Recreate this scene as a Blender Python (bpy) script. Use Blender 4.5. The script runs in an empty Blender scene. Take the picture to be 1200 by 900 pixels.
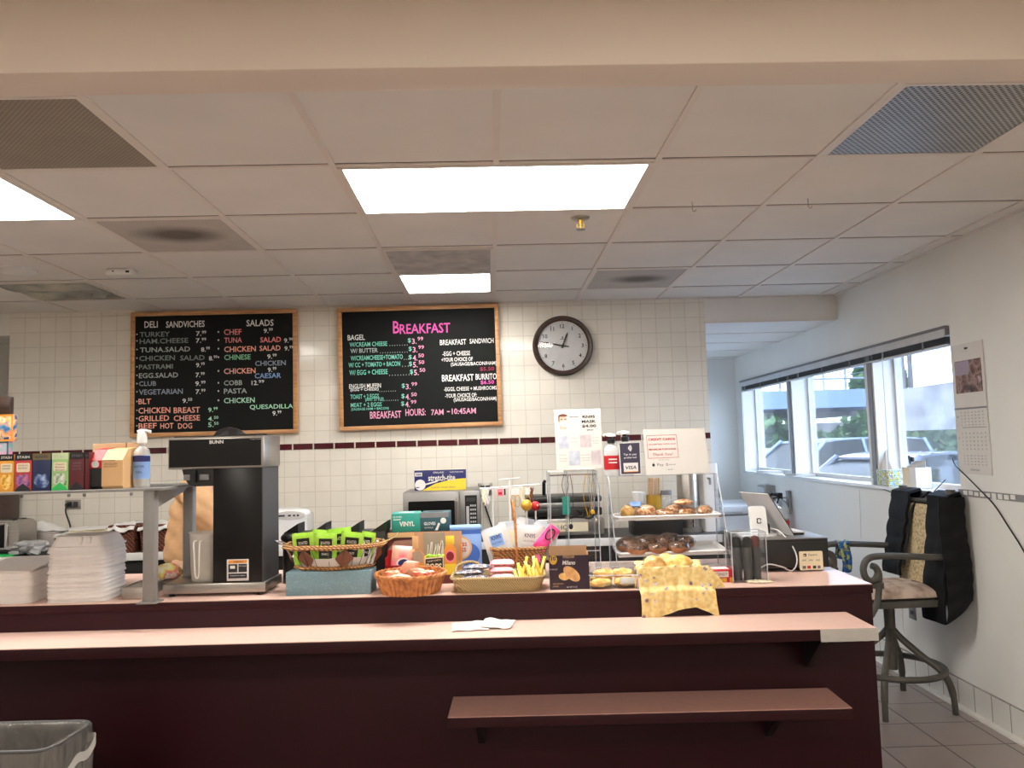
import bpy, bmesh, math, random, bisect
from mathutils import Vector, Matrix, Euler, noise
random.seed(7)
SC = bpy.context.scene
COL = SC.collection
PI = math.pi

# ------------------------------------------------------------------ camera, world, exposure
CZ = 1.525                       # eye height
FPX = 908.7                      # focal length in pixels of a 1200 x 900 frame
_p, _y, _r = .0782, .0282, -.0278
FWD = Vector((math.sin(_y)*math.cos(_p), math.cos(_y)*math.cos(_p), math.sin(_p)))
_rt = Vector((math.cos(_y), -math.sin(_y), 0)); _up = _rt.cross(FWD)
RGT = _rt*math.cos(_r) + _up*math.sin(_r)
UPV = -_rt*math.sin(_r) + _up*math.cos(_r)
cam = bpy.data.cameras.new('camera'); camo = bpy.data.objects.new('camera', cam); COL.objects.link(camo)
cam.sensor_width = 36; cam.lens = 36*FPX/1200; cam.clip_start = .05; cam.clip_end = 300
camo.matrix_world = Matrix(((RGT.x, UPV.x, -FWD.x, 0), (RGT.y, UPV.y, -FWD.y, 0), (RGT.z, UPV.z, -FWD.z, CZ), (0, 0, 0, 1)))
SC.camera = camo
SC.view_settings.view_transform = 'Standard'; SC.view_settings.look = 'None'
SC.view_settings.exposure = 0.0; SC.view_settings.gamma = 1; SC.view_settings.use_curve_mapping = False
try:
    SC.cycles.use_denoising = True
    SC.cycles.max_bounces = 10; SC.cycles.diffuse_bounces = 6; SC.cycles.transparent_max_bounces = 24
    SC.cycles.sample_clamp_indirect = 4
except Exception: pass
SKY_STRENGTH = 15.0
W = bpy.data.worlds.new('sky'); SC.world = W; W.use_nodes = True
_n = W.node_tree.nodes; _l = W.node_tree.links
_bg = _n['Background']; _bg.inputs['Strength'].default_value = SKY_STRENGTH
_tc = _n.new('ShaderNodeTexCoord'); _nz = _n.new('ShaderNodeTexNoise'); _nz.inputs['Scale'].default_value = 3
_cr = _n.new('ShaderNodeValToRGB'); _cr.color_ramp.elements[0].color = (.50, .68, 1, 1); _cr.color_ramp.elements[1].color = (.80, .88, 1, 1)
_cr.color_ramp.elements[0].position = .35; _cr.color_ramp.elements[1].position = .6
_l.new(_tc.outputs['Generated'], _nz.inputs['Vector']); _l.new(_nz.outputs['Fac'], _cr.inputs['Fac']); _l.new(_cr.outputs['Color'], _bg.inputs['Color'])
LAMP = 27.0          # ceiling troffers over the kitchen
LAMP_DINING = 27.0    # ceiling troffers of the seating side, behind the header

def at(px, py, y=None, z=None, wall=False):
    "point of the place seen at a spot of the 1200 x 900 photograph, at depth y or height z"
    d = FWD + RGT*((px-600)/FPX) - UPV*((py-450)/FPX)
    if wall: t = (WX0 - WXS*WY0)/(d.x - WXS*d.y)
    elif y is not None: t = y/d.y
    else: t = (z-CZ)/d.z
    return Vector((d.x*t, d.y*t, CZ+d.z*t))
WX0, WY0, WXS = 2.578, 3.574, .0183     # the window wall is very slightly out of square
def wall_x(y): return WX0 + WXS*(y-WY0)

# ------------------------------------------------------------------ materials
def lin(c):
    return tuple((v/255/12.92 if v/255 <= .04045 else ((v/255+.055)/1.055)**2.4) for v in c)
MATS = {}
def new_mat(name):
    m = bpy.data.materials.new(name); m.use_nodes = True
    nt = m.node_tree; b = nt.nodes['Principled BSDF']
    return m, nt, b
def link(nt, a, b): nt.links.new(a, b)
def tex_vec(nt, scale=(1, 1, 1), rot=(0, 0, 0), loc=(0, 0, 0)):
    tc = nt.nodes.new('ShaderNodeTexCoord'); mp = nt.nodes.new('ShaderNodeMapping')
    mp.inputs['Scale'].default_value = scale; mp.inputs['Rotation'].default_value = rot; mp.inputs['Location'].default_value = loc
    link(nt, tc.outputs['Object'], mp.inputs['Vector']); return mp.outputs['Vector']
def ramp(nt, fac, stops):
    r = nt.nodes.new('ShaderNodeValToRGB'); e = r.color_ramp.elements
    while len(e) < len(stops): e.new(.5)
    for el, (p, c) in zip(e, stops): el.position = p; el.color = tuple(c)+(1,)
    link(nt, fac, r.inputs['Fac']); return r.outputs['Color']
def bump(nt, b, h, strength=.3, dist=.002):
    n = nt.nodes.new('ShaderNodeBump'); n.inputs['Strength'].default_value = strength; n.inputs['Distance'].default_value = dist
    link(nt, h, n.inputs['Height']); link(nt, n.outputs['Normal'], b.inputs['Normal'])
def plain(name, rgb, rough=.5, metal=0, var=.06, scale=14, bmp=0, spec=.5, coat=0, sub=0, aniso=None):
    "colour with a little procedural unevenness"
    m, nt, b = new_mat(name); c = lin(rgb)
    n = nt.nodes.new('ShaderNodeTexNoise'); n.inputs['Scale'].default_value = scale; n.inputs['Detail'].default_value = 4
    link(nt, tex_vec(nt, aniso or (1, 1, 1)), n.inputs['Vector'])
    col = ramp(nt, n.outputs['Fac'], [(.3, tuple(max(0, v*(1-var)) for v in c)), (.7, tuple(min(1, v*(1+var)) for v in c))])
    link(nt, col, b.inputs['Base Color'])
    b.inputs['Roughness'].default_value = rough; b.inputs['Metallic'].default_value = metal
    b.inputs['Specular IOR Level'].default_value = spec; b.inputs['Coat Weight'].default_value = coat
    if sub: b.inputs['Subsurface Weight'].default_value = sub; b.inputs['Subsurface Radius'].default_value = (.01, .006, .004)
    if bmp: bump(nt, b, n.outputs['Fac'], bmp, .003)
    MATS[name] = m; return m
def emit(name, rgb, s):
    m, nt, b = new_mat(name); c = lin(rgb)
    b.inputs['Base Color'].default_value = c+(1,); b.inputs['Emission Color'].default_value = c+(1,); b.inputs['Emission Strength'].default_value = s
    MATS[name] = m; return m
def tiles(name, rgb, grout, w, h, gap, off=(0, 0), plane='xz', rough=.15, var=.03, bmp=.4, dist=.002, stagger=0, wav=0):
    m, nt, b = new_mat(name)
    tc = nt.nodes.new('ShaderNodeTexCoord'); sp = nt.nodes.new('ShaderNodeSeparateXYZ'); cb = nt.nodes.new('ShaderNodeCombineXYZ')
    link(nt, tc.outputs['Object'], sp.inputs[0])
    link(nt, sp.outputs[plane[0].upper()], cb.inputs[0]); link(nt, sp.outputs[plane[1].upper()], cb.inputs[1])
    mp = nt.nodes.new('ShaderNodeMapping'); mp.inputs['Location'].default_value = (off[0], off[1], 0); link(nt, cb.outputs[0], mp.inputs['Vector'])
    bt = nt.nodes.new('ShaderNodeTexBrick'); bt.offset = stagger; bt.squash = 1
    bt.inputs['Scale'].default_value = 1; bt.inputs['Brick Width'].default_value = w; bt.inputs['Row Height'].default_value = h
    bt.inputs['Mortar Size'].default_value = gap; bt.inputs['Mortar Smooth'].default_value = .3; bt.inputs['Bias'].default_value = 0
    c = lin(rgb)
    bt.inputs['Color1'].default_value = tuple(v*(1-var) for v in c)+(1,); bt.inputs['Color2'].default_value = tuple(min(1, v*(1+var)) for v in c)+(1,)
    bt.inputs['Mortar'].default_value = lin(grout)+(1,)
    link(nt, mp.outputs['Vector'], bt.inputs['Vector'])
    n = nt.nodes.new('ShaderNodeTexNoise'); n.inputs['Scale'].default_value = 5; n.inputs['Detail'].default_value = 5; link(nt, tc.outputs['Object'], n.inputs['Vector'])
    mx = nt.nodes.new('ShaderNodeMix'); mx.data_type = 'RGBA'; mx.blend_type = 'MULTIPLY'; mx.inputs['Factor'].default_value = .35
    link(nt, bt.outputs['Color'], mx.inputs['A']); link(nt, ramp(nt, n.outputs['Fac'], [(.3, (.8, .78, .76)), (.65, (1, 1, 1))]), mx.inputs['B'])
    link(nt, mx.outputs['Result'], b.inputs['Base Color'])
    b.inputs['Roughness'].default_value = rough
    inv = nt.nodes.new('ShaderNodeMath'); inv.operation = 'MULTIPLY_ADD'; inv.inputs[1].default_value = -1; link(nt, bt.outputs['Fac'], inv.inputs[0])
    if wav:
        n2 = nt.nodes.new('ShaderNodeTexNoise'); n2.inputs['Scale'].default_value = 9; link(nt, tc.outputs['Object'], n2.inputs['Vector'])
        m2 = nt.nodes.new('ShaderNodeMath'); m2.operation = 'MULTIPLY'; m2.inputs[1].default_value = wav; link(nt, n2.outputs['Fac'], m2.inputs[0]); link(nt, m2.outputs[0], inv.inputs[2])
    else: inv.inputs[2].default_value = 1
    bump(nt, b, inv.outputs[0], bmp, dist)
    MATS[name] = m; return m
def glassy(name, tint=(235, 240, 245), rough=.03, weight=.12, edge=.8):
    "thin clear sheet: mostly see-through, mirrors the room at grazing angles"
    m = bpy.data.materials.new(name); m.use_nodes = True; nt = m.node_tree
    for n in list(nt.nodes): nt.nodes.remove(n)
    o = nt.nodes.new('ShaderNodeOutputMaterial'); t = nt.nodes.new('ShaderNodeBsdfTransparent'); t.inputs[0].default_value = lin(tint)+(1,)
    g = nt.nodes.new('ShaderNodeBsdfGlossy'); g.inputs['Roughness'].default_value = rough
    lw = nt.nodes.new('ShaderNodeLayerWeight'); lw.inputs['Blend'].default_value = .25
    mr = nt.nodes.new('ShaderNodeMapRange'); mr.inputs['To Min'].default_value = weight*.5; mr.inputs['To Max'].default_value = edge
    link(nt, lw.outputs['Fresnel'], mr.inputs['Value'])
    mx = nt.nodes.new('ShaderNodeMixShader'); link(nt, mr.outputs[0], mx.inputs[0]); link(nt, t.outputs[0], mx.inputs[1]); link(nt, g.outputs[0], mx.inputs[2]); link(nt, mx.outputs[0], o.inputs[0])
    MATS[name] = m; return m
def milky(name, rgb, clear=.5, rough=.4):
    "thin translucent plastic"
    m, nt, b = new_mat(name); c = lin(rgb)
    n = nt.nodes.new('ShaderNodeTexNoise'); n.inputs['Scale'].default_value = 25; link(nt, tex_vec(nt), n.inputs['Vector'])
    link(nt, ramp(nt, n.outputs['Fac'], [(.3, tuple(v*.92 for v in c)), (.7, c)]), b.inputs['Base Color'])
    b.inputs['Roughness'].default_value = rough; b.inputs['Alpha'].default_value = 1-clear
    MATS[name] = m; return m
def wood(name, a, c, scale=(3, 30, 30), rough=.45):
    m, nt, b = new_mat(name)
    n = nt.nodes.new('ShaderNodeTexNoise'); n.inputs['Scale'].default_value = 2; n.inputs['Detail'].default_value = 6; n.inputs['Distortion'].default_value = .6
    link(nt, tex_vec(nt, scale), n.inputs['Vector'])
    link(nt, ramp(nt, n.outputs['Fac'], [(.35, lin(a)), (.65, lin(c))]), b.inputs['Base Color']); b.inputs['Roughness'].default_value = rough
    bump(nt, b, n.outputs['Fac'], .15, .001); MATS[name] = m; return m
def weave(name, a, c, sx=220, sz=260, rough=.6):
    "basket weave: two crossing waves drive colour and bump"
    m, nt, b = new_mat(name)
    def wv(dirn, s, dist):
        w = nt.nodes.new('ShaderNodeTexWave'); w.bands_direction = dirn; w.inputs['Scale'].default_value = s; w.inputs['Distortion'].default_value = dist; w.inputs['Detail'].default_value = 2
        link(nt, tex_vec(nt), w.inputs['Vector']); return w.outputs['Fac']
    m1 = nt.nodes.new('ShaderNodeMath'); m1.operation = 'MULTIPLY'
    link(nt, wv('Z', sz/6.28, 1.2), m1.inputs[0]); link(nt, wv('DIAGONAL', sx/6.28, 1.5), m1.inputs[1])
    link(nt, ramp(nt, m1.outputs[0], [(.05, lin(a)), (.6, lin(c))]), b.inputs['Base Color']); b.inputs['Roughness'].default_value = rough
    bump(nt, b, m1.outputs[0], .8, .004); MATS[name] = m; return m
def patchy(name, cols, scale=30, rough=.5, bmp=0, kind='noise'):
    "speckled mix of several colours (printed foil, floral cloth, baked crust ...)"
    m, nt, b = new_mat(name)
    if kind == 'voronoi':
        n = nt.nodes.new('ShaderNodeTexVoronoi'); n.inputs['Scale'].default_value = scale; fac = n.outputs['Color']
        sp = nt.nodes.new('ShaderNodeSeparateColor'); link(nt, fac, sp.inputs[0]); fac = sp.outputs[0]
    else:
        n = nt.nodes.new('ShaderNodeTexNoise'); n.inputs['Scale'].default_value = scale; n.inputs['Detail'].default_value = 6; fac = n.outputs['Fac']
    link(nt, tex_vec(nt), n.inputs['Vector'])
    lo, hi = (.33, .66) if kind == 'noise' else (.05, .95)
    k = len(cols)-1
    link(nt, ramp(nt, fac, [(lo+(hi-lo)*i/k, lin(c)) for i, c in enumerate(cols)]), b.inputs['Base Color'])
    b.inputs['Roughness'].default_value = rough
    if bmp: bump(nt, b, fac, bmp, .003)
    MATS[name] = m; return m
def perforated(name, rgb, hole, pitch=.016, blotch=None, rough=.35, metal=.3, rad=.36):
    "sheet with round holes on a staggered pitch; blotch = (x, y, rx, ry) soot stain"
    m, nt, b = new_mat(name)
    tc = nt.nodes.new('ShaderNodeTexCoord'); mp = nt.nodes.new('ShaderNodeMapping'); mp.inputs['Scale'].default_value = (1/pitch, 1/pitch, 0); mp.inputs['Rotation'].default_value = (0, 0, PI/4)
    link(nt, tc.outputs['Object'], mp.inputs['Vector'])
    fr = nt.nodes.new('ShaderNodeVectorMath'); fr.operation = 'FRACTION'; link(nt, mp.outputs[0], fr.inputs[0])
    sb = nt.nodes.new('ShaderNodeVectorMath'); sb.operation = 'DISTANCE'; sb.inputs[1].default_value = (.5, .5, 0); link(nt, fr.outputs[0], sb.inputs[0])
    lt = nt.nodes.new('ShaderNodeMath'); lt.operation = 'LESS_THAN'; lt.inputs[1].default_value = rad; link(nt, sb.outputs['Value'], lt.inputs[0])
    n = nt.nodes.new('ShaderNodeTexNoise'); n.inputs['Scale'].default_value = 7; n.inputs['Detail'].default_value = 5; link(nt, tc.outputs['Object'], n.inputs['Vector'])
    c = lin(rgb); base = ramp(nt, n.outputs['Fac'], [(.3, tuple(v*.82 for v in c)), (.7, c)])
    mx = nt.nodes.new('ShaderNodeMix'); mx.data_type = 'RGBA'; link(nt, lt.outputs[0], mx.inputs['Factor']); link(nt, base, mx.inputs['A']); mx.inputs['B'].default_value = lin(hole)+(1,)
    out = mx.outputs['Result']
    if blotch:
        mp2 = nt.nodes.new('ShaderNodeMapping'); mp2.inputs['Location'].default_value = (-blotch[0]/blotch[2], -blotch[1]/blotch[3], 0); mp2.inputs['Scale'].default_value = (1/blotch[2], 1/blotch[3], 0)
        link(nt, tc.outputs['Object'], mp2.inputs['Vector'])
        ln = nt.nodes.new('ShaderNodeVectorMath'); ln.operation = 'LENGTH'; link(nt, mp2.outputs[0], ln.inputs[0])
        f = ramp(nt, ln.outputs['Value'], [(.35, (.22, .20, .18)), (1.0, (1, 1, 1))])
        m3 = nt.nodes.new('ShaderNodeMix'); m3.data_type = 'RGBA'; m3.blend_type = 'MULTIPLY'; m3.inputs['Factor'].default_value = 1; link(nt, out, m3.inputs['A']); link(nt, f, m3.inputs['B']); out = m3.outputs['Result']
    link(nt, out, b.inputs['Base Color']); b.inputs['Roughness'].default_value = rough; b.inputs['Metallic'].default_value = metal
    MATS[name] = m; return m

M = MATS
plain('white_paint', (226, 224, 218), .55, var=.025, scale=2.5, bmp=.03)
plain('header_paint', (222, 208, 194), .6, var=.02, scale=2.5)
plain('ceiling_board', (226, 222, 216), .9, var=.035, scale=3, bmp=.12)
plain('grid_metal', (222, 214, 206), .5, var=.02)
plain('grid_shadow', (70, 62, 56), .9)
plain('maroon_laminate', (40, 4, 13), .5, var=.10, scale=4, spec=.22)
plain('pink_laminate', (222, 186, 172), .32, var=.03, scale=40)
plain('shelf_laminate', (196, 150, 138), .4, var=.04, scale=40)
plain('black', (14, 14, 15), .4); plain('black_gloss', (7, 7, 8), .3, spec=.3); plain('black_cloth', (16, 17, 21), .75, bmp=.3, scale=60)
plain('white', (230, 228, 224), .4, var=.02); plain('white_gloss', (240, 240, 240), .2, var=.02); plain('white_foam', (232, 226, 222), .75, var=.03, scale=30, bmp=.1)
plain('paper', (210, 206, 200), .7, var=.02); plain('steel', (168, 164, 158), .3, metal=.9, var=.06, scale=6, aniso=(1, 1, 30))
plain('steel_dull', (150, 148, 146), .4, metal=.75, var=.06, scale=8); plain('chrome', (210, 210, 212), .12, metal=1)
plain('grey_plastic', (120, 120, 122), .45); plain('dark_grey', (58, 57, 58), .5); plain('light_grey', (190, 190, 192), .45)
plain('shelf_grey', (128, 126, 124), .4, var=.04)
plain('red', (180, 22, 30), .5); plain('dark_red', (120, 18, 26), .4); plain('pink', (236, 132, 150), .45); plain('hot_pink', (226, 40, 130), .4)
plain('orange', (226, 148, 48), .4); plain('yellow', (240, 208, 60), .45); plain('gold', (208, 164, 60), .35, metal=.4)
plain('green', (40, 180, 90), .4); plain('lime', (150, 200, 50), .35); plain('teal', (38, 142, 128), .45); plain('dark_teal', (44, 84, 92), .45)
plain('navy', (28, 32, 96), .35); plain('blue', (58, 104, 190), .4); plain('light_blue', (130, 168, 224), .4)
plain('tan_card', (190, 150, 112), .7, var=.06); plain('kraft', (214, 172, 122), .6, var=.05); plain('brown', (104, 62, 40), .6); plain('red_brown', (92, 34, 28), .55)
plain('cream', (236, 222, 190), .6); plain('ink', (30, 30, 34), .6); plain('grey_ink', (104, 102, 106), .7); plain('pale_grey', (214, 212, 210), .7)
plain('chalk_black', (15, 17, 16), .7, var=.15, scale=5, spec=.2)
wood('oak_frame', (176, 124, 78), (206, 156, 106)); wood('dark_wood', (44, 28, 22), (66, 44, 34), rough=.3); wood('stick_wood', (196, 160, 120), (220, 188, 150))
weave('wicker', (128, 84, 44), (212, 164, 104)); weave('wicker_tan', (150, 124, 78), (222, 200, 150), 420, 480); weave('wicker_red', (66, 30, 20), (150, 84, 56), 150, 190); patchy('wicker_brown', [(134, 78, 34), (176, 112, 58), (196, 134, 74)], 40, .5)
glassy('acrylic', (253, 254, 255), .03, .05, .40); milky('acrylic_edge', (226, 232, 238), .45, .15); glassy('window_glass', (238, 243, 248), .02, .10, .7); glassy('clear_plastic', (252, 253, 253), .16, .08, .4)
milky('milky', (240, 236, 228), .55); milky('bag_film', (150, 146, 140), .52, .25); milky('thin_film', (240, 242, 242), .62, .15)
_nt = M['bag_film'].node_tree; _nn = _nt.nodes.new('ShaderNodeTexNoise'); _nn.inputs['Scale'].default_value = 9; _nn.inputs['Detail'].default_value = 5; _nn.inputs['Distortion'].default_value = 1.5
link(_nt, tex_vec(_nt, (1, 1, .35)), _nn.inputs['Vector']); bump(_nt, _nt.nodes['Principled BSDF'], _nn.outputs['Fac'], 1, .05)
tiles('floor_tile', (150, 138, 132), (70, 62, 60), .3048, .3048, .005, plane='xy', rough=.35, var=.05, bmp=.25)
tiles('cove_tile', (226, 224, 218), (150, 146, 140), .152, .152, .004, plane='yz', rough=.25, bmp=.5)

# ------------------------------------------------------------------ mesh building
class MB:
    "collects shapes (vertices, faces, material slots) that become ONE mesh object"
    def __init__(s): s.v = []; s.f = []; s.mi = []; s.mats = []; s.cur = 0; s.X = Matrix()
    def mat(s, m):
        m = M[m] if isinstance(m, str) else m
        if m not in s.mats: s.mats.append(m)
        s.cur = s.mats.index(m); return s
    def xf(s, mtx=None): s.X = mtx or Matrix(); return s
    def add(s, vs, fs):
        o = len(s.v); s.v += [s.X @ Vector(p) for p in vs]
        for q in fs: s.f.append([o+i for i in q]); s.mi.append(s.cur)
        return s
    def box(s, c, size, rot=None, bev=0, seg=2, taper=1):
        bm = bmesh.new(); bmesh.ops.create_cube(bm, size=1)
        for v in bm.verts:
            k = taper if v.co.z > 0 else 1
            v.co = Vector((v.co.x*size[0]*k, v.co.y*size[1]*k, v.co.z*size[2]))
        if bev: bmesh.ops.bevel(bm, geom=bm.edges[:], offset=min(bev, min(size)*.49), segments=seg, affect='EDGES', profile=.5)
        r = (Euler(rot).to_matrix() if rot else Matrix.Identity(3))
        bm.verts.index_update()
        s.add([r @ v.co + Vector(c) for v in bm.verts], [[v.index for v in f.verts] for f in bm.faces]); bm.free(); return s
    def b2(s, a, b, bev=0, seg=2):
        return s.box([(a[i]+b[i])/2 for i in range(3)], [abs(b[i]-a[i]) for i in range(3)], None, bev, seg)
    def lathe(s, prof, c=(0, 0, 0), n=24, sx=1, sy=1, rot=None, caps=False):
        r = Euler(rot).to_matrix() if rot else Matrix.Identity(3); vs = []; fs = []
        for (rad, z) in prof:
            for i in range(n):
                a = 2*PI*i/n; vs.append(r @ Vector((rad*math.cos(a)*sx, rad*math.sin(a)*sy, z)) + Vector(c))
        for k in range(len(prof)-1):
            for i in range(n): j = (i+1) % n; fs.append([k*n+i, k*n+j, (k+1)*n+j, (k+1)*n+i])
        if caps: fs.append(list(range(n))[::-1]); fs.append([(len(prof)-1)*n+i for i in range(n)])
        return s.add(vs, fs)
    def cyl(s, p0, p1, r0, r1=None, n=16):
        p0 = Vector(p0); p1 = Vector(p1); d = p1-p0; q = d.to_track_quat('Z', 'Y').to_matrix(); r1 = r0 if r1 is None else r1
        vs = [q @ Vector((r0*math.cos(2*PI*i/n), r0*math.sin(2*PI*i/n), 0))+p0 for i in range(n)] + [q @ Vector((r1*math.cos(2*PI*i/n), r1*math.sin(2*PI*i/n), 0))+p1 for i in range(n)]
        return s.add(vs, [[i, (i+1) % n, n+(i+1) % n, n+i] for i in range(n)] + [list(range(n))[::-1], list(range(n, 2*n))])
    def tube(s, pts, r, n=8, closed=False, flat=1):
        pts = [Vector(p) for p in pts]; m = len(pts); vs = []; fs = []; up = None
        for i, p in enumerate(pts):
            if closed: d = pts[(i+1) % m]-pts[i-1]
            else: d = pts[min(i+1, m-1)]-pts[max(i-1, 0)]
            d.normalize()
            if up is None: up = Vector((0, 0, 1)) if abs(d.z) < .9 else Vector((1, 0, 0))
            a = d.cross(up); a.normalize(); b = a.cross(d); b.normalize(); up = b
            rr = r[i] if isinstance(r, (list, tuple)) else r
            for k in range(n): t = 2*PI*k/n; vs.append(p + a*rr*math.cos(t) + b*rr*flat*math.sin(t))
        for i in range(m if closed else m-1):
            j = (i+1) % m
            for k in range(n): l = (k+1) % n; fs.append([i*n+k, i*n+l, j*n+l, j*n+k])
        if not closed: fs.append(list(range(n))[::-1]); fs.append([(m-1)*n+k for k in range(n)])
        return s.add(vs, fs)
    def prism(s, poly, a, b, axis='y'):
        "extrude a 2-D outline from a to b along an axis"
        n = len(poly)
        def P(q, t): return {'y': (q[0], t, q[1]), 'x': (t, q[0], q[1]), 'z': (q[0], q[1], t)}[axis]
        return s.add([P(q, a) for q in poly]+[P(q, b) for q in poly], [list(range(n))[::-1], list(range(n, 2*n))]+[[i, (i+1) % n, n+(i+1) % n, n+i] for i in range(n)])
    def grid(s, fn, nu, nv, thick=0, closed=False):
        "surface fn(u, v), u and v in 0..1; thick gives it a back side"
        vs = [Vector(fn(i/nu, j/nv)) for j in range(nv+1) for i in range(nu+1)]; w = nu+1
        fs = [[j*w+i, j*w+i+1, (j+1)*w+i+1, (j+1)*w+i] for j in range(nv) for i in range(nu)]
        if not thick: return s.add(vs, fs)
        nr = [Vector() for _ in vs]
        for q in fs:
            a = (vs[q[2]]-vs[q[0]]).cross(vs[q[3]]-vs[q[1]])
            for i in q: nr[i] += a
        k = len(vs); back = [p-(n.normalized()*thick if n.length else n) for p, n in zip(vs, nr)]
        f2 = [[k+i for i in q][::-1] for q in fs]
        bd = [j*w for j in range(nv+1)]
        e = [(i, i+1) for i in range(nu)]+[((j*w)+nu, (j+1)*w+nu) for j in range(nv)]+[(nv*w+i+1, nv*w+i) for i in range(nu)]+[((j+1)*w, j*w) for j in range(nv)]
        return s.add(vs+back, fs+f2+[[b, a, k+a, k+b] for a, b in e])
    def ball(s, c, r, n=12, m=8, sx=1, sy=1, sz=1, jit=0, seed=0, rot=None):
        R = Euler(rot).to_matrix() if rot else Matrix.Identity(3); vs = []; fs = []
        for j in range(m+1):
            t = PI*j/m
            for i in range(n):
                a = 2*PI*i/n; d = Vector((math.sin(t)*math.cos(a), math.sin(t)*math.sin(a), math.cos(t)))
                k = r*(1+jit*noise.noise(d*2.2+Vector((seed*3.1, seed*1.7, seed)))) if jit else r
                vs.append(R @ Vector((d.x*k*sx, d.y*k*sy, d.z*k*sz))+Vector(c))
        for j in range(m):
            for i in range(n): l = (i+1) % n; fs.append([j*n+i, (j+1)*n+i, (j+1)*n+l, j*n+l])
        return s.add(vs, fs)
    def text(s, txt, o, xd, yd, w=None, h=.02, depth=.0006, align='C', shear=0, bold=0):
        "lettering centred at o; xd, yd = reading direction and up direction; w squeezes it to a width"
        key = (txt, shear, bold)
        if key not in TXT:
            c = bpy.data.curves.new('t', 'FONT'); c.body = txt; c.size = 1; c.resolution_u = 2; c.shear = shear; c.offset = bold
            ob = bpy.data.objects.new('t', c); COL.objects.link(ob); dg = bpy.context.evaluated_depsgraph_get()
            me = bpy.data.meshes.new_from_object(ob.evaluated_get(dg))
            TXT[key] = ([v.co.copy() for v in me.vertices], [list(p.vertices) for p in me.polygons])
            bpy.data.objects.remove(ob); bpy.data.curves.remove(c); bpy.data.meshes.remove(me)
        vs, fs = TXT[key]
        if not vs: return s
        x0 = min(v.x for v in vs); x1 = max(v.x for v in vs); y0 = min(v.y for v in vs); y1 = max(v.y for v in vs)
        ky = h/max(1e-6, y1-y0); kx = (w/(x1-x0)) if w else ky
        cx = {'C': (x0+x1)/2, 'L': x0, 'R': x1}[align]; xd = Vector(xd).normalized(); yd = Vector(yd).normalized(); nn = xd.cross(yd); o = Vector(o)+nn*depth
        return s.add([o+xd*((v.x-cx)*kx)+yd*((v.y-(y0+y1)/2)*ky) for v in vs], fs)
    def done(s, name, mat=None, parent=None, loc=None, smooth=35, rz=0):
        me = bpy.data.meshes.new(name)
        me.from_pydata([tuple(p) for p in s.v], [], s.f)
        mats = s.mats if s.mats else [M[mat] if isinstance(mat, str) else mat]
        for m in mats: me.materials.append(m)
        if s.mats: me.polygons.foreach_set('material_index', s.mi)
        bm = bmesh.new(); bm.from_mesh(me); bmesh.ops.recalc_face_normals(bm, faces=bm.faces[:]); bm.to_mesh(me); bm.free()
        if smooth: 
            me.polygons.foreach_set('use_smooth', [True]*len(me.polygons)); me.set_sharp_from_angle(angle=math.radians(smooth))
        me.update()
        o = bpy.data.objects.new(name, me); COL.objects.link(o)
        if parent: o.parent = parent
        if loc is not None: o.location = loc
        o.rotation_euler.z = rz
        return o
TXT = {}
def tag(o, label, cat, group=None, kind=None):
    o['label'] = label; o['category'] = cat
    if group: o['group'] = group
    if kind: o['kind'] = kind
    return o
def thing(name, label, cat, loc=(0, 0, 0), rz=0, group=None, rot=None):
    o = bpy.data.objects.new(name, None); o.empty_display_size = .05; COL.objects.link(o); o.location = loc
    o.rotation_euler = rot if rot else (0, 0, rz)
    return tag(o, label, cat, group)
def struct(mb, name, mat=None, loc=None, label=None, rz=0, smooth=35):
    o = mb.done(name, mat, None, loc, smooth, rz); o['kind'] = 'structure'
    if label: o['label'] = label
    return o
def solo(mb, name, label, cat, mat=None, loc=None, group=None, rz=0, smooth=35):
    return tag(mb.done(name, mat, None, loc, smooth, rz), label, cat, group)
def dup(root, loc, rz=None, label=None, rot=None):
    "copy of a thing with copies of its parts and sub-parts"
    r = root.copy(); COL.objects.link(r); r.location = loc
    if rz is not None: r.rotation_euler = (0, 0, rz)
    if rot: r.rotation_euler = rot
    if label: r['label'] = label
    for ch in list(root.children):
        c = ch.copy(); COL.objects.link(c); c.parent = r
        for g in list(ch.children):
            d = g.copy(); COL.objects.link(d); d.parent = c
    return r
XD, ZD, YD = Vector((1, 0, 0)), Vector((0, 0, 1)), Vector((0, 1, 0))
def rr(w, h, r, n=5):
    "rounded rectangle outline centred on 0"
    return [(sx*(w/2-r)+r*math.cos(a0+PI/2*i/n), sy*(h/2-r)+r*math.sin(a0+PI/2*i/n)) for sx, sy, a0 in ((1, 1, 0), (-1, 1, PI/2), (-1, -1, PI), (1, -1, 1.5*PI)) for i in range(n+1)]
def arc(c, r, a0, a1, n, f): return [f(c, r, a0+(a1-a0)*i/n) for i in range(n+1)]
def smooth_path(p, k=6):
    "Catmull-Rom through the points"
    p = [Vector(q) for q in p]; out = []
    for i in range(len(p)-1):
        a, b, c, d = p[max(i-1, 0)], p[i], p[i+1], p[min(i+2, len(p)-1)]
        for j in range(k):
            t = j/k; out.append(.5*((2*b)+(c-a)*t+(2*a-5*b+4*c-d)*t*t+(3*b-a-3*c+d)*t**3))
    return out+[p[-1]]

# ------------------------------------------------------------------ the setting
CEIL = 2.583; WY = 5.70; CELL = .6096; GX, GY = .0437, 2.8311
def gx(i): return GX+i*CELL
def gy(j): return GY+j*CELL
XL = -5.2; YB = -4.2; YA = 8.35          # left side of the room, rear of the seating side, back of the alcove
# floor
m = MB(); m.b2((-8, -9, -.12), (1.4, 6, 0))
struct(m, 'floor', 'floor_tile', (1.8655, 3.870, 0), 'brown ceramic tile floor', rz=-.0222)
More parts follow.
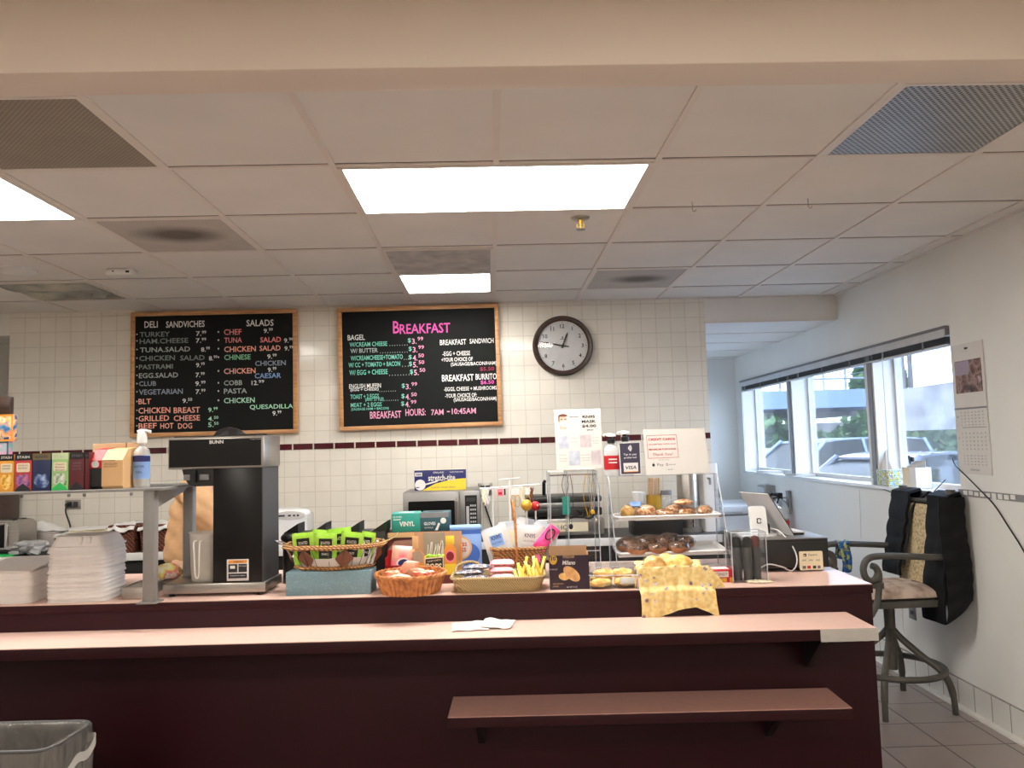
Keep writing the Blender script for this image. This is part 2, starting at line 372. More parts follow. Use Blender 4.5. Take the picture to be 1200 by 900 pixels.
# ceiling: boards, T-bar grid
m = MB(); m.mat('ceiling_board').b2((XL, YB, CEIL), (2.85, WY+.15, CEIL+.12))
m.mat('grid_metal')
for i in range(-8, 5): m.b2((gx(i)-.0115, YB, CEIL-.006), (gx(i)+.0115, WY, CEIL))
for j in range(-11, 5):
    if j >= 0 or j <= -3: m.b2((XL, gy(j)-.0095, CEIL-.0055), (2.6, gy(j)+.0095, CEIL))
m.b2((XL, WY-.02, CEIL-.006), (2.6, WY, CEIL))
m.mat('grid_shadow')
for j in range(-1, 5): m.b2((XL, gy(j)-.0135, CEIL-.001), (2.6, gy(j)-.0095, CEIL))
struct(m, 'ceiling', None, None, 'suspended ceiling of pale boards in a metal grid')
m = MB(); m.prism([(wall_x(YB)-.022, YB), (wall_x(YB), YB), (wall_x(WY), WY), (wall_x(WY)-.022, WY)], CEIL-.007, CEIL-.0005, 'z'); struct(m, 'trim_4', 'grid_metal')
# header between seating side and kitchen
m = MB(); m.b2((XL, 1.735, 2.40), (2.7, 1.855, CEIL+.02), .006)
struct(m, 'trim_1', 'header_paint', None, 'painted header between the seating side and the kitchen')
# back wall of the kitchen, tiled, with a maroon band
XW0, XW1 = -3.491, 1.615; ZS = 1.5535
tiles('wall_tile', (230, 224, 211), (212, 204, 190), .1102, .1102, .003, off=(3.382, -(1.575+.110*8.84-.1102*9)), rough=.12, var=.02, bmp=.5, wav=.25)
tiles('band_tile', (70, 12, 22), (206, 196, 182), .1502, .30, .006, off=(3.4, 0), rough=.15, var=.1, bmp=.5)
m = MB(); m.b2((XW0, WY, 0), (XW1, WY+.15, CEIL+.02))
struct(m, 'wall_back', 'wall_tile', None, 'wall of glossy cream tiles behind the counter')
m = MB(); m.b2((XW0, WY-.003, ZS-.0215), (XW1, WY+.01, ZS+.0215)); struct(m, 'trim_2', 'band_tile', None, 'band of narrow maroon tiles along the tiled wall')
# alcove to the right of it: soffit, lower ceiling, back wall
m = MB(); m.b2((XW1, WY, 2.395), (2.66, WY+.10, CEIL+.02)); m.b2((XW1, WY+.10, 2.395), (2.7, YA+.1, 2.50)); struct(m, 'ceiling_alcove', 'ceiling_board', None, 'lower ceiling over the alcove by the windows')
m = MB()
for k in range(1, 5): m.b2((XW1+.05, WY+k*CELL, 2.389), (2.64, WY+k*CELL+.02, 2.395))
m.b2((XW1-.004, WY-.012, 2.388), (2.60, WY+.012, 2.40)); struct(m, 'trim_3', 'grid_metal')
m = MB(); m.b2((XW1-.3, YA, 0), (2.9, YA+.12, 2.5)); struct(m, 'wall_alcove', 'white_paint')
m = MB(); m.b2((XW1-.12, WY+.15, 0), (XW1, YA, 2.5)); struct(m, 'wall_alcove_side', 'white_paint')
# opening at the far left: room beyond
m = MB(); m.b2((XL, WY, 2.42), (XW0, WY+.15, CEIL+.02)); m.b2((XL-.12, 7.2, 0), (XW0+.4, 7.32, CEIL+.02)); m.b2((XW0, WY+.15, 0), (XW0+.12, 7.2, CEIL)); m.b2((XL, WY+.15, CEIL), (XW0+.4, 7.2, CEIL+.1)); struct(m, 'wall_beyond', 'white_paint', None, 'pale walls of the room beyond the opening at far left')
m = MB(); m.b2((XL-.12, YB, 0), (XL, 7.32, CEIL+.02)); struct(m, 'wall_left', 'white_paint')
m = MB(); m.b2((XL-.12, YB-.12, 0), (2.8, YB, CEIL+.02)); struct(m, 'wall_rear', 'white_paint')
# window wall, leaning out of square by one degree
WN0, WN1 = 4.262, 8.14; ZSILL, ZHEAD = 1.165, 2.13; RV = .16
def wp(y, d=0): return (wall_x(y)+d, y)
m = MB(); T = .22
def wallbox(y0, y1, z0, z1): m.prism([wp(y0), wp(y1), wp(y1, T), wp(y0, T)], z0, z1, 'z')
wallbox(YB, WN0, 0, CEIL+.02); wallbox(WN0, WN1, ZHEAD, CEIL+.02); wallbox(WN0, WN1, 0, ZSILL); wallbox(WN1, YA+.1, 0, CEIL+.02)
struct(m, 'wall_right', 'white_paint', None, 'white painted wall with the row of windows')
m = MB(); m.prism([wp(5.0, -.004), wp(6.4, -.004), wp(6.4, 0), wp(5.0, 0)], .16, ZSILL-.012, 'z'); struct(m, 'trim_5', 'white_paint', None, 'flat panel on the wall under the windows')
m = MB(); m.prism([wp(YB, -.012), wp(YA, -.012), wp(YA), wp(YB)], 0, .152, 'z'); struct(m, 'baseboard_right', 'cove_tile', None, 'row of white tiles along the foot of the window wall')
m = MB(); m.prism([wp(YB, -.05), wp(YA, -.05), wp(YA, -.012), wp(YB, -.012)], 0, .012, 'z'); struct(m, 'trim_6', 'white_paint')
m = MB(); m.prism([wp(WN0, -.03), wp(WN1, -.03), wp(WN1, RV), wp(WN0, RV)], ZSILL, ZSILL+.02, 'z'); struct(m, 'trim_7', 'white_gloss', None, 'white window sill')
# window bays: piers, frames, panes
YF1 = at(1026, 480, wall=True).y; YF2 = at(929, 480, wall=True).y
for k, yf in enumerate((YF1, YF2)):
    m = MB(); m.prism([wp(yf), wp(yf+.13), wp(yf+.13, RV+.04), wp(yf, RV+.04)], ZSILL+.02, ZHEAD, 'z'); struct(m, 'trim_%d' % (8+k), 'white_paint', None, 'white pier between window bays')
    m = MB(); m.prism([wp(yf+.02, -.012), wp(yf+.07, -.012), wp(yf+.07, -.001), wp(yf+.02, -.001)], ZSILL+.02, ZHEAD-.02, 'z'); struct(m, 'trim_%d' % (10+k), 'grey_plastic', None, 'grey strip standing in for shade on the pier between window bays')  # shade on the pier's room-side edge, painted as a grey strip
bays = [(WN0, YF1), (YF1+.13, YF2), (YF2+.13, WN1)]
for k, (a, b) in enumerate(bays):
    m = MB(); fw = .018
    for (y0, y1, z0, z1) in ((a, a+fw, ZSILL+.02, ZHEAD), (b-fw, b, ZSILL+.02, ZHEAD), (a+fw, b-fw, ZSILL+.02, ZSILL+.05), (a+fw, b-fw, ZHEAD-.03, ZHEAD)):
        m.prism([wp(y0, RV-.02), wp(y1, RV-.02), wp(y1, RV+.03), wp(y0, RV+.03)], z0, z1, 'z')
    w = struct(m, 'window_%d' % (k+1), 'pale_grey', None, ('window bay nearest the calendar', 'middle window bay', 'window bay at the alcove end')[k])
    g = MB(); g.prism([wp(a+fw, RV), wp(b-fw, RV), wp(b-fw, RV+.006), wp(a+fw, RV+.006)], ZSILL+.05, ZHEAD-.03, 'z'); go = g.done('pane', 'window_glass', w); go['kind'] = 'structure'

# ------------------------------------------------------------------ ceiling fixtures
emit('lamp_on', (255, 251, 245), LAMP); emit('lamp_dining', (255, 246, 234), LAMP_DINING); 
patchy('lamp_off', [(60, 62, 60), (120, 122, 116), (176, 170, 150)], 3, .25)
def troffer(i0, i1, j, label, on='lamp_on', dome=True):
    x0, x1, y0, y1 = gx(i0)+.013, gx(i1)-.013, gy(j)+.013, gy(j+1)-.013
    t = thing('ceiling_light', label, 'ceiling light', ((x0+x1)/2, (y0+y1)/2, CEIL), 0, 'light panels set in the ceiling grid')
    hx, hy = (x1-x0)/2, (y1-y0)/2; m = MB()
    for a, b in (((-hx, -hy), (hx, -hy+.018)), ((-hx, hy-.018), (hx, hy)), ((-hx, -hy+.018), (-hx+.018, hy-.018)), ((hx-.018, -hy+.018), (hx, hy-.018))): m.b2((a[0], a[1], -.010), (b[0], b[1], -.0005))
    m.done('frame', 'grid_metal', t)
    m = MB(); hx -= .018; hy -= .018
    if on == 'lamp_off': m.grid(lambda u, v: (-hx+2*hx*u, -hy+2*hy*v, -.003-.012*abs(math.sin(v*PI*2))), 8, 24, .003)
    else: m.b2((-hx, -hy, -.007), (hx, hy, -.002))
    m.done('diffuser', on, t); return t
troffer(-1, 1, 0, 'large lit ceiling light in the middle, nearest the header')
troffer(-5, -3, 0, 'large lit ceiling light at the left edge of the photo')
troffer(-1, 0, 3, 'small lit square ceiling light above the breakfast board')
troffer(-5, -4, 3, 'dark unlit ceiling light in the far left corner', 'lamp_off')
for (i, j) in ((-5, -5), (0, -5), (-5, -9), (0, -9)):
    t = troffer(i, i+2, j, 'lit ceiling light over the seating side of the header', 'lamp_dining')
def panel(i, j, mname, name, label, z=-.004, sides=True):
    x0, x1, y0, y1 = gx(i)+.012, gx(i+1)-.012, gy(j)+.012, gy(j+1)-.012
    t = thing(name, label, 'vent', ((x0+x1)/2, (y0+y1)/2, CEIL), 0, 'vents set in the ceiling grid'); hx, hy = (x1-x0)/2, (y1-y0)/2
    m = MB(); m.b2((-hx+.012, -hy+.012, z), (hx-.012, hy-.012, -.0005)); m.done('grille', mname, t)
    m = MB()
    for a, b in (((-hx, -hy), (hx, -hy+.012)), ((-hx, hy-.012), (hx, hy)), ((-hx, -hy+.012), (-hx+.012, hy-.012)), ((hx-.012, -hy+.012), (hx, hy-.012))): m.b2((a[0], a[1], z-.002), (b[0], b[1], -.0005))
    m.done('rim', 'grid_metal', t); return t
perforated('return_dark', (150, 141, 127), (118, 109, 97), .012, rough=.6, metal=0)
perforated('return_steel', (170, 168, 166), (30, 30, 30), .016, rough=.35, metal=.6, rad=.33)
perforated('diffuser_stained', (206, 198, 190), (160, 152, 146), .012, (.0, -.03, .25, .17), .6, .1, .33)
perforated('diffuser_stained_small', (192, 186, 182), (154, 150, 146), .012, (.03, .0, .23, .15), .6, .1, .33)
plain('dusty_grille', (172, 166, 162), .7, var=.25, scale=9)
panel(-3, -1, 'return_dark', 'ceiling_vent', 'dusty dark return grille at upper left by the header')
panel(2, -1, 'return_steel', 'ceiling_vent', 'shiny perforated steel grille at upper right by the header')
panel(-3, 1, 'diffuser_stained', 'ceiling_vent', 'perforated air diffuser with a dark oval stain, over the deli board')
panel(1, 3, 'diffuser_stained_small', 'ceiling_vent', 'air diffuser with a dark oval stain near the clock')
panel(-1, 2, 'dusty_grille', 'ceiling_vent', 'grey dusty vent between the two lit ceiling lights', -.012)
# sprinkler
t = thing('fire_sprinkler', 'brass fire sprinkler head hanging below the large middle light', 'sprinkler', (.444, 3.571, CEIL))
m = MB(); m.lathe([(0, 0), (.045, 0), (.043, -.006), (.03, -.012), (0, -.012)], n=24); m.done('escutcheon', 'steel', t)
m = MB(); m.cyl((0, 0, -.01), (0, 0, -.028), .012, .01); m.tube([(-.014, 0, -.028), (-.018, 0, -.042), (-.006, 0, -.055)], .003, 6); m.tube([(.014, 0, -.028), (.018, 0, -.042), (.006, 0, -.055)], .003, 6); m.cyl((0, 0, -.028), (0, 0, -.052), .004); m.done('body', 'gold', t)
m = MB(); m.lathe([(0, -.055), (.02, -.055), (.022, -.058), (0, -.058)], n=16); m.done('deflector', 'steel_dull', t)
# smoke boxes
t = thing('ceiling_sensor', 'small white box sensor on the ceiling left of the stained diffuser', 'sensor', (-2.083, 4.418, CEIL))
m = MB(); m.box((0, 0, -.02), (.15, .09, .038), None, .008); m.done('housing', 'white', t)
m = MB(); m.box((.05, -.044, -.022), (.02, .004, .012)); m.box((-.03, -.044, -.018), (.008, .004, .008)); m.done('lens', 'ink', t)
m = MB(); m.lathe([(0, 0), (.11, 0), (.105, -.01), (.06, -.02), (0, -.022)], n=28); solo(m, 'ceiling_speaker', 'round white ceiling disc at the far left', 'speaker', 'white', (-2.65, 4.364, CEIL))
for p, l in (((.921, 3.364), 'left wire hook in the ceiling right of the middle light'), ((1.437, 3.347), 'right wire hook in the ceiling right of the middle light')):
    m = MB(); m.tube([(0, 0, 0), (0, 0, -.035)]+[(.008-.008*math.cos(a), 0, -.035-.009*math.sin(a)) for a in (.5, 1, 1.6, 2.2, 2.8, 3.3)], .0014, 6); solo(m, 'ceiling_hook', l, 'hook', 'steel_dull', (p[0], p[1], CEIL), 'wire hooks in the ceiling')

# ------------------------------------------------------------------ serving counter with tray ledge and low shelf
CT = .94; CTH = -.0405
def cfront(x): return 3.072 - .0405*(x-1.481)          # front line of the counter
t = counter = thing('serving_counter', 'long maroon serving counter with a pale pink top', 'counter', (1.481, 3.072, 0), CTH)
m = MB(); m.b2((-4.6, 0, 0), (0, .74, CT-.036), .002); m.done('body', 'maroon_laminate', t)
m = MB(); m.b2((-4.6, -.004, CT-.036), (.004, .75, CT-.003), .002); m.done('top_edge', 'maroon_laminate', t)
m = MB(); m.b2((-4.598, -.002, CT-.003), (.002, .748, CT)); m.done('countertop', 'pink_laminate', t)
m = MB(); m.b2((-4.6, -.27, .793), (-.105, -.001, .832), .002); lg = m.done('tray_ledge', 'maroon_laminate', t)
m = MB(); m.prism([(-4.598, -.268), (-.107, -.268), (-.107, -.002), (-4.598, -.002)], .832, .8345, 'z'); m.done('ledge_top', 'pink_laminate', lg)
def bracket(x, z, d, mat, par, h=.16):
    b = MB(); b.prism([(-.001, z), (-d, z), (-d, z-.02), (-.03, z-h), (-.001, z-h)], x-.012, x+.012, 'x'); return b.done('bracket', mat, par)
for x in (-4.3, -.27): bracket(x, .793, .2, 'black', lg)
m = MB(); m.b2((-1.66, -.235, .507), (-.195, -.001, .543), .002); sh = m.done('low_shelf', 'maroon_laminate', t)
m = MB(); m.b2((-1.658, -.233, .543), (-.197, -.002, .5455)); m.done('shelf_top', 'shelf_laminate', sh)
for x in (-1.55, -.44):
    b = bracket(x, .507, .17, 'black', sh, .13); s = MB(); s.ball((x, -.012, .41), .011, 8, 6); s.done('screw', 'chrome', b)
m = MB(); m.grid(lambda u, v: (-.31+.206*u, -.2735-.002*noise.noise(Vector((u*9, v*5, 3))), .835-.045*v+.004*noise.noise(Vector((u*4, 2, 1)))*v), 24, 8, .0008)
m.done('clear_tape', 'milky', lg)['label'] = 'crumpled clear tape on the end of the ledge'

# ------------------------------------------------------------------ chalk boards and clock on the tiled wall
def board(name, label, x0, x1, z0, z1, tilt, cx, cy, lines, sc=.18333):
    Yb = WY-.035
    c = Vector(((x0+x1)/2, Yb, (z0+z1)/2)); w = x1-x0; h = z1-z0; f = .03
    t = thing(name, label, 'menu board', c, rot=(0, tilt, 0), group=None)
    m = MB()
    for a, b in (((-w/2, h/2-f), (w/2, h/2)), ((-w/2, -h/2), (w/2, -h/2+f)), ((-w/2, -h/2+f), (-w/2+f, h/2-f)), ((w/2-f, -h/2+f), (w/2, h/2-f))): m.b2((a[0], -.012, a[1]), (b[0], .03, b[1]), .004)
    m.done('frame', 'oak_frame', t)
    m = MB(); m.b2((-w/2+f*.8, 0, -h/2+f*.8), (w/2-f*.8, .03, h/2-f*.8)); pn = m.done('panel', 'chalk_black', t)
    by = {}
    for (txt, a, b, yc, hh, col) in lines:
        p = at(cx+(a+b)/2*sc, cy+yc*sc, y=Yb)-c; p0 = at(cx+a*sc, cy+yc*sc, y=Yb); p1 = at(cx+b*sc, cy+yc*sc, y=Yb)
        p.rotate(Euler((0, -tilt, 0)))
        s = hh*sc*Yb/FPX*.80
        by.setdefault(col, MB()).text(txt, (p.x, -.0006, p.z), XD, ZD, (p1-p0).length, s, .0004, bold=.012)
    for col, mb in by.items(): mb.done('lettering', col, pn, smooth=0)
    return t
for nme, c in dict(chalk_grey=(168, 178, 172), chalk_dim=(128, 140, 134), chalk_white=(226, 226, 222), chalk_salmon=(248, 176, 156), chalk_pink=(238, 140, 138), chalk_lime=(176, 232, 196), chalk_green=(140, 204, 164), chalk_slate=(146, 158, 174), chalk_blue=(136, 170, 214), chalk_magenta=(226, 96, 180), chalk_rose=(230, 160, 190), chalk_wine=(150, 50, 78), chalk_teal=(120, 200, 178)).items(): plain(nme, c, .9, var=.12, scale=60)
G, DM, WH, SA, PK, LI, GR, SL, BL, MG, RO, WN, TE = 'chalk_grey chalk_dim chalk_white chalk_salmon chalk_pink chalk_lime chalk_green chalk_slate chalk_blue chalk_magenta chalk_rose chalk_wine chalk_teal'.split()
def price(n, c, a, b, y, col=WH): k = a+(b-a)*.52; return [(n, a, k, y+3, 36, col), (c, k+3, b, y-6, 24, col)]
L1 = [('DELI', 160, 245, 165, 52, WH), ('SANDVICHES', 298, 545, 163, 52, WH), ('SALADS', 812, 985, 155, 52, WH),
 ('TURKEY', 130, 322, 228, 40, DM), ('HAM.CHEESE', 130, 440, 270, 40, DM), ('TUNA.SALAD', 132, 452, 325, 40, G), ('CHICKEN', 127, 355, 380, 40, DM), ('SALAD', 388, 545, 378, 40, DM), ('PASTRAMI', 125, 342, 435, 38, DM), ('EGG.SALAD', 125, 375, 490, 40, G), ('CLUB', 125, 235, 543, 38, SL), ('VEGETARIAN', 125, 405, 595, 42, SL), ('BLT', 122, 202, 657, 42, SA), ('CHICKEN', 122, 325, 714, 46, SA), ('BREAST', 347, 515, 712, 46, SA), ('GRILLED', 122, 318, 765, 44, SA), ('CHEESE', 347, 515, 763, 44, SA), ('BEEF', 122, 238, 813, 42, SA), ('HOT', 262, 345, 813, 44, SA), ('DOG', 375, 465, 813, 44, SA),
 ('CHEF', 668, 780, 213, 46, PK), ('TUNA', 670, 783, 265, 42, PK), ('SALAD', 900, 1033, 262, 42, PK), ('CHICKEN', 670, 872, 322, 44, SA), ('SALAD', 895, 1030, 316, 42, SA), ('CHINESE', 670, 838, 374, 42, GR), ('CHICKEN', 868, 1063, 412, 40, SL), ('CHICKEN', 668, 870, 462, 44, SA), ('CAESAR', 865, 1033, 492, 40, BL), ('COBB', 668, 785, 538, 40, G), ('PASTA', 668, 815, 590, 40, G), ('CHICKEN', 668, 865, 650, 42, LI), ('QUESADILLA', 833, 1110, 692, 42, LI)]
for (n, c, a, b, y) in ((('7.'), '99', 490, 555, 220), ('7.', '99', 488, 555, 265), ('8.', '99', 522, 578, 322), ('8.', '99', 572, 625, 378), ('9.', '99', 490, 545, 422), ('7.', '99', 487, 545, 485), ('9.', '99', 485, 550, 540), ('7.', '99', 487, 550, 592), ('9.', '50', 403, 465, 650)): L1 += price(n, c, a, b, y)
for (n, c, a, b, y) in (('9.', '99', 567, 628, 708), ('4.', '50', 567, 632, 765), ('5.', '50', 567, 634, 803)): L1 += price(n, c, a, b, y, LI)
for (n, c, a, b, y) in (('9.', '99', 922, 980, 203), ('9.', '99', 1052, 1108, 265), ('9.', '99', 1055, 1110, 315), ('9.', '99', 945, 1005, 367), ('9.', '99', 948, 1003, 452), ('12.', '99', 845, 925, 535), ('9.', '99', 978, 1035, 730)): L1 += price(n, c, a, b, y)
for y in (228, 270, 325, 380, 435, 490, 543, 595, 657, 714, 765, 813): L1.append(('.', 108, 116, y, 12, WH))
for y in (213, 265, 320, 374, 462, 538, 590, 650): L1.append(('.', 628, 638, y, 14, WH))
board('menu_board', 'black deli menu board with sandwiches and salads, on the left', -2.601, -1.402, 1.652, 2.562, 0, 140, 350, L1)
L2 = [('B', 412, 452, 183, 100, MG), ('REAKFAST', 455, 778, 190, 80, MG), ('BAGEL', 122, 232, 248, 44, WH), ('W/CREAM CHEESE', 135, 375, 291, 36, TE), ('W/ BUTTER', 140, 315, 332, 36, G), ('W/CREAMCHEESE+TOMATO', 142, 475, 376, 38, TE), ('W/ CC + TOMATO + BACON', 128, 458, 420, 38, TE), ('W/ EGG + CHEESE', 133, 378, 470, 40, TE),
 ('ENGLISH MUFFIN', 132, 335, 558, 36, WH), ('(EGG + CHEESE)', 140, 320, 583, 28, WH), ('TOAST + 2 EGGS', 140, 322, 625, 36, TE), ('(ANY STYLE)', 235, 352, 646, 34, TE), ('MEAT + 2 EGGS', 142, 340, 678, 34, TE), ('(SAUSAGE HAM + BACON)', 145, 385, 706, 26, TE),
 ('. . . . . . . .', 390, 505, 298, 8, G), ('. . . . . . . . . . . .', 330, 505, 344, 8, G), ('. . .', 482, 512, 388, 8, G), ('. . .', 470, 512, 432, 8, G), ('. . . . . . . . .', 388, 535, 488, 8, G), ('. . . . . . . .', 325, 430, 592, 8, G), ('. . . . . . .', 358, 445, 650, 8, G),
 ('BREAKFAST', 265, 465, 742, 58, RO), ('HOURS:', 492, 620, 726, 56, RO), ('7AM', 656, 735, 726, 46, RO), ('-', 757, 775, 722, 8, RO), ('10:45AM', 788, 942, 718, 46, RO),
 ('BREAKFAST', 712, 880, 278, 44, WH), ('SANDWICH', 902, 1055, 270, 40, WH), ('-EGG + CHEESE', 728, 905, 350, 36, WH), ('+YOUR CHOICE OF', 722, 922, 388, 32, WH), ('(SAUSAGE/BACON/HAM)', 782, 1075, 418, 36, WH), ('$5.50', 968, 1058, 450, 34, WN), ('BREAKFAST', 725, 928, 506, 54, WH), ('BURRITO', 940, 1075, 498, 48, WH), ('$6.50', 972, 1058, 535, 34, MG), ('-EGGS, CHEESE + MUSHROOMS', 738, 1075, 576, 36, WH), ('-YOUR CHOICE OF:', 745, 948, 618, 32, WH), ('(SAUSAGE/BACON/HAM)', 800, 1075, 645, 38, WH)]
for (n, c, a, y) in (('$3.', '99', 507, 268), ('$3.', '99', 512, 322), ('$4.', '50', 512, 375), ('$5.', '50', 514, 418), ('$5.', '50', 520, 468), ('$3.', '99', 468, 558), ('$4.', '50', 466, 624), ('$4.', '99', 464, 672)):
    L2 += [('$', a, a+20, y, 40, TE), (n[1:], a+26, a+56, y+4, 44, RO), (c, a+62, a+98, y-12, 30, RO)]
b2 = board('menu_board', 'black breakfast menu board with a pink heading, beside the clock', -1.103, .078, 1.663, 2.563, -.008, 385, 350, L2)
# clock
t = thing('wall_clock', 'round wall clock with a dark brown frame and grey face', 'clock', (.543, WY-.004, 2.243), rot=(PI/2, 0, 0))
R = .223
m = MB(); m.lathe([(R, 0), (R, .03), (R*.95, .045), (R*.88, .042), (R*.83, .03), (R*.83, .02)], n=64); m.done('frame', 'dark_wood', t)
m = MB(); m.lathe([(0, .02), (R*.84, .02), (R*.84, 0), (0, 0)], n=48); fc = m.done('face', 'pale_grey', t)
m = MB()
for k in range(1, 13):
    a = PI/2-k*PI/6; m.text(str(k), (R*.66*math.cos(a), R*.66*math.sin(a), .0202), XD, YD, None, .030, .0006, bold=.02)
for k in range(60):
    a = k*PI/30; r0 = R*.79; r1 = R*(.775 if k % 5 else .755); d = Vector((math.cos(a), math.sin(a), 0)); n = Vector((-d.y, d.x, 0)); wd = .0012 if k % 5 else .0026
    m.add([d*r0+n*wd+Vector((0, 0, .0206)), d*r1+n*wd+Vector((0, 0, .0206)), d*r1-n*wd+Vector((0, 0, .0206)), d*r0-n*wd+Vector((0, 0, .0206))], [[0, 1, 2, 3]])
m.box((0, .062, .0206), (.01, .012, .0008)); m.box((0, .05, .0206), (.04, .004, .0008)); m.done('numerals', 'ink', fc, smooth=0)
def hand(a, L, w, z, tail, name):
    a = PI/2-a; d = Vector((math.cos(a), math.sin(a), 0)); n = Vector((-d.y, d.x, 0)); zz = Vector((0, 0, z))
    q = MB(); pts = [d*-tail+n*w*.6, d*L*.75+n*w*.8, d*L, d*L*.75-n*w*.8, d*-tail-n*w*.6]
    q.add([p+zz for p in pts]+[p+zz+Vector((0, 0, .0015)) for p in pts], [[0, 1, 2, 3, 4], [9, 8, 7, 6, 5]]+[[i, (i+1) % 5, 5+(i+1) % 5, 5+i] for i in range(5)]); q.lathe([(0, z+.002), (.011, z+.002), (.011, z-.001)], n=14); return q.done(name, 'black', t)
hand(math.radians(21), R*.50, .008, .026, .02, 'hour_hand'); hand(math.radians(281), R*.78, .007, .030, .045, 'minute_hand')
m = MB(); m.lathe([(0, .036), (R*.83, .034)], n=48); m.done('glass', 'acrylic', t)

# ------------------------------------------------------------------ back counter along the tiled wall and what stands on it
BC = .90; BY = 5.08
t = thing('back_counter', 'dark back counter with a white front edge along the tiled wall', 'counter', (-.95, BY, 0))
m = MB(); m.b2((-2.5, .03, .10), (2.5, .612, BC-.04), .004); m.done('body', 'black', t)
m = MB(); m.b2((-2.5, .02, BC-.04), (2.5, .616, BC)); m.done('top', 'dark_grey', t)
m = MB(); m.b2((-2.5, 0, BC-.045), (2.5, .02, BC+.004), .003); m.b2((-2.5, .005, .66), (2.5, .03, .70), .003); m.done('edge', 'white', t)
for k in range(7): m = MB(); m.b2((-2.48+k*.715, .008, .12), (-2.48+k*.715+.70, .03, .64), .004); m.done('door', 'black_gloss', t)
# toaster
t = thing('toaster', 'brushed steel toaster on a black tray at far left', 'toaster', (-3.22, 5.24, BC))
m = MB(); m.box((0, 0, .012), (.42, .26, .02), None, .008); m.done('base', 'black', t)
m = MB(); m.prism([(.16*math.copysign(abs(math.cos(a))**.5, math.cos(a)), .115+.095*math.copysign(abs(math.sin(a))**.4, math.sin(a))) for a in [2*PI*i/32 for i in range(32)]], -.10, .10, 'y'); m.done('shell', 'steel', t)
m = MB(); m.box((-.03, -.104, .11), (.20, .01, .15), None, .004); m.done('front_plate', 'black_gloss', t)
m = MB(); m.box((.085, -.106, .11), (.02, .012, .17), None, .003); m.box((-.03, -.106, .19), (.2, .012, .02), None, .003); m.done('bezel', 'chrome', t)
m = MB(); m.box((-.02, -.12, .15), (.07, .03, .015), None, .004); m.done('lever', 'black', t)
m = MB(); m.cyl((.03, -.105, .07), (.03, -.125, .07), .02, .017, 16); m.done('knob', 'black', t)
m = MB()
for dx in (-.05, .05): m.b2((-.11, dx-.015, .206), (.11, dx+.015, .212))
m.done('slots', 'black', t)
m = MB(); m.prism(rr(.46, .30, .02), 0, .014, 'z'); solo(m, 'cutting_board', 'green plastic cutting board in front of the toaster', 'cutting board', 'green', (-3.36, 4.98+.24, BC+.024-.02))
for o in ('toaster',): bpy.data.objects[o].location.z = BC+.02
bpy.data.objects['cutting_board'].location = (-3.30, 5.23, BC+.004)
def crumple(c, r, sx, sy, sz, seed, name, label, cat, mat, jit=.55, n=28, mm=16, group=None):
    q = MB(); R0 = r
    q.ball((0, 0, 0), R0, n, mm, sx, sy, sz, jit, seed)
    zmin = min(v.z for v in q.v)
    for v in q.v:
        v.z -= zmin; nz = noise.noise(v*38+Vector((seed, 0, 0))); v += Vector((nz, noise.noise(v*31+Vector((0, seed, 0))), nz*.5))*r*.12; v.z = max(0, v.z)
    return solo(q, name, label, cat, mat, c, group)
crumple((-3.01, 5.15, BC+.005), .085, 1.5, .8, .5, 3, 'plastic_bag', 'crumpled clear plastic bag beside the green cutting board', 'plastic bag', 'thin_film')
t = thing('foam_plate_stack', 'stack of white foam plates leaning by the toaster', 'plates', (-3.06, 5.53, BC))
m = MB()
m.lathe([(0, 0), (.12, 0), (.125, .015)], n=28)
for k in range(9): m.lathe([(.12, .02+k*.012), (.135, .03+k*.012), (.13, .026+k*.012)], n=28)
m.lathe([(.12, .0), (.12, .125)], n=28); m.done('plates', 'white_foam', t)
m = MB(); m.grid(lambda u, v: ((u-.5)*.28, (v-.5)*.2, .127+.06*math.exp(-((u-.25)**2+(v-.5)**2)*9)+.012*noise.noise(Vector((u*5, v*5, 2)))), 18, 12, .004); m.done('cover', 'white', t)
# outlet with plug and cord on the tiled wall, and small square studs
def outlet(px0, px1, py0, py1, label, plug=True):
    a = at(px0, py0, y=WY); b = at(px1, py1, y=WY); c = (a+b)/2; w = b.x-a.x; h = a.z-b.z
    t = thing('wall_outlet', label, 'outlet', (c.x, WY-.001, c.z)); q = MB(); q.box((0, -.004, 0), (w, .008, h), None, .002); q.done('plate', 'steel', t)
    for dx in (-.2, .2):
        q = MB(); q.box((dx*w, -.010, 0), (w*.3, .006, h*.6), None, .002); q.done('receptacle', 'dark_grey', t)
    return t, c, w
t, c, w = outlet(77, 95, 586, 596.5, 'steel wall outlet with a black cord under the tea boxes')
m = MB(); m.cyl((c.x-.2*w, WY-.014, c.z), (c.x-.2*w, WY-.05, c.z), .016, .013, 12); m.mat('black')
m.tube(smooth_path([(c.x-.2*w, WY-.05, c.z), (c.x-.02, WY-.06, c.z-.05), (c.x+.01, WY-.06, c.z-.14), (c.x+.02, WY-.05, c.z-.24), (c.x+.02, WY-.06, BC+.006)]), .006, 6); m.mats[0] = M['black']; solo(m, 'power_cord', 'black power cord hanging from the outlet under the tea boxes', 'cord', None)
for k, px in enumerate((25.5, 81, 99, 154)):
    p = at(px, 581-(.02*px-1), y=WY-.0005); m = MB(); m.box((0, -.003, 0), (.022, .006, .022), None, .002); solo(m, 'wall_stud', 'small grey square stud on the tiles, %s' % ('far left by the dark cabinet', 'left of the pair above the outlet', 'right of the pair above the outlet', 'next to the steel post')[k], 'stud', 'steel_dull', p, 'square studs on the tiled wall')
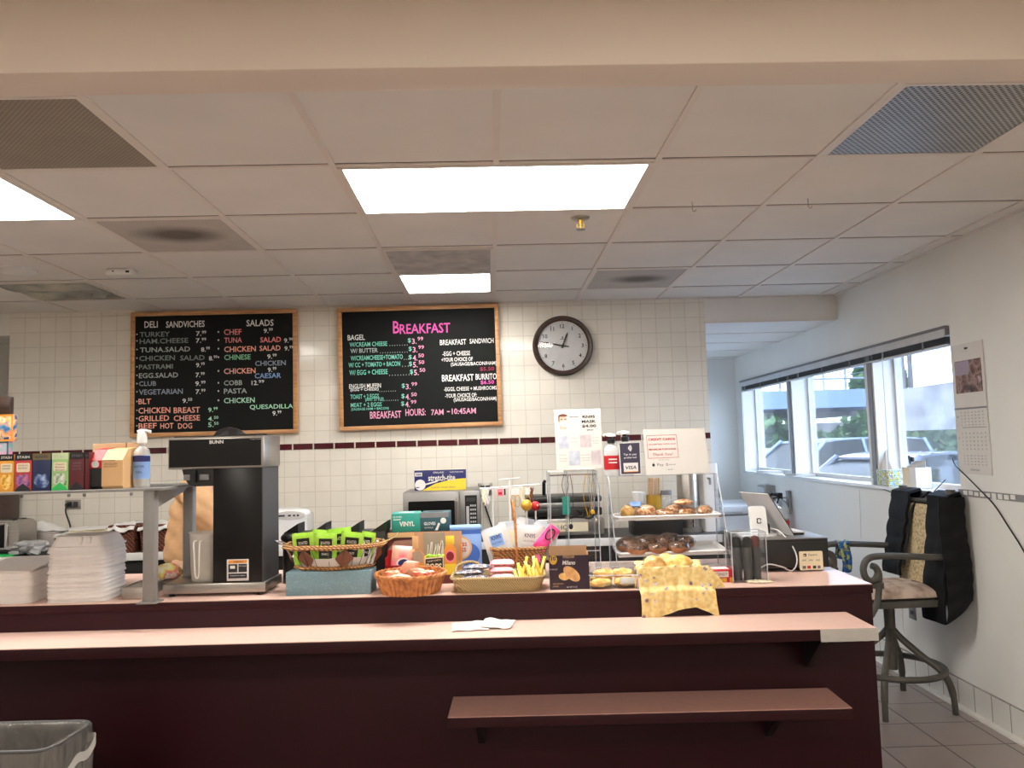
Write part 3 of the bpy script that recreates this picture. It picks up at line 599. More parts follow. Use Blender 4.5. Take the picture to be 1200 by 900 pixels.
m = MB(); m.b2((-3.74, 5.45, BC+.001), (-3.37, 5.66, 1.30), .004); t = thing('dark_cabinet', 'dark brown cabinet at the left edge of the tiled wall', 'cabinet', (0, 0, 0)); m.done('body', 'dark_wood', t)
m = MB(); m.box((-3.40, 5.447, 1.18), (.03, .006, .03)); m.done('sticker', 'white', t); m = MB(); m.tube([(-3.42, 5.45, .98), (-3.42, 5.43, 1.0), (-3.42, 5.43, 1.08), (-3.42, 5.45, 1.10)], .004, 6); m.done('handle', 'steel', t)
# wicker baskets with cloth, box
def basket_box(px0, px1, py0, py1, Y, depth, label, name='wicker_basket', mat='wicker_red', cloth=None, base=BC):
    a = at(px0, py1, y=Y); b = at(px1, py0, y=Y); w = b.x-a.x; h = at((px0+px1)/2, py0, y=Y).z-base; cx = (a.x+b.x)/2
    t = thing(name, label, 'basket', (cx, Y+depth/2, base)); q = MB()
    def wall(u, v):
        k = (u*4) % 4; s = int(k); f = k-s; hw = w/2*(.9+.1*v); hd = depth/2*(.9+.1*v); P = [(-hw, -hd), (hw, -hd), (hw, hd), (-hw, hd), (-hw, -hd)]; x = P[s][0]+(P[s+1][0]-P[s][0])*f if s < 4 else P[4][0]; y = P[s][1]+(P[s+1][1]-P[s][1])*f if s < 4 else P[4][1]
        wv = .003*math.sin(u*4*22*PI/2+math.floor(v*9+.5)*PI); n = [(0, -1), (1, 0), (0, 1), (-1, 0), (0, -1)][min(s, 4)]
        return (x+n[0]*wv, y+n[1]*wv, h*v)
    q.grid(wall, 128, 18, .006); q.b2((-w*.44, -depth*.44, 0), (w*.44, depth*.44, .008)); q.done('body', mat, t)
    q = MB(); q.tube([(-w/2, -depth/2, h), (w/2, -depth/2, h), (w/2, depth/2, h), (-w/2, depth/2, h)], .009, 8, True); q.done('rim', mat, t)
    if cloth: q = MB(); q.grid(lambda u, v: ((u-.5)*w*1.06, (v-.5)*depth*1.1-.01, h+.012+.02*noise.noise(Vector((u*4, v*3, w*9)))-.05*max(0, .12-v)*6), 30, 14, .006); q.done('cloth_liner', cloth, t)
    return t, w, h, cx
basket_box(128, 157, 617, 642, 5.12, .26, 'dark reddish wicker basket under a white cloth, left of the steel post', cloth='white')
basket_box(163, 199, 616, 644, 5.16, .26, 'dark reddish wicker basket right of the steel post, behind the person', cloth='white')
t = thing('napkin_tray', 'wide tray of folded white cloths beside the wicker basket', 'tray', (-2.72, 5.30, BC))
m = MB(); m.b2((-.15, -.10, 0), (.15, .10, .10), .004); m.done('box', 'red_brown', t)
m = MB(); m.b2((-.155, -.11, .10), (.155, .11, .11), .003); m.done('lid', 'white', t)
for k, (x, y, a) in enumerate(((-.05, 0, .05), (.06, -.02, -.1), (.02, .03, .2))):
    m = MB(); m.grid(lambda u, v: ((u-.5)*.22, (v-.5)*.18, .006+.012*abs(noise.noise(Vector((u*3, v*3, k*4))))+.004*math.sin(v*9)), 14, 10, .006); solo(m, 'folded_cloth', ('white folded cloth on the left of the cloth tray', 'white folded cloth on the right of the cloth tray', 'white folded cloth at the back of the cloth tray')[k], 'cloth', 'cream' if k == 1 else 'white', (-2.72+x, 5.30+y, BC+.112+.014*k), 'folded cloths on the tray', a)
# white appliance
t = thing('bread_machine', 'white kitchen appliance with an oval control panel behind the coffee machine', 'appliance', (-1.40, 5.30, BC))
m = MB(); m.prism(rr(.34, .30, .06), 0, .20, 'z'); m.done('body', 'white_gloss', t)
m = MB(); m.grid(lambda u, v: (.172*math.cos(2*PI*u)*(1-v**3), .152*math.sin(2*PI*u)*(1-v**3), .20+.045*math.sin(v*PI/2)), 32, 8); m.done('lid', 'white_gloss', t)
m = MB(); m.lathe([(0, 0), (.1, 0), (.105, -.004)], (.07, -.153, .205), 24, 1, .28, (PI/2, 0, 0)); pnl = m.done('control_panel', 'pale_grey', t)
m = MB()
for x, w in ((.02, .04), (.07, .02), (.10, .015), (.125, .015)): m.box((x, -.156, .205), (w, .004, .012), None, .002)
m.done('buttons', 'dark_grey', pnl)
# microwave and wrap box
t = thing('microwave', 'silver microwave oven with a black door window under the cling film box', 'microwave', (-.336, 5.10, BC))
h = .335; w = .50
m = MB(); m.b2((-w/2, .02, .012), (w/2, .42, h), .006); m.done('body', 'steel_dull', t)
m = MB(); m.b2((-w/2, 0, .012), (w/2-.135, .024, h-.002), .004); dr = m.done('door', 'steel_dull', t)
m = MB(); m.prism(rr(.30, .20, .008), -.003, .002, 'y'); 
for v in m.v: v.x += -.065; v.z += .175
m.done('window', 'black_gloss', dr)
m = MB(); m.b2((w/2-.133, 0, .012), (w/2, .024, h-.002), .004); cp = m.done('control_column', 'steel_dull', t)
m = MB(); m.b2((w/2-.098, -.003, .03), (w/2-.02, .001, h-.03)); kp = m.done('keypad', 'black', cp)
m = MB(); m.mat('dark_grey'); m.b2((w/2-.09, -.005, h-.07), (w/2-.03, -.002, h-.045)); m.mat('light_grey')
for r in range(8):
    for c in range(3): m.b2((w/2-.065+c*.014, -.005, .05+r*.026), (w/2-.055+c*.014, -.002, .062+r*.026))
m.b2((w/2-.09, -.005, .045), (w/2-.072, -.002, .235)); m.done('keys', None, kp)
m = MB(); m.tube([(w/2-.15, -.002, .06), (w/2-.15, -.03, .075), (w/2-.15, -.03, .27), (w/2-.15, -.002, .285)], .008, 8); m.done('handle', 'steel', dr)
for x in (-.2, .2):
    for y in (.05, .38): m = MB(); m.cyl((x, y, 0), (x, y, .013), .014, n=10); m.done('foot', 'black', t)
def carton(name, label, cat, loc, w, d, h, mat, rz=0, group=None, bev=.0015):
    t = thing(name, label, cat, loc, rz, group); m = MB(); m.b2((-w/2, -d/2, 0), (w/2, d/2, h), bev); return t, m.done('box', mat, t)
def face(d): return -d/2-.0006
t, bx = carton('cling_film_box', 'blue and yellow cling film box lying on the microwave', 'box', (-.352, 5.30, BC+.336), .345, .12, .135, 'navy', .02)
m = MB(); y = -.0615; m.prism([(-.172, 0), (.172, 0), (.172, .075), (.08, .07), (-.03, .045), (-.10, .012), (-.12, .0)], y, -.06, 'y'); m.done('print', 'yellow', bx)
m = MB(); m.lathe([(0, 0), (.036, 0)], (-.134, y-.0004, .038), 20, 1, 1, (PI/2, 0, 0)); m.prism([(-.12, .03), (-.12, .04), (-.01, .068), (-.02, .055)], y-.0006, y, 'y'); m.b2((-.168, y-.0006, .095), (-.12, y, .12)); m.done('print', 'white', bx)
m = MB(); m.text('stretch-tite', (.01, y-.0006, .083), XD, ZD, .18, .042, bold=.02); m.text('KIRKLAND', (-.01, y-.0006, .118), XD, ZD, .07, .012); m.text('PLASTIC FOOD WRAP', (.11, y-.0006, .118), XD, ZD, .09, .009); m.done('lettering', 'white', bx, smooth=0)
m = MB(); m.text('3000', (-.144, y-.0012, .107), XD, ZD, .036, .016, bold=.02); m.text('PLASTIC FOOD WRAP', (.02, y-.0006, .018), XD, ZD, .16, .010); m.b2((-.162, y-.001, .018), (-.14, y, .024)); m.done('lettering', 'navy', bx, smooth=0)
m = MB(); m.b2((-.172, -.059, .1352), (.172, .059, .1362)); m.done('lid', 'cream', bx)
# outlet with chargers, cord
t, c, w = outlet(560, 577, 566, 580, 'dark wall outlet crowded with white plugs beside the microwave')
for k, dx in enumerate((-.03, .01)):
    m = MB(); m.box((c.x+dx, WY-.03, c.z-.01), (.035, .035, .045), None, .006); m.mat('white'); m.mats[0] = M['white']; m.tube(smooth_path([(c.x+dx, WY-.045, c.z-.03), (c.x+dx+.02, WY-.06, c.z-.08), (c.x+dx-.015, WY-.06, c.z-.10), (c.x+dx+.01, WY-.05, c.z-.05)]), .004, 6); solo(m, 'charger', ('left', 'right')[k]+' white charger plug in the outlet beside the microwave', 'charger', None, None, 'chargers in the outlet')
m = MB(); m.tube(smooth_path([(c.x-.035, WY-.02, c.z-.02), (c.x, WY-.03, c.z-.13), (c.x+.05, WY-.03, c.z-.30), (c.x+.055, WY-.04, c.z-.40)]), .006, 6); solo(m, 'power_cord', 'black cord running down the tiles beside the microwave', 'cord', 'black')
# sandwich press / slicer right of the microwave
t = thing('sandwich_press', 'black and steel sandwich press behind the masks', 'grill', (.47, 5.32, BC))
m = MB(); m.b2((-.26, -.17, .02), (.26, .17, .13), .01); m.done('base', 'steel', t)
m = MB(); m.b2((-.25, -.16, .145), (.25, .17, .20), .012); m.b2((-.25, -.16, .235), (.25, .17, .275), .012); m.done('plates', 'black', t)
m = MB(); m.b2((-.24, -.155, .20), (.24, .165, .235), .008); m.done('lid', 'steel_dull', t)
m = MB(); m.tube([(-.12, .05, .27), (-.12, .02, .36), (-.115, .0, .37)], .012, 8); m.done('handle', 'black', t)
m = MB(); m.b2((-.10, -.173, .045), (.15, -.169, .105)); m.done('label_plate', 'cream', t); m = MB(); m.text('HOT', (0, -.1735, .075), XD, ZD, .1, .03); m.done('lettering', 'ink', t, smooth=0)
# steel urn, stirrers, canister, black box seen through the pastry case
t = thing('coffee_urn', 'tall steel urn behind the pastry case', 'urn', (1.345, 5.36, BC))
m = MB(); m.lathe([(0, 0), (.085, 0), (.085, .02), (.075, .03), (.075, .40), (.065, .43), (0, .44)], n=32); m.done('body', 'steel', t)
m = MB(); m.lathe([(.02, .44), (.03, .45), (.02, .47), (0, .475)], n=16); m.done('lid_knob', 'black', t)
m = MB(); m.cyl((0, -.07, .06), (0, -.12, .06), .01); m.cyl((0, -.115, .09), (0, -.115, .04), .008); m.done('tap', 'chrome', t)
t = thing('stirrer_jar', 'jar full of wooden coffee stirrers behind the pastry case', 'jar', (1.09, 5.28, BC+.16))
m = MB(); m.lathe([(0, 0), (.05, 0), (.052, .10), (.048, .10), (.046, .006), (0, .006)], n=24); m.done('jar', 'gold', t)
for k in range(26):
    a = k*2.4; r = .036*math.sqrt((k+.5)/26); x, y = r*math.cos(a), r*math.sin(a); m = MB(); m.box((x*1.15, y*1.15, .115), (.007, .002, .20), (y*2, x*2, a)); m.done('stick', 'stick_wood', t)
t = thing('drinks_stand', 'black box stand holding the stirrer jar behind the pastry case', 'stand', (1.09, 5.28, BC)); m = MB(); m.b2((-.16, -.12, 0), (.16, .12, .158), .004); m.done('box', 'black', t); m = MB(); m.b2((-.15, -.123, .1), (.15, -.119, .14)); m.done('strip', 'steel_dull', t)
t = thing('paper_cup', 'white paper cup beside the jar of stirrers', 'cup', (.985, 5.27, BC+.16)); m = MB(); m.lathe([(0, 0), (.032, 0), (.042, .12), (.040, .12), (.031, .004)], n=24); m.done('cup', 'white', t); m = MB(); m.lathe([(0, .128), (.03, .128), (.044, .122), (.044, .116)], n=24); m.done('lid', 'white_gloss', t)
t = thing('glass_jar', 'small clear jar with a grey lid right of the stirrers', 'jar', (1.17, 5.26, BC+.16)); m = MB(); m.lathe([(0, 0), (.034, 0), (.036, .09), (.03, .10)], n=20); m.done('jar', 'acrylic', t); m = MB(); m.lathe([(0, .13), (.036, .128), (.037, .10)], n=20); m.done('lid', 'grey_plastic', t)
t = thing('water_dispenser', 'white upright dispenser right of the steel urn', 'dispenser', (1.49, 5.40, BC)); m = MB(); m.prism(rr(.10, .22, .02), 0, .46, 'z'); m.done('body', 'white_gloss', t); m = MB(); m.tube([(-.02, -.11, .36), (-.02, -.15, .36), (-.02, -.15, .32)], .008, 8); m.done('tap', 'grey_plastic', t)

# ------------------------------------------------------------------ steel overhead shelf and its boxes
SZ = 1.393
p0 = at(176, 706, z=CT); XS = p0.x + .02
t = thing('steel_shelf', 'grey steel shelf on posts above the left end of the counter', 'shelf', (XS, p0.y, CT))
m = MB(); m.b2((-1.6, -.03, SZ-CT-.011), (.04, .44, SZ-CT), .002); m.done('shelf_board', 'shelf_grey', t)
for (x, y) in ((-.02, .0), (-.02, .40), (-1.5, 0), (-1.5, .40)):
    m = MB(); m.b2((x-.022, y-.022, 0), (x+.022, y+.022, SZ-CT-.011), .003); m.b2((x-.04, y-.035, 0), (x+.04, y+.035, .006)); po = m.done('post', 'shelf_grey', t)
    if x > -1 and y < .1: m = MB(); m.prism([(y+.02, SZ-CT-.011), (y+.36, SZ-CT-.011), (y+.30, SZ-CT-.035), (y+.02, SZ-CT-.085)], x-.01, x+.01, 'x'); m.done('bracket', 'shelf_grey', po)
SY = p0.y-.025
TX = []
def tea(px0, px1, top, bot, body, label, title, band='black', art=None, arch=None, lines=(), tcol='white', lbox=None, depth=.10):
    y = SY+.02; a = at(px0, 573, y=y); b = at(px1, 573, y=y); w = b.x-a.x-.002; h = .150
    t = thing('tea_box', label, 'tea box', ((a.x+b.x)/2, y+depth/2, SZ), 0, 'tea boxes in a row on the steel shelf')
    m = MB(); m.b2((-w/2, -depth/2, 0), (w/2, depth/2, h), .001); bx = m.done('box', body, t); f = -depth/2
    if band: m = MB(); m.b2((-w/2, f-.0008, h-.026), (w/2, f, h)); m.done('band', band, bx)
    m = MB(); m.text(title, (0, f-.001, h-.013), XD, ZD, w*.72, .010, bold=.02); m.done('lettering', tcol, bx, smooth=0)
    if lbox:
        m = MB(); m.prism([(x, z+.095) for x, z in rr(w*.78, .036, .006)], f-.001, f, 'y'); m.done('label_panel', lbox, bx)
        m = MB()
        for k, s in enumerate(lines): m.text(s, (0, f-.0014, .104-k*.011), XD, ZD, w*.55, .007)
        m.done('lettering', 'ink', bx, smooth=0)
    elif lines:
        m = MB()
        for k, s in enumerate(lines): m.text(s, (0, f-.0014, .108-k*.012), XD, ZD, w*.6, .008)
        m.done('lettering', tcol, bx, smooth=0)
    if art: m = MB(); m.prism([(w*.40*math.cos(q)*(1+.3*noise.noise(Vector((q, w*50, 1)))), .042+.03*math.sin(q)*(1+.4*noise.noise(Vector((q, w*40, 5))))) for q in [2*PI*i/24 for i in range(24)]], f-.0008, f, 'y'); m.done('picture', art, bx)
    if arch: m = MB(); m.prism([(-w*.48, 0), (w*.48, 0), (w*.40, .012), (0, .032), (-w*.40, .012)], f-.0016, f, 'y'); m.done('tear_arch', arch, bx)
patchy('tea_orange_art', [(150, 70, 20), (240, 190, 60), (250, 220, 170)], 60); patchy('tea_purple_art', [(70, 40, 90), (150, 100, 160), (210, 120, 130)], 60)
patchy('tea_sky_art', [(18, 24, 50), (40, 70, 130), (170, 190, 220)], 30); patchy('tea_green_art', [(60, 110, 50), (190, 200, 180), (230, 235, 225)], 60)
plain('tea_orange', (228, 160, 52)); plain('tea_red', (186, 62, 66)); plain('tea_navy', (26, 38, 80)); plain('tea_green', (150, 196, 124)); plain('tea_pale', (204, 220, 176)); plain('tea_wine', (92, 26, 34)); plain('tea_olive', (110, 96, 54))
tea(-2, 16, 523, 573, 'tea_orange', 'orange tea box at the left end of the row', 'STASH', 'black', 'tea_orange_art', None, ('ORANGE', 'GINGER'), lbox='cream')
tea(16.5, 37, 523, 573, 'tea_red', 'red tea box with a dark arch, second from the left', 'STASH', 'black', 'tea_purple_art', 'ink', ('ENGLISH', 'BREAKFAST'), lbox='cream')
tea(37.5, 59, 523, 573, 'tea_navy', 'navy blue tea box with a night sky picture', 'BLENDED', 'tea_olive', 'tea_sky_art', None, ('Decaf', 'Chamomile', 'TEA'), 'tea_navy')
tea(60, 80, 523, 573, 'tea_green', 'pale green tea box', 'STASH', 'tea_pale', 'tea_green_art', 'green', ('Organic', 'Premium', 'Green'), 'tea_green_art', lbox='cream')
tea(81, 98.5, 523, 573, 'tea_wine', 'dark red tea box with a black top', 'STASH', 'black', None, 'ink', ('ENGLISH', 'BREAKFAST', 'BLACK TEA'), 'grey_ink')
tea(99, 104, 523, 573, 'tea_wine', 'narrow dark tea box half behind the slanted tea carton', 'STASH', 'black', None, None, (), 'grey_ink', depth=.08)
# slanted tea carton and the cardboard box behind it
y = SY+.03; a = at(104, 573, y=y); b = at(143.5, 573, y=y); w = b.x-a.x
t = thing('tea_carton', 'slant-fronted carton, red and black on the left and tan on the right, on the shelf', 'carton', ((a.x+b.x)/2, y, SZ))
pr = [(0, .012), (.012, 0), (.12, 0), (.12, .165), (.045, .158), (0, .115)]
def slanted(x0, x1, mat, name, par): m = MB(); m.prism(pr, x0, x1, 'x'); return m.done(name, mat, par, smooth=0)
slanted(-w/2+.05, w/2, 'kraft', 'box', t)
q = slanted(-w/2, -w/2+.05, 'black', 'side_panel', t); m = MB(); m.prism([(-.0008, .085), (-.0008, .115), (.044, .159), (.12, .166), (.12, .163), (.046, .156), (.0, .112), (0, .085)], -w/2-.0004, -w/2+.0502, 'x'); m.done('red_top', 'red', q, smooth=0)
m = MB(); m.prism([(x-w/2+.025, z+.10) for x, z in rr(.03, .026, .012)], -.002, .0, 'y'); m.done('emblem', 'pale_grey', q)
m = MB(); m.text('ENGLISH', (.02, -.0008, .100), XD, ZD, .05, .008); m.text('BREAKFAST', (.02, -.0008, .090), XD, ZD, .055, .006); m.b2((-w/2+.004, -.0008, .113), (w/2-.03, .0, .1155)); m.done('lettering', 'brown', t, smooth=0)
y2 = SY+.17; a = at(107, 573, y=y2); b = at(155, 573, y=y2); w = b.x-a.x
t, bx = carton('cardboard_box', 'plain cardboard box behind the slant-fronted tea carton', 'box', ((a.x+b.x)/2, y2+.05, SZ), w, .09, .185, 'tan_card')
m = MB(); m.b2((w/2-.03, -.046, 0), (w/2-.027, -.0448, .185)); m.done('fold', 'brown', bx)
# sanitizer on the shelf
t = thing('hand_sanitizer', 'clear pump bottle with a blue label, on the right end of the steel shelf', 'bottle', at(166, 572, y=SY+.12).xy.to_3d()+Vector((0, 0, SZ)))
t.scale = (1.05, 1.05, 1.14)
m = MB(); m.lathe([(0, 0), (.030, 0), (.033, .006), (.033, .115), (.028, .135), (.012, .147), (.012, .152)], n=24, sy=.7); m.done('bottle', 'thin_film', t)
m = MB(); m.grid(lambda u, v: (.0338*math.cos(-PI*.95+u*PI*.9), .0338*.7*math.sin(-PI*.95+u*PI*.9), .03+v*.085), 16, 1); lb = m.done('label', 'light_blue', t)
m = MB(); m.grid(lambda u, v: (.0342*math.cos(-PI*.95+u*PI*.9), .0342*.7*math.sin(-PI*.95+u*PI*.9), .092+v*.023*(1-.3*abs(u-.5))), 16, 1); m.done('print', 'navy', lb); m = MB(); m.text('SANITIZER', (0, -.0245, .075), XD, ZD, .04, .008); m.text('GEL', (0, -.0245, .055), XD, ZD, .025, .008); m.done('lettering', 'navy', lb, smooth=0)
m = MB(); m.lathe([(0, .205), (.012, .203), (.018, .19), (.018, .16), (.011, .152)], n=18); m.tube([(-.018, 0, .201), (.0, 0, .205), (.034, 0, .2)], .006, 8); m.done('pump', 'white', t)
# picture boxes standing at the far left of the shelf
patchy('blue_orange_print', [(30, 50, 120), (60, 140, 190), (236, 150, 80), (240, 210, 160), (40, 60, 130)], 26); patchy('pink_teal_print', [(200, 70, 150), (226, 130, 180), (90, 170, 160)], 14)
yb = SY+.16
for (px0, px1, z0, z1, mat, lab, rim) in ((-30, 10.5, 0, .205, 'pink_teal_print', 'pink and teal box at the far left, bottom of its stack', 'dark_teal'), (-30, 15, .206, .318, 'blue_orange_print', 'box with a blue and orange print, middle of the stack at far left', 'orange'), (-30, 10.5, .319, .393, 'dark_wood', 'dark brown box on top of the stack at far left', None)):
    a = at(px0, 500, y=yb); b = at(px1, 500, y=yb); w = b.x-a.x
    t, bx = carton('snack_box', lab, 'box', ((a.x+b.x)/2, yb+.015, SZ+z0), w, .03, z1-z0, mat)
    if rim:
        m = MB(); h = z1-z0
        for (q, r) in (((-w/2, 0), (w/2, .007)), ((-w/2, h-.007), (w/2, h)), ((w/2-.007, .007), (w/2, h-.007))): m.b2((q[0], -.0162, q[1]), (r[0], -.0148, r[1]))
        m.done('border', rim, bx)

# ------------------------------------------------------------------ left end of the counter: foam clamshells, pan, bag
def foam_tray(w, d, h, lid=False):
    q = MB()
    def ring(k, z): return [(x*k, y*k, z) for x, y in rr(w, d, .035, 3)]
    n = len(rr(w, d, .035, 3))
    lv = [(1, 0), (1, .006), (.985, .0075), (.965, h), (.0, h+.001)] if not lid else [(1, 0), (1, .006), (.95, .008), (.80, h*.9), (.76, h), (0, h+.001)]
    vs = []; fs = []
    for k, z in lv: vs += ring(max(k, .001), z)
    for i in range(len(lv)-1):
        for j in range(n): l = (j+1) % n; fs.append([i*n+j, i*n+l, (i+1)*n+l, (i+1)*n+j])
    q.add(vs, fs); return q
FW, FD = .235, .225
xa = at(57, 706, z=CT).x
sx = xa+FW/2-.002; sy = cfront(sx)+.018+FD/2
first = None
for k in range(13):
    z = CT+.0005+k*.0165
    lab = ('lowest' if k == 0 else '%s from the bottom' % ('second third fourth fifth sixth seventh eighth ninth tenth eleventh twelfth thirteenth'.split()[k-1]))
    if k == 12: lab = 'uppermost'
    lab += ' white foam container in the tall stack by the steel post'
    jx, jy = random.uniform(-.003, .003), random.uniform(-.003, .003)
    if first is None: first = tag(foam_tray(FW, FD, .0158).done('foam_container', 'white_foam', None, (sx, sy, z)), lab, 'food container', 'foam containers in the tall stack'); o = first
    else: o = dup(first, (sx+jx, sy+jy, z), label=lab)
q = foam_tray(FW, FD, .048, True)
for x in (.02, .055): q.box((x, -FD/2+.020, .030), (.012, .03, .03), None, .004)
o = tag(q.done('foam_container', 'white_foam', None, (sx, sy, CT+.0005+13*.0165)), 'domed foam container closing the top of the tall stack by the steel post', 'food container', 'foam containers in the tall stack')
sx2 = at(38, 706, z=CT).x-FW/2; f2 = None
sy2 = cfront(sx2)+.03+FD/2
for k in range(4):
    lab = ('bottom', 'second lowest', 'second highest', 'top')[k]+' foam container in the low stack at the left edge'
    z = CT+.0005+k*.0305
    if f2 is None: f2 = tag(foam_tray(FW, FD, .03).done('foam_container', 'white_foam', None, (sx2, sy2, z)), lab, 'food container', 'foam containers in the low stack')
    else: dup(f2, (sx2+random.uniform(-.004, .004), sy2, z), label=lab)
q = MB(); q.grid(lambda u, v: ((u-.5)*FW*.98, (v-.5)*FD, .004+.03*v+.003*math.sin(u*PI)), 10, 8, .006); tag(q.done('foam_clamshell', 'white_foam', None, (sx2+.003, sy2, CT+.124)), 'sloping foam container closing the low stack at the left edge', 'food container')
pa = at(138, 705, z=CT); t = thing('steel_pan', 'small steel pan between the foam containers and the post', 'pan', (pa.x+.045, pa.y+.12, CT+.0005))
m = MB(); m.b2((-.045, -.09, 0), (.045, .09, .045), .004); m.done('pan', 'steel', t); m = MB()
m.tube([(-.048, -.093, .046), (.048, -.093, .046), (.048, .093, .046), (-.048, .093, .046)], .003, 6, True); m.done('rim', 'steel', t)
BX0, BX1 = at(181, 680, y=3.57).x, at(213, 680, y=3.57).x
t = thing('steel_tray', 'flat steel tray under the yellow bag behind the post', 'tray', ((BX0+BX1)/2, 3.57, CT)); m = MB(); m.prism([(x, y) for x, y in rr(BX1-BX0+.01, .18, .02)], 0, .03, 'z'); m.done('tray', 'steel', t)
patchy('bread_bag', [(226, 210, 90), (240, 236, 214), (236, 220, 120), (228, 120, 110), (240, 236, 220)], 16, .35)
m = MB(); m.ball((0, 0, 0), (BX1-BX0)/2, 28, 16, 1.0, .8, .62, .15, 5)
for v in m.v: v.z = max(-.03, v.z + .006*noise.noise(v*40)); 
for v in m.v: v.z += .03
solo(m, 'bread_bag', 'yellow and white printed bag lying on a steel tray behind the post', 'bag', 'bread_bag', ((BX0+BX1)/2, 3.57, CT+.031))

# ------------------------------------------------------------------ coffee brewer
bl = at(190, 701, z=CT); BWd, BDp = .425, .215
t = thing('coffee_brewer', 'tall black and steel coffee brewer on the counter', 'coffee machine', (bl.x+BWd/2, bl.y+BDp/2+.004, CT), CTH)
k = .003495
X0 = -BWd/2; 
def bx_(px): return X0+(px-190)*k*.995
def bz_(py): return (701-py)*k
m = MB(); m.b2((X0, -BDp/2, .012), (-X0, BDp/2, .052), .004); ba = m.done('base', 'steel', t)
for x in (X0+.03, -X0-.03):
    for y in (-.085, .085): m = MB(); m.cyl((x, y, 0), (x, y, .013), .012, n=12); m.done('foot', 'black', ba)
m = MB(); m.b2((bx_(249), -BDp/2+.004, .052), (bx_(308), BDp/2-.004, bz_(551)), .005); col_ = m.done('column', 'black_gloss', t)
m = MB(); m.b2((bx_(308), -BDp/2+.004, .052), (bx_(308)+.003, BDp/2-.004, bz_(551))); m.done('side_cover', 'dark_grey', col_)
zt, zb = bz_(514), bz_(552)
m = MB(); m.b2((bx_(195), -BDp/2, zb), (bx_(311), BDp/2, zt), .006); hd = m.done('head', 'steel', t)
m = MB(); m.b2((bx_(197), -BDp/2-.002, bz_(549.5)), (bx_(307.5), -BDp/2+.001, bz_(517))); fp = m.done('front_panel', 'black_gloss', hd)
m = MB(); m.text('BUNN', (bx_(254), -BDp/2-.0021, bz_(520.5)), XD, ZD, .058, .015, bold=.03); m.text('Airpot System', (bx_(301), -BDp/2-.0021, bz_(518.5)), XD, ZD, .045, .004); m.done('lettering', 'white', fp, smooth=0)
m = MB(); m.prism([(bx_(211), zb-.001), (bx_(213), zb-.03), (bx_(219), zb-.066), (bx_(226), zb-.072), (bx_(250), zb-.072), (bx_(250), zb-.001)], -BDp/2+.012, BDp/2-.03, 'y'); fn = m.done('funnel', 'black', t)
for px in (217, 238):
    m = MB(); m.box((bx_(px), -BDp/2+.010, zb-.034), (.040 if px > 230 else .026, .006, .024), None, .002); tg = m.done('tag', 'grey_plastic', fn)
m = MB(); m.box((bx_(228), -BDp/2+.006, zb-.03), (.008, .03, .05), None, .002); m.done('funnel_handle', 'black', fn)
m = MB(); m.b2((bx_(266), -BDp/2+.002, bz_(684)), (bx_(292), -BDp/2+.004, bz_(659)), .001); wl = m.done('warning_label', 'pale_grey', col_)
y = -BDp/2+.0015
m = MB(); m.b2((bx_(268), y, bz_(663.5)), (bx_(290), y+.002, bz_(660))); m.done('print', 'orange', wl)
m = MB(); m.b2((bx_(268), y, bz_(674)), (bx_(278.5), y+.002, bz_(664.5))); m.b2((bx_(280), y, bz_(674)), (bx_(290), y+.002, bz_(664.5))); m.b2((bx_(268), y, bz_(681)), (bx_(290), y+.002, bz_(675.5))); m.done('print', 'ink', wl)
m = MB(); m.text('WARNING', (bx_(280), y-.0003, bz_(661.8)), XD, ZD, .04, .007); m.done('lettering', 'ink', wl, smooth=0)
m = MB(); m.box((bx_(273), y-.0003, bz_(668)), (.02, .0006, .012)); m.text('HOT LIQUID', (bx_(285), y-.0003, bz_(667)), XD, ZD, .03, .006); m.text('Keep funnel seated', (bx_(279), y-.0003, bz_(678)), XD, ZD, .06, .006); m.done('lettering', 'white', wl, smooth=0)
m = MB(); m.b2((bx_(200), -BDp/2+.02, zt), (bx_(300), BDp/2-.02, zt+.004)); m.box((bx_(285), .03, zt+.006), (.11, .02, .008)); m.done('top_lid', 'black', hd)
PB = t
# pitcher under the funnel
t = thing('plastic_pitcher', 'frosted plastic pitcher standing under the coffee brewer funnel', 'pitcher', (bl.x+BWd/2+bx_(229), bl.y+BDp/2+.0, CT+.0525), CTH)
m = MB(); m.lathe([(0, 0), (.052, 0), (.056, .006), (.064, .195), (.068, .20), (.0655, .20), (.062, .195), (.054, .008), (0, .006)], n=36); m.done('body', 'milky', t)
m = MB(); m.tube(smooth_path([(-.013, -.062, .17), (-.013, -.088, .165), (-.010, -.09, .12), (-.008, -.082, .03), (.006, -.082, .03), (.011, -.09, .12), (.013, -.088, .165), (.013, -.062, .17)]), .0035, 8); m.done('handle', 'white', t)
m = MB(); m.lathe([(0, .01), (.0535, .01), (.055, .05), (0, .05)], n=30); m.done('liquid', 'cream', t)

# ------------------------------------------------------------------ middle of the counter
def pouch(w, h, t_, seed=0, bend=.0):
    "sealed flat packet standing in the xz plane"
    q = MB()
    def f(sg):
        def g(u, v):
            e = max(0, (1-abs(2*u-1)**4)*(1-abs(2*v-1)**6)); c = .003*noise.noise(Vector((u*5, v*6, seed)))
            return ((u-.5)*w, sg*(t_/2*e)+c+bend*(v-.5)**2, v*h)
        return g
    q.grid(f(-1), 10, 12); q.grid(f(1), 10, 12); return q
def place(q, rot, loc):
    R = Euler(rot).to_matrix().to_4x4()
    for v in q.v: v.xyz = (R @ v)+Vector(loc)
    return q
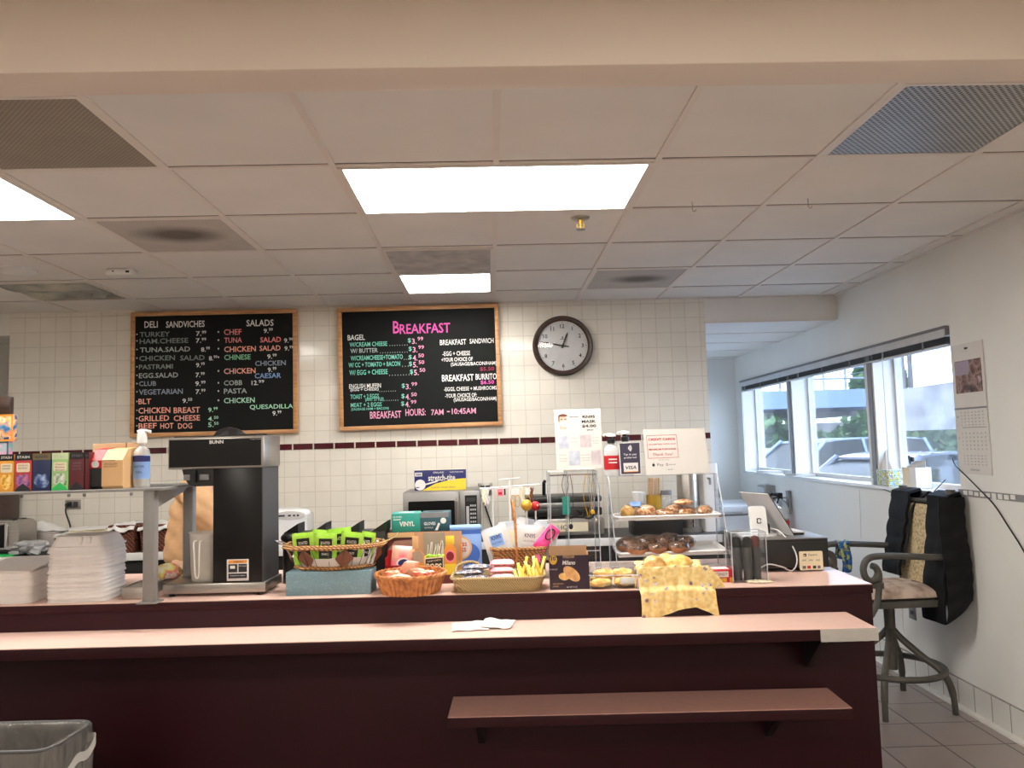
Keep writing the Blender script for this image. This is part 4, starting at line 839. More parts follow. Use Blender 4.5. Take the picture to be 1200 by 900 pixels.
# speckled slab, wire basket
a = at(335.5, 699, z=CT); b = at(436, 696, z=CT); w = b.x-a.x; sc_ = Vector(((a.x+b.x)/2, a.y+.10, CT))
m, nt, bs = new_mat('speckled_foam'); n = nt.nodes.new('ShaderNodeTexVoronoi'); n.inputs['Scale'].default_value = 190; link(nt, tex_vec(nt), n.inputs['Vector'])
link(nt, ramp(nt, n.outputs['Distance'], [(.12, lin((190, 210, 214))), (.22, lin((112, 142, 152)))]), bs.inputs['Base Color']); bs.inputs['Roughness'].default_value = .7; M['speckled_foam'] = m
m = MB(); m.b2((-w/2, -.10, 0), (w/2, .02, .094), .002); solo(m, 'foam_block', 'blue-grey speckled block under the seaweed basket', 'block', 'speckled_foam', sc_, None, CTH)
sl = sc_ + Vector((0, 0, .0945))
t = thing('wire_basket', 'oval wire and wicker basket with leaf ornaments, standing on the speckled block', 'basket', sl+Vector((.004, .0, 0)), CTH)
def oval(rx, ry, z, n=40, jit=0): return [(rx*math.copysign(abs(math.cos(a))**.8, math.cos(a)), ry*math.copysign(abs(math.sin(a))**.8, math.sin(a)), z+jit*math.sin(a*9)) for a in [2*PI*i/n for i in range(n)]]
BRX, BRY, TRX, TRY, TH = .158, .092, .205, .125, .098
m = MB()
for dz, dr, ph in ((0, 0, 0), (.008, .003, 1), (.004, .007, 2)): m.tube(oval(BRX+dr, BRY+dr, .007+dz, 48, .0018), .0045, 6, True)
m.done('bottom_rim', 'wicker', t)
m = MB()
for dz, dr in ((0, 0), (.009, .003), (.004, .007), (.013, -.003)): m.tube(oval(TRX+dr, TRY+dr, TH+dz-.008, 48, .0018), .0042, 6, True)
m.done('top_rim', 'wicker', t)
m = MB()
for i in range(26):
    a_ = 2*PI*(i+.5)/26; c_, s_ = math.copysign(abs(math.cos(a_))**.8, math.cos(a_)), math.copysign(abs(math.sin(a_))**.8, math.sin(a_))
    m.tube([(BRX*c_, BRY*s_, .012), (TRX*c_, TRY*s_, TH-.006)], .0012, 5)
m.done('wires', 'dark_grey', t)
m = MB(); m.lathe([(0, .004), (1, .004), (1, .010), (0, .010)], n=40, sx=BRX*.96, sy=BRY*.96); m.done('floor', 'wicker', t)
m = MB(); m.grid(lambda u, v: (BRX*(1+.15*v)*math.cos(2*PI*u), BRY*(1+.2*v)*math.sin(2*PI*u)*1, .014+.036*v+.008*noise.noise(Vector((math.cos(2*PI*u)*3, math.sin(2*PI*u)*3, v)))), 40, 5, .0008); m.done('paper_liner', 'paper', t)
for i, ph in enumerate((-2.10, -1.22, -.25, -2.95)):
    a_ = ph; q = MB(); k_ = .98
    c_, s_ = math.cos(a_), math.sin(a_); tg_ = Vector((-s_*TRX, c_*TRY, 0)).normalized(); cen = Vector(((BRX+TRX)/2*c_*1.02, (BRY+TRY)/2*s_*1.06, TH*.52)); out = Vector((c_*(TRX-BRX), s_*(TRY-BRY), TH)).normalized()
    nn = tg_.cross(out)
    def lf(u, v):
        hw = .036*(1-abs(2*v-1)**1.25); x = (u-.5)*2
        return cen + tg_*(x*hw) + out*((v-.5)*.085) + nn*(.006*abs(x)-.004)
    q.grid(lf, 6, 14, .0022); q.done('leaf', 'brown', t)
m = MB(); m.tube(smooth_path([(-TRX, -.02, TH), (-TRX-.03, -.02, TH+.012), (-TRX-.045, -.005, TH+.018), (-TRX-.03, .02, TH+.012), (-TRX, .03, TH)]), .0035, 6); m.done('handle', 'chrome', t)
m = MB()
for dy in (-.006, .006): m.tube(smooth_path([(TRX, -.03+dy, TH), (TRX+.045, -.02+dy, TH+.022), (TRX+.06, 0, TH+.034), (TRX+.045, .03+dy, TH+.022), (TRX, .04+dy, TH)]), .003, 6)
m.lathe([(.0045, -.004), (.009, 0), (.0045, .004)], (TRX+.06, 0, TH+.036), 12); m.done('handle', 'wicker_tan', t)
# seaweed snack packets
def packet(x, y, rz, tilt, w, h, lab, flat=False):
    t = thing('seaweed_packet', lab, 'snack packet', sl+Vector((x, y, .026)), 0, 'seaweed snack packets in the wire basket', rot=(tilt[0], tilt[1], rz))
    q = pouch(w, h, .018, x*50); b_ = q.done('pouch', 'lime_foil', t)
    q = MB(); q.grid(lambda u, v: ((u-.5)*w*.60, -.0095*(1-(2*(v*.6+.2)-1)**6)-.0008, h*(.18+.66*v)), 8, 8); lb = q.done('label', 'black', b_)
    q = MB()
    for s, z_, ww, hh in (('ROASTED', .70, .36, .10), ('SEAWEED', .50, .46, .11), ('SNACK', .34, .30, .08)): q.text(s, (0, -.0112, h*z_), XD, ZD, w*ww*1.15, h*hh*.95, bold=.02)
    q.done('lettering', 'white', lb, smooth=0); return t
patchy('lime_foil', [(104, 164, 30), (160, 214, 60), (196, 236, 110)], 9, .3)
packet(-.105, -.062, .12, (.16, -.06), .085, .132, 'green seaweed packet at the left end of the wire basket')
packet(-.020, -.066, -.02, (.12, .04), .090, .126, 'green seaweed packet second from the left in the wire basket')
packet(.078, -.062, .05, (.12, .12), .092, .128, 'green seaweed packet right of centre, front row of the wire basket')
packet(.142, -.04, -.25, (.1, .14), .062, .124, 'narrow green seaweed packet at the right end of the wire basket')
packet(.035, -.012, .1, (.1, -.08), .10, .140, 'green seaweed packet standing behind the front row')
packet(-.055, .0, -.1, (.1, .1), .09, .134, 'green seaweed packet behind, near the left end of the basket')
for k_, (x, a_) in enumerate(((.125, .3), (.15, .5), (.165, .7))):
    q = place(pouch(.012, .10, .01, k_), (0, a_*.4, .3), (x, -.06, .018)); solo(q, 'straw_packet', ('left', 'middle', 'right')[k_]+' of the pale wrapped sticks at the right end of the wire basket', 'packet', 'pale_grey', sl, 'wrapped sticks in the wire basket')
# black organizer behind
a = at(330, 632, y=3.52); b = at(452, 625, y=3.52); w = b.x-a.x; cx = (a.x+b.x)/2
t = thing('lid_organizer', 'black organizer with upright triangular dividers behind the seaweed basket', 'organizer', (cx, 3.55, CT), CTH)
zt = at(390, 624, y=3.52).z-CT
m = MB(); m.b2((-w/2+.06, -.03, 0), (w/2, .10, zt), .006); m.b2((-w/2+.06, -.038, zt-.055), (w/2, -.03, zt-.03), .003); m.done('body', 'black', t)
m = MB(); m.cyl((-w/2+.03, -.02, 0), (-w/2+.03, -.02, zt-.02), .028, n=16); m.ball((-w/2+.03, -.02, zt-.02), .03, 14, 10, 1.3, 1, .8); m.done('post', 'black', t)
for px in (345, 378, 418, 450):
    x = at(px, 620, y=3.52).x-cx; m = MB(); m.prism([(x-.055, zt), (x+.012, zt), (x+.012, zt+.042)], -.02, .09, 'y'); m.done('divider', 'black', t)
m = MB(); m.prism([(-.10, 0), (.10, 0), (.09, .16), (-.02, .20), (-.1, .15)], 0, .002, 'y'); solo(m, 'paper_sheet', 'white paper sticking up from the black organizer', 'paper', 'paper', (cx-.065, 3.66, CT+.05))
# round brown basket
rb = at(478, 700, z=CT); R1, R0, H = .142, .114, .074
rbc = Vector((rb.x, rb.y+R0+.002, CT))
t = thing('round_basket', 'round brown basket full of red candy packets', 'basket', rbc)
m = MB(); m.grid(lambda u, v: ((R0+(R1-R0)*v+.0035*(math.sin(2*PI*u*38)))*math.cos(2*PI*u), (R0+(R1-R0)*v+.0035*(math.sin(2*PI*u*38)))*math.sin(2*PI*u), H*v), 304, 4, .004); m.lathe([(0, .002), (R0, .002), (R0, .008), (0, .008)], n=40); m.done('body', 'wicker_brown', t)
m = MB()
for dz, ph in ((0, 0), (0, PI)): m.tube([((R1+.002*math.cos(i*1.7+ph))*math.cos(2*PI*i/72), (R1+.002*math.cos(i*1.7+ph))*math.sin(2*PI*i/72), H+.004*math.sin(i*1.7+ph)) for i in range(72)], .0062, 6, True)
m.done('rim', 'wicker_brown', t)
patchy('candy_foil', [(200, 40, 44), (240, 120, 96), (250, 196, 160), (220, 60, 60)], 24, .3); patchy('candy_pale', [(244, 196, 160), (252, 226, 200), (236, 130, 110)], 22, .3)
cn = ('front left', 'front centre', 'front right', 'left', 'middle', 'right', 'back left', 'back centre', 'back right', 'top')
for k_, (x, y, z_) in enumerate(((-.07, -.07, .062), (0, -.09, .066), (.068, -.075, .06), (-.09, 0, .062), (0, -.01, .07), (.085, 0, .056), (-.06, .075, .074), (.0, .08, .07), (.07, .07, .058), (-.03, -.04, .088))):
    q = place(pouch(.070, .078, .03, k_), (PI/2+random.uniform(-.75, .1), random.uniform(-.3, .3), random.uniform(-1, 1)), (x*.74, y*.72+.036, z_-.014)); 
    solo(q, 'candy_packet', cn[k_]+' candy packet heaped in the round brown basket', 'candy', 'candy_pale' if k_ in (1, 4, 9, 0) else 'candy_foil', rbc, 'candy packets in the round basket')
# stand, red candy bags, pops carton
sa = at(452, 690, y=3.40); stw = at(540, 680, y=3.40).x-sa.x
t = thing('candy_stand', 'reddish brown box that carries the candy behind the round basket', 'stand', (sa.x+stw/2, 3.46, CT)); m = MB(); m.b2((-stw/2, -.075, 0), (stw/2, .085, .036), .003); m.done('box', 'red_brown', t)
STZ = CT+.0365
a = at(452, 668, y=3.42); b = at(484, 668, y=3.42); w = b.x-a.x
t = thing('candy_display', 'open red cardboard display holding the pink candy bag', 'display box', ((a.x+b.x)/2, 3.44, STZ)); m = MB()
m.b2((-w/2, -.04, 0), (w/2, -.038, .045)); m.b2((-w/2, .05, 0), (w/2, .052, .10)); m.b2((-w/2, -.038, 0), (-w/2+.002, .05, .075)); m.b2((w/2-.002, -.038, 0), (w/2, .05, .075)); m.b2((-w/2, -.04, 0), (w/2, .05, .002)); m.done('box', 'red', t)
m = MB(); m.prism([(-w/2, .0), (w/2, .0), (w/2, .045), (-w/2+.03, .04)], .0, .0015, 'y'); place(m, (-.5, 0, 0), (0, .052, .10)); m.done('flap', 'brown', t)
patchy('pink_bag', [(230, 60, 80), (248, 150, 160), (252, 200, 170), (236, 90, 100)], 10, .3)
t = thing('candy_bag', 'pink and red candy bag with a blue oval, standing in the red display', 'candy bag', ((a.x+b.x)/2+.006, 3.437, STZ+.004), rot=(-.12, .10, .0)); q = pouch(.098, .118, .03, 2); bg_ = q.done('bag', 'pink_bag', t)
for rr_, mt, d in ((1, 'white', -.018), (.72, 'navy', -.0195)): m = MB(); m.grid(lambda u, v: (.004+.028*rr_*v*math.cos(2*PI*u), d-.0006, .048+.019*rr_*v*math.sin(2*PI*u)+.004*v*math.cos(2*PI*u)), 24, 2); m.done('emblem', mt, bg_)
# pops carton
a = at(484, 668, y=3.40); b = at(541, 664, y=3.40); w = b.x-a.x; K = w/57
t = thing('lollipop_carton', 'open lollipop carton with a black label reading POPS', 'carton', ((a.x+b.x)/2, 3.42, STZ)); 
def cx_(px): return (px-512.5)*K
m = MB(); m.b2((-w/2, -.03, 0), (w/2, -.027, .055)); m.b2((-w/2, .058, 0), (w/2, .06, .175)); m.b2((-w/2, -.03, 0), (w/2, .06, .002)); m.done('box', 'tan_card', t)
plain('grey_card', (150, 140, 124), .7)
m = MB(); m.b2((cx_(495), .054, .002), (cx_(521), .0575, .172)); m.done('inner_panel', 'grey_card', t)
m = MB(); m.prism([(cx_(484), 0), (cx_(497), 0), (cx_(497), .09), (cx_(492), .112), (cx_(484), .098)], -.034, -.031, 'y'); m.b2((-w/2, -.031, 0), (-w/2+.002, .058, .10)); q = m.done('side_panel', 'orange', t)
m = MB(); m.prism([(cx_(484.5), .055), (cx_(496.5), .055), (cx_(496.5), .089), (cx_(492), .11), (cx_(484.5), .097)], -.0348, -.034, 'y'); m.done('print', 'grey_card', q)
m = MB(); m.prism([(cx_(498), .002), (cx_(520), .002), (cx_(520), .078), (cx_(498), .074)], -.036, -.033, 'y'); q = m.done('label_panel', 'cream', t)
m = MB(); m.prism([(cx_(499), .006), (cx_(519.3), .006), (cx_(519.3), .074), (cx_(499), .070)], -.0368, -.036, 'y'); q2 = m.done('print', 'black', q)
m = MB(); m.text('POPS', (cx_(509), -.037, .036), XD, ZD, 18*K, .030, bold=.03); m.text('YUMMY EARTH', (cx_(509), -.037, .062), (1, 0, .12), ZD, 16*K, .007); m.text('ORGANIC', (cx_(509), -.037, .012), XD, ZD, 12*K, .006); m.done('lettering', 'cream', q2, smooth=0)
m = MB(); m.prism([(cx_(521), 0), (cx_(535), 0), (cx_(535), .105), (cx_(531), .128), (cx_(524), .128), (cx_(521), .105)], -.034, -.031, 'y'); m.b2((w/2-.002, -.031, 0), (w/2, .058, .12)); q = m.done('side_panel', 'orange', t)
m = MB(); m.prism([(cx_(528)+6.0*K*math.cos(s), .078+.027*math.sin(s)) for s in [2*PI*i/20 for i in range(20)]], -.0345, -.034, 'y'); m.done('print', 'pink', q); m = MB(); m.prism([(cx_(528)+4.6*K*math.cos(s), .079+.019*math.sin(s)) for s in [2*PI*i/20 for i in range(20)]], -.035, -.0345, 'y'); m.done('emblem', 'dark_red', q)
m = MB(); m.b2((cx_(521.4), -.0345, .002), (cx_(534.6), -.034, .046)); m.done('print', 'yellow', q)
m = MB(); m.b2((cx_(523), -.033, .128), (cx_(533), -.030, .165), .001); m.done('flap', 'yellow', q)
m = MB(); m.b2((cx_(484), -.033, .113), (cx_(491), -.030, .168), .001); m.done('flap', 'kraft', t)
for k_ in range(12):
    px = 499+k_*1.9; lean = random.uniform(-.4, .4); base = Vector((cx_(px)+t.location.x, 3.42+random.uniform(-.01, .035), STZ+.066+.004*(k_ % 3)))
    q = MB(); q.mat('lime' if k_ % 3 else 'yellow').ball(base, .011, 10, 8); q.mat('white').tube([base, base+Vector((.03*lean+.006, -.004, .045+.008*(k_ % 4)))], .0021, 6)
    solo(q, 'lollipop', 'lollipop with a white stick in the open carton, %s from the left' % 'first second third fourth fifth sixth seventh eighth ninth tenth eleventh twelfth'.split()[k_], 'lollipop', None, None, 'lollipops in the carton')
# brown carton carrying the glove boxes
a = at(452, 680, y=3.60); b = at(528, 680, y=3.60); gzt = at(490, 623.5, y=3.58).z; w = b.x-a.x
t, bx = carton('cardboard_box', 'brown carton under the two glove boxes', 'box', ((a.x+b.x)/2, 3.66, CT), w, .16, gzt-CT, 'red_brown')
m = MB(); m.b2((-w/2-.002, -.083, gzt-CT-.022), (w*.10, -.0795, gzt-CT)); m.done('tape', 'kraft', bx)
def glove_box(px0, px1, py0, mat, lab, txt, rz):
    Y = 3.585; a = at(px0, 622, y=Y); b = at(px1, 622, y=Y); w = b.x-a.x; h = at(px0, py0, y=Y).z-gzt
    t, bx = carton('glove_box', lab, 'glove box', ((a.x+b.x)/2, Y+.066, gzt+.0008), w, .13, h, mat, rz, 'glove boxes on the carton', .003)
    return t, bx, w, h
t, bx, w, h = glove_box(458, 492, 602.5, 'teal', 'teal glove box reading VINYL', 'VINYL', .06)
m = MB(); m.text('VINYL', (.004, -.0655, h*.44), XD, ZD, w*.52, h*.26, bold=.03); m.text('GLOVES', (-w*.3, -.0655, h*.82), XD, ZD, w*.3, h*.1); m.b2((-w*.44, -.0652, h*.66), (-w*.18, -.065, h*.70)); m.done('lettering', 'white', bx, smooth=0)
m = MB(); m.prism(rr(w*.55, .035, .016), h, h+.0006, 'z'); m.done('opening', 'pale_grey', bx)
t, bx, w, h = glove_box(493, 527, 601.5, 'dark_teal', 'dark grey-green glove box with a white disc', 'GLOVES', -.03)
m = MB(); m.text('GLOVES', (-w*.17, -.0655, h*.42), XD, ZD, w*.40, h*.17, bold=.03); m.prism([(w*.30+w*.1*math.cos(s), h*.56+w*.1*math.sin(s)) for s in [2*PI*i/20 for i in range(20)]], -.0655, -.065, 'y'); m.text('NITRILE', (-w*.2, -.0655, h*.2), XD, ZD, w*.3, h*.08); m.prism([(w*.0, .004), (w*.1, .004), (w*.2, h*.42), (w*.12, h*.45), (w*.07, h*.25)], -.0655, -.065, 'y'); m.done('lettering', 'white', bx, smooth=0)
m = MB(); m.b2((-w*.5, -.0653, h*.74), (w*.5, -.065, h)); m.done('print', 'grey_plastic', bx); m = MB(); m.prism(rr(w*.55, .035, .016), h, h+.0006, 'z'); m.done('opening', 'ink', bx)
# blue drink mix box
Y = 3.50; a = at(528, 680, y=Y); b = at(564.5, 680, y=Y); w = b.x-a.x; h = at(545, 618, y=Y).z-CT
t, bx = carton('drink_mix_box', 'light blue drink mix box with a round red and white emblem', 'box', ((a.x+b.x)/2, Y+.05, CT), w, .10, h, 'light_blue', .08)
f = -.0506
m = MB(); m.b2((-w/2-.001, f, h-.03), (w/2+.001, -.0495, h-.012)); m.done('print', 'blue', bx); m = MB(); m.b2((-w/2-.002, -.052, h-.012), (w/2+.002, .052, h+.003), .003); m.done('lid', 'light_blue', bx)
def disc(q, x, z, r, d, n=28): q.prism([(x+r*math.cos(2*PI*i/n), z+r*math.sin(2*PI*i/n)) for i in range(n)], d, f, 'y')
for (x, z, r, mt, d) in ((.010, .105, .050, 'blue', f-.0004), (-.028, .135, .053, 'kraft', f-.0008), (-.028, .135, .045, 'paper', f-.0012)): m = MB(); disc(m, x, z, r, d); m.done('print', mt, bx)
m = MB(); m.text('SWISS', (-.028, f-.0014, .150), XD, ZD, .062, .017, bold=.02); m.text('MISS', (-.028, f-.0014, .126), XD, ZD, .056, .018, bold=.02); m.done('lettering', 'red', bx, smooth=0); m = MB(); m.text('HOT COCOA', (-.02, f-.0014, .075), XD, ZD, .06, .01); m.text('MIX', (-.028, f-.0014, .06), XD, ZD, .03, .01); m.done('lettering', 'white', bx, smooth=0)
m = MB(); m.prism([(.02, .03), (.055, .03), (.06, .06), (.015, .06)], f-.0006, f, 'y'); m.done('picture', 'brown', bx)

# tan tray basket with packets
ta = at(585, 695, z=CT); TW, TD = .375, .20; tc_ = Vector((ta.x, ta.y+.095, CT))
t = thing('tray_basket', 'low oblong tan basket holding packets, pink sachets and yellow sticks', 'basket', tc_, CTH)
def ring2(w, d, r, u):
    "point at share u of the way round a rounded rectangle"
    key = (round(w/d, 2), round(r/d, 2))
    if key not in RING:
        pts = [Vector(q) for q in rr(w, d, r, 6)]; n = len(pts); cum = [0]
        for i in range(n): cum.append(cum[-1]+(pts[(i+1) % n]-pts[i]).length)
        RING[key] = [c/cum[-1] for c in cum]
    cum = RING[key]; pts = rr(w, d, r, 6); n = len(pts); u = u % 1.0
    i = max(0, bisect.bisect_right(cum, u)-1); i = min(i, n-1); fr = (u-cum[i])/max(1e-9, cum[i+1]-cum[i]); p, q_ = pts[i], pts[(i+1) % n]
    return (p[0]+(q_[0]-p[0])*fr, p[1]+(q_[1]-p[1])*fr)
RING = {}
def trayw(u, v):
    x, y = ring2(TW*(.90+.10*v), TD*(.86+.14*v), .05, u); k_ = 1+.004*math.sin(u*2*PI*60+PI*int(v*6)); return (x*k_, y*k_, .056*v)
m = MB(); m.grid(trayw, 168, 6, .004); m.prism([(x*.88, y*.84) for x, y in rr(TW, TD, .05)], .001, .006, 'z'); m.done('body', 'wicker_tan', t)
m = MB(); m.tube([(x, y, .058) for x, y in rr(TW+.004, TD+.004, .05, 6)], .006, 8, True); m.done('rim', 'wicker_tan', t)
m = MB(); m.tube(smooth_path([(-TW/2+.01, .03, .058), (-TW/2+.012, .055, .085), (-TW/2+.06, .075, .10), (-TW/2+.10, .08, .09), (-TW/2+.12, .085, .06)]), .006, 8); m.done('handle', 'wicker_tan', t)
patchy('blue_black_foil', [(22, 24, 40), (40, 44, 80), (190, 196, 206), (26, 26, 40), (200, 150, 140), (30, 32, 60)], 28, .3)
for k_, (x, y, z_, a_) in enumerate(((-.118, -.030, .034, .1), (-.09, -.02, .052, -.15), (-.115, -.005, .071, .06), (-.085, .015, .088, -.05))):
    t2 = thing('snack_packet', ('lowest', 'second lowest', 'second highest', 'topmost')[k_]+' of the blue-black snack packets at the left of the tan basket', 'snack packet', tc_+Vector((x, y, z_)), 0, 'blue-black packets in the tan basket', rot=(PI/2-.1, 0, a_)); q = pouch(.115, .070, .020, k_*3)
    for v in q.v: v.z -= .0325
    q.done('pouch', 'blue_black_foil', t2)
    q = MB(); q.grid(lambda u, v: (.008+(u-.5)*.05, -.0072, (v-.5)*.03), 3, 2); q.done('label', 'pale_grey', t2)
patchy('pink_paper', [(226, 110, 136), (246, 172, 184), (250, 206, 208)], 16, .5)
for k_ in range(4):
    q = MB(); q.grid(lambda u, v: ((u-.5)*.10, (v-.5)*.065, .013*(1-(2*u-1)**6)*(1-(2*v-1)**6)+.0025*noise.noise(Vector((u*6, v*5, k_)))), 12, 10, .011); solo(q, 'pink_sachets', ('lowest', 'second', 'third', 'topmost')[k_]+' layer of pink sachets in the middle of the tan basket', 'sachets', 'pink_paper', tc_+Vector((.012+.004*(k_ % 2), -.030+.016*k_, .026+.025*k_)), 'pink sachets in the tan basket', .04*(-1)**k_)
patchy('yellow_foil', [(216, 164, 40), (246, 212, 90), (250, 230, 150)], 24, .35)
for k_ in range(18):
    x = .078+.095*((k_*7) % 18)/17; y = -.06+.03*(k_ % 4); ln = .055+.02*((k_*5) % 3)
    q = place(pouch(.013, ln, .011, k_), (random.uniform(-1.2, -.2), random.uniform(-.5, .5), random.uniform(-.3, .3)), (x, y, .030+.010*(k_ % 3)))
    solo(q, 'yellow_stick', 'small yellow wrapped stick heaped at the right end of the tan basket', 'snack stick', 'yellow_foil', tc_, 'yellow wrapped sticks in the tan basket')

# handled basket of masks
Y = 3.42; a = at(577, 668, y=Y); b = at(643, 668, y=Y); w = b.x-a.x; hc = Vector(((a.x+b.x)/2, Y+.10, CT)); HH = at(610, 643, y=Y).z-CT
t = thing('handled_basket', 'brown wicker basket with a tall hoop handle, full of white mask packets', 'basket', hc)
m = MB()
def hbw(u, v):
    x, y = ring2(w*(.88+.12*v), .22*(.88+.12*v), .05, u); k_ = 1+.010*math.sin(u*2*PI*30+PI*int(v*12)); return (x*k_, y*k_, HH*v)
m.grid(hbw, 168, 12, .005); m.prism([(x*.86, y*.86) for x, y in rr(w, .22, .05)], .001, .008, 'z'); m.done('body', 'wicker', t)
m = MB(); m.tube([(x, y, HH) for x, y in rr(w+.006, .226, .05, 6)], .008, 8, True); m.done('rim', 'wicker', t)
hx = at(604, 640, y=Y).x-hc.x; HT = at(604, 588, y=Y+.1).z-CT
m = MB(); m.tube(smooth_path([(hx+.004, -.115, HH-.05), (hx+.004, -.115, HH+.02), (hx, -.105, HH+.13), (hx-.004, -.05, HT-.012), (hx-.004, 0, HT), (hx-.004, .05, HT-.012), (hx, .105, HH+.13), (hx, .115, HH), (hx, .115, HH-.05)], 8), .0095, 8, flat=.6); m.done('handle', 'wicker_brown', t)
patchy('mask_pack', [(160, 170, 186), (202, 203, 206), (212, 210, 207), (186, 172, 164)], 9, .3)
for k_, (x, y, ry, w_, h_) in enumerate(((-.075, -.055, -.28, .115, .150), (.035, -.06, .12, .13, .150), (-.02, -.02, -.1, .13, .165), (.085, -.02, .3, .12, .155), (.03, .02, .2, .14, .17))):
    t2 = thing('mask_packet', 'white mask packet in the hoop-handled basket, '+('front left with pale blue print', 'front centre', 'middle, behind the hoop handle', 'leaning to the right', 'at the back')[k_], 'mask packet', hc+Vector((x, y, HH-.052)), 0, 'mask packets in the hoop-handled basket', rot=(-.12, ry, .0)); q = pouch(w_, h_, .016, k_*2.2); pc = q.done('pouch', 'mask_pack', t2)
    if k_ in (0, 1):
        q = MB(); q.grid(lambda u, v: ((u-.5)*w_*.5, -.0095, h_*(.42+.34*v)), 4, 4); q.done('label', 'light_blue' if k_ == 0 else 'paper', pc)
        q = MB(); q.text('KN95', (0, -.0102, h_*.68), XD, ZD, w_*.36, .018, bold=.02); q.text('FACE MASK', (0, -.0102, h_*.52), XD, ZD, w_*.4, .008); q.done('lettering', 'navy' if k_ == 0 else 'grey_ink', pc, smooth=0)
    if k_ == 2: q = MB(); q.grid(lambda u, v: ((u-.5)*w_*.6*(1-.7*v), -.0095, h_*(.35+.4*v)), 4, 4); q.done('mask', 'cream', pc)
patchy('pink_pack', [(220, 30, 120), (244, 90, 160), (236, 50, 136)], 14, .3)
t2 = thing('mask_packet', 'hot pink mask packet hanging over the right rim of the hoop-handled basket', 'mask packet', hc+Vector((.075, -.10, HH-.005)), 0, None, rot=(-.1, .75, 0)); q = pouch(.055, .125, .018, 9); pk = q.done('pouch', 'pink_pack', t2)
q = MB(); q.tube([(.016*math.cos(s), -.0115, .085+.026*math.sin(s)) for s in [2*PI*i/20 for i in range(20)]], .003, 6, True); q.done('emblem', 'ink', pk)
q = MB(); q.grid(lambda u, v: ((u-.5)*.02, .003*math.sin(v*5), -.065*v+.01), 2, 8, .0015); place(q, (0, -.75, 0), (0, -.006, 0)); q.done('ribbon', 'pink_pack', pk)
# wire stand with earrings, foil lollipops
Y = 3.74; px0 = at(577, 570, y=Y); px1 = at(597, 570, y=Y); zb_ = at(590, 572, y=Y).z; xl = at(562, 572, y=Y).x; xr = at(632, 568, y=Y).x
t = thing('earring_stand', 'white wire stand hung with earrings behind the mask basket', 'jewellery stand', (px1.x, Y, CT)); ox = px1.x
m = MB(); m.tube([(0, 0, 0), (0, 0, zb_-CT+.035)], .0045, 8); m.tube([(px0.x-ox, .02, 0), (px0.x-ox, .02, zb_-CT)], .0035, 8); m.done('post', 'white', t)
m = MB(); m.tube([(xl-ox, .0, zb_-CT), (xr-ox, .0, zb_-CT+.012)], .004, 8); m.tube([(xl-ox, .02, zb_-CT-.004), (xr-ox-.08, .02, zb_-CT-.002)], .0035, 8); m.tube([(-.05, 0, zb_-CT+.04), (.05, 0, zb_-CT+.046)], .003, 8); m.done('bar', 'white', t)
m = MB(); m.prism(rr(.20, .12, .02), 0, .006, 'z'); m.done('base', 'white', t)
ez = zb_
for k_, (px, hoop, mt) in enumerate(((566, 0, 'cream'), (570, 0, 'pale_grey'), (586, 2, 'pink'), (601, 1, 'gold'), (606, 1, 'gold'), (611, 0, 'cream'), (618, 1, 'gold'), (622, 0, 'brown'))):
    x = at(px, 572, y=Y).x; q = MB(); e = Vector((x, Y-.006, ez))
    if hoop == 1:
        q.mat('white').box(e+Vector((0, 0, -.018)), (.018, .002, .03)); q.mat('gold').tube([e+Vector((.012*math.cos(s), 0, -.062+.028*math.sin(s))) for s in [2*PI*i/18 for i in range(18)]], .0018, 6, True); q.tube([e+Vector((0, 0, .004)), e+Vector((0, 0, -.034))], .001, 5)
    elif hoop == 2:
        q.mat('pink').box(e+Vector((0, 0, -.02)), (.028, .002, .034)); q.mat('red').box(e+Vector((0, -.0014, -.024)), (.018, .001, .012)); q.mat('ink').box(e+Vector((.022, 0, -.018)), (.008, .003, .03))
    else:
        q.mat(mt).tube([e+Vector((.003*math.sin(i), 0, -.008*i)) for i in range(9)], [.004+.002*(i % 2) for i in range(9)], 6); q.tube([e+Vector((.009+.003*math.sin(i+1), 0, -.008*i)) for i in range(11)], .003, 6)
    solo(q, 'earrings', ('leftmost cream bead', 'pale grey bead', 'pink card', 'gold hoop next to the post', 'second gold hoop right of the post', 'cream bead', 'rightmost gold hoop', 'brown bead')[k_]+' earrings hanging from the white wire stand', 'earrings', None, None, 'earrings on the wire stand')
for px, py, rad, mt, lab in ((617, 592, 6.6, 'gold', 'round gold foil lollipop on a white stick'), (627.5, 593, 5.6, 'red', 'round red foil lollipop beside the gold one')):
    Y2 = 3.52+(.03 if mt == 'red' else 0); c = at(px, py, y=Y2); r = rad*Y2/FPX; t2 = thing('foil_lollipop', lab, 'lollipop', c); q = MB(); q.ball((0, 0, 0), r, 22, 14); q.done('ball', mt, t2); q = MB(); q.tube([(0, 0, -r*.9), (0, .0, HH+CT-.05-c.z)], .004, 8); q.done('stick', 'white', t2)
    if mt == 'red': q = MB(); q.ball((r*.35, -r*.88, .004), r*.22, 8, 6, 1, .3, 1); q.done('print', 'white', t2)
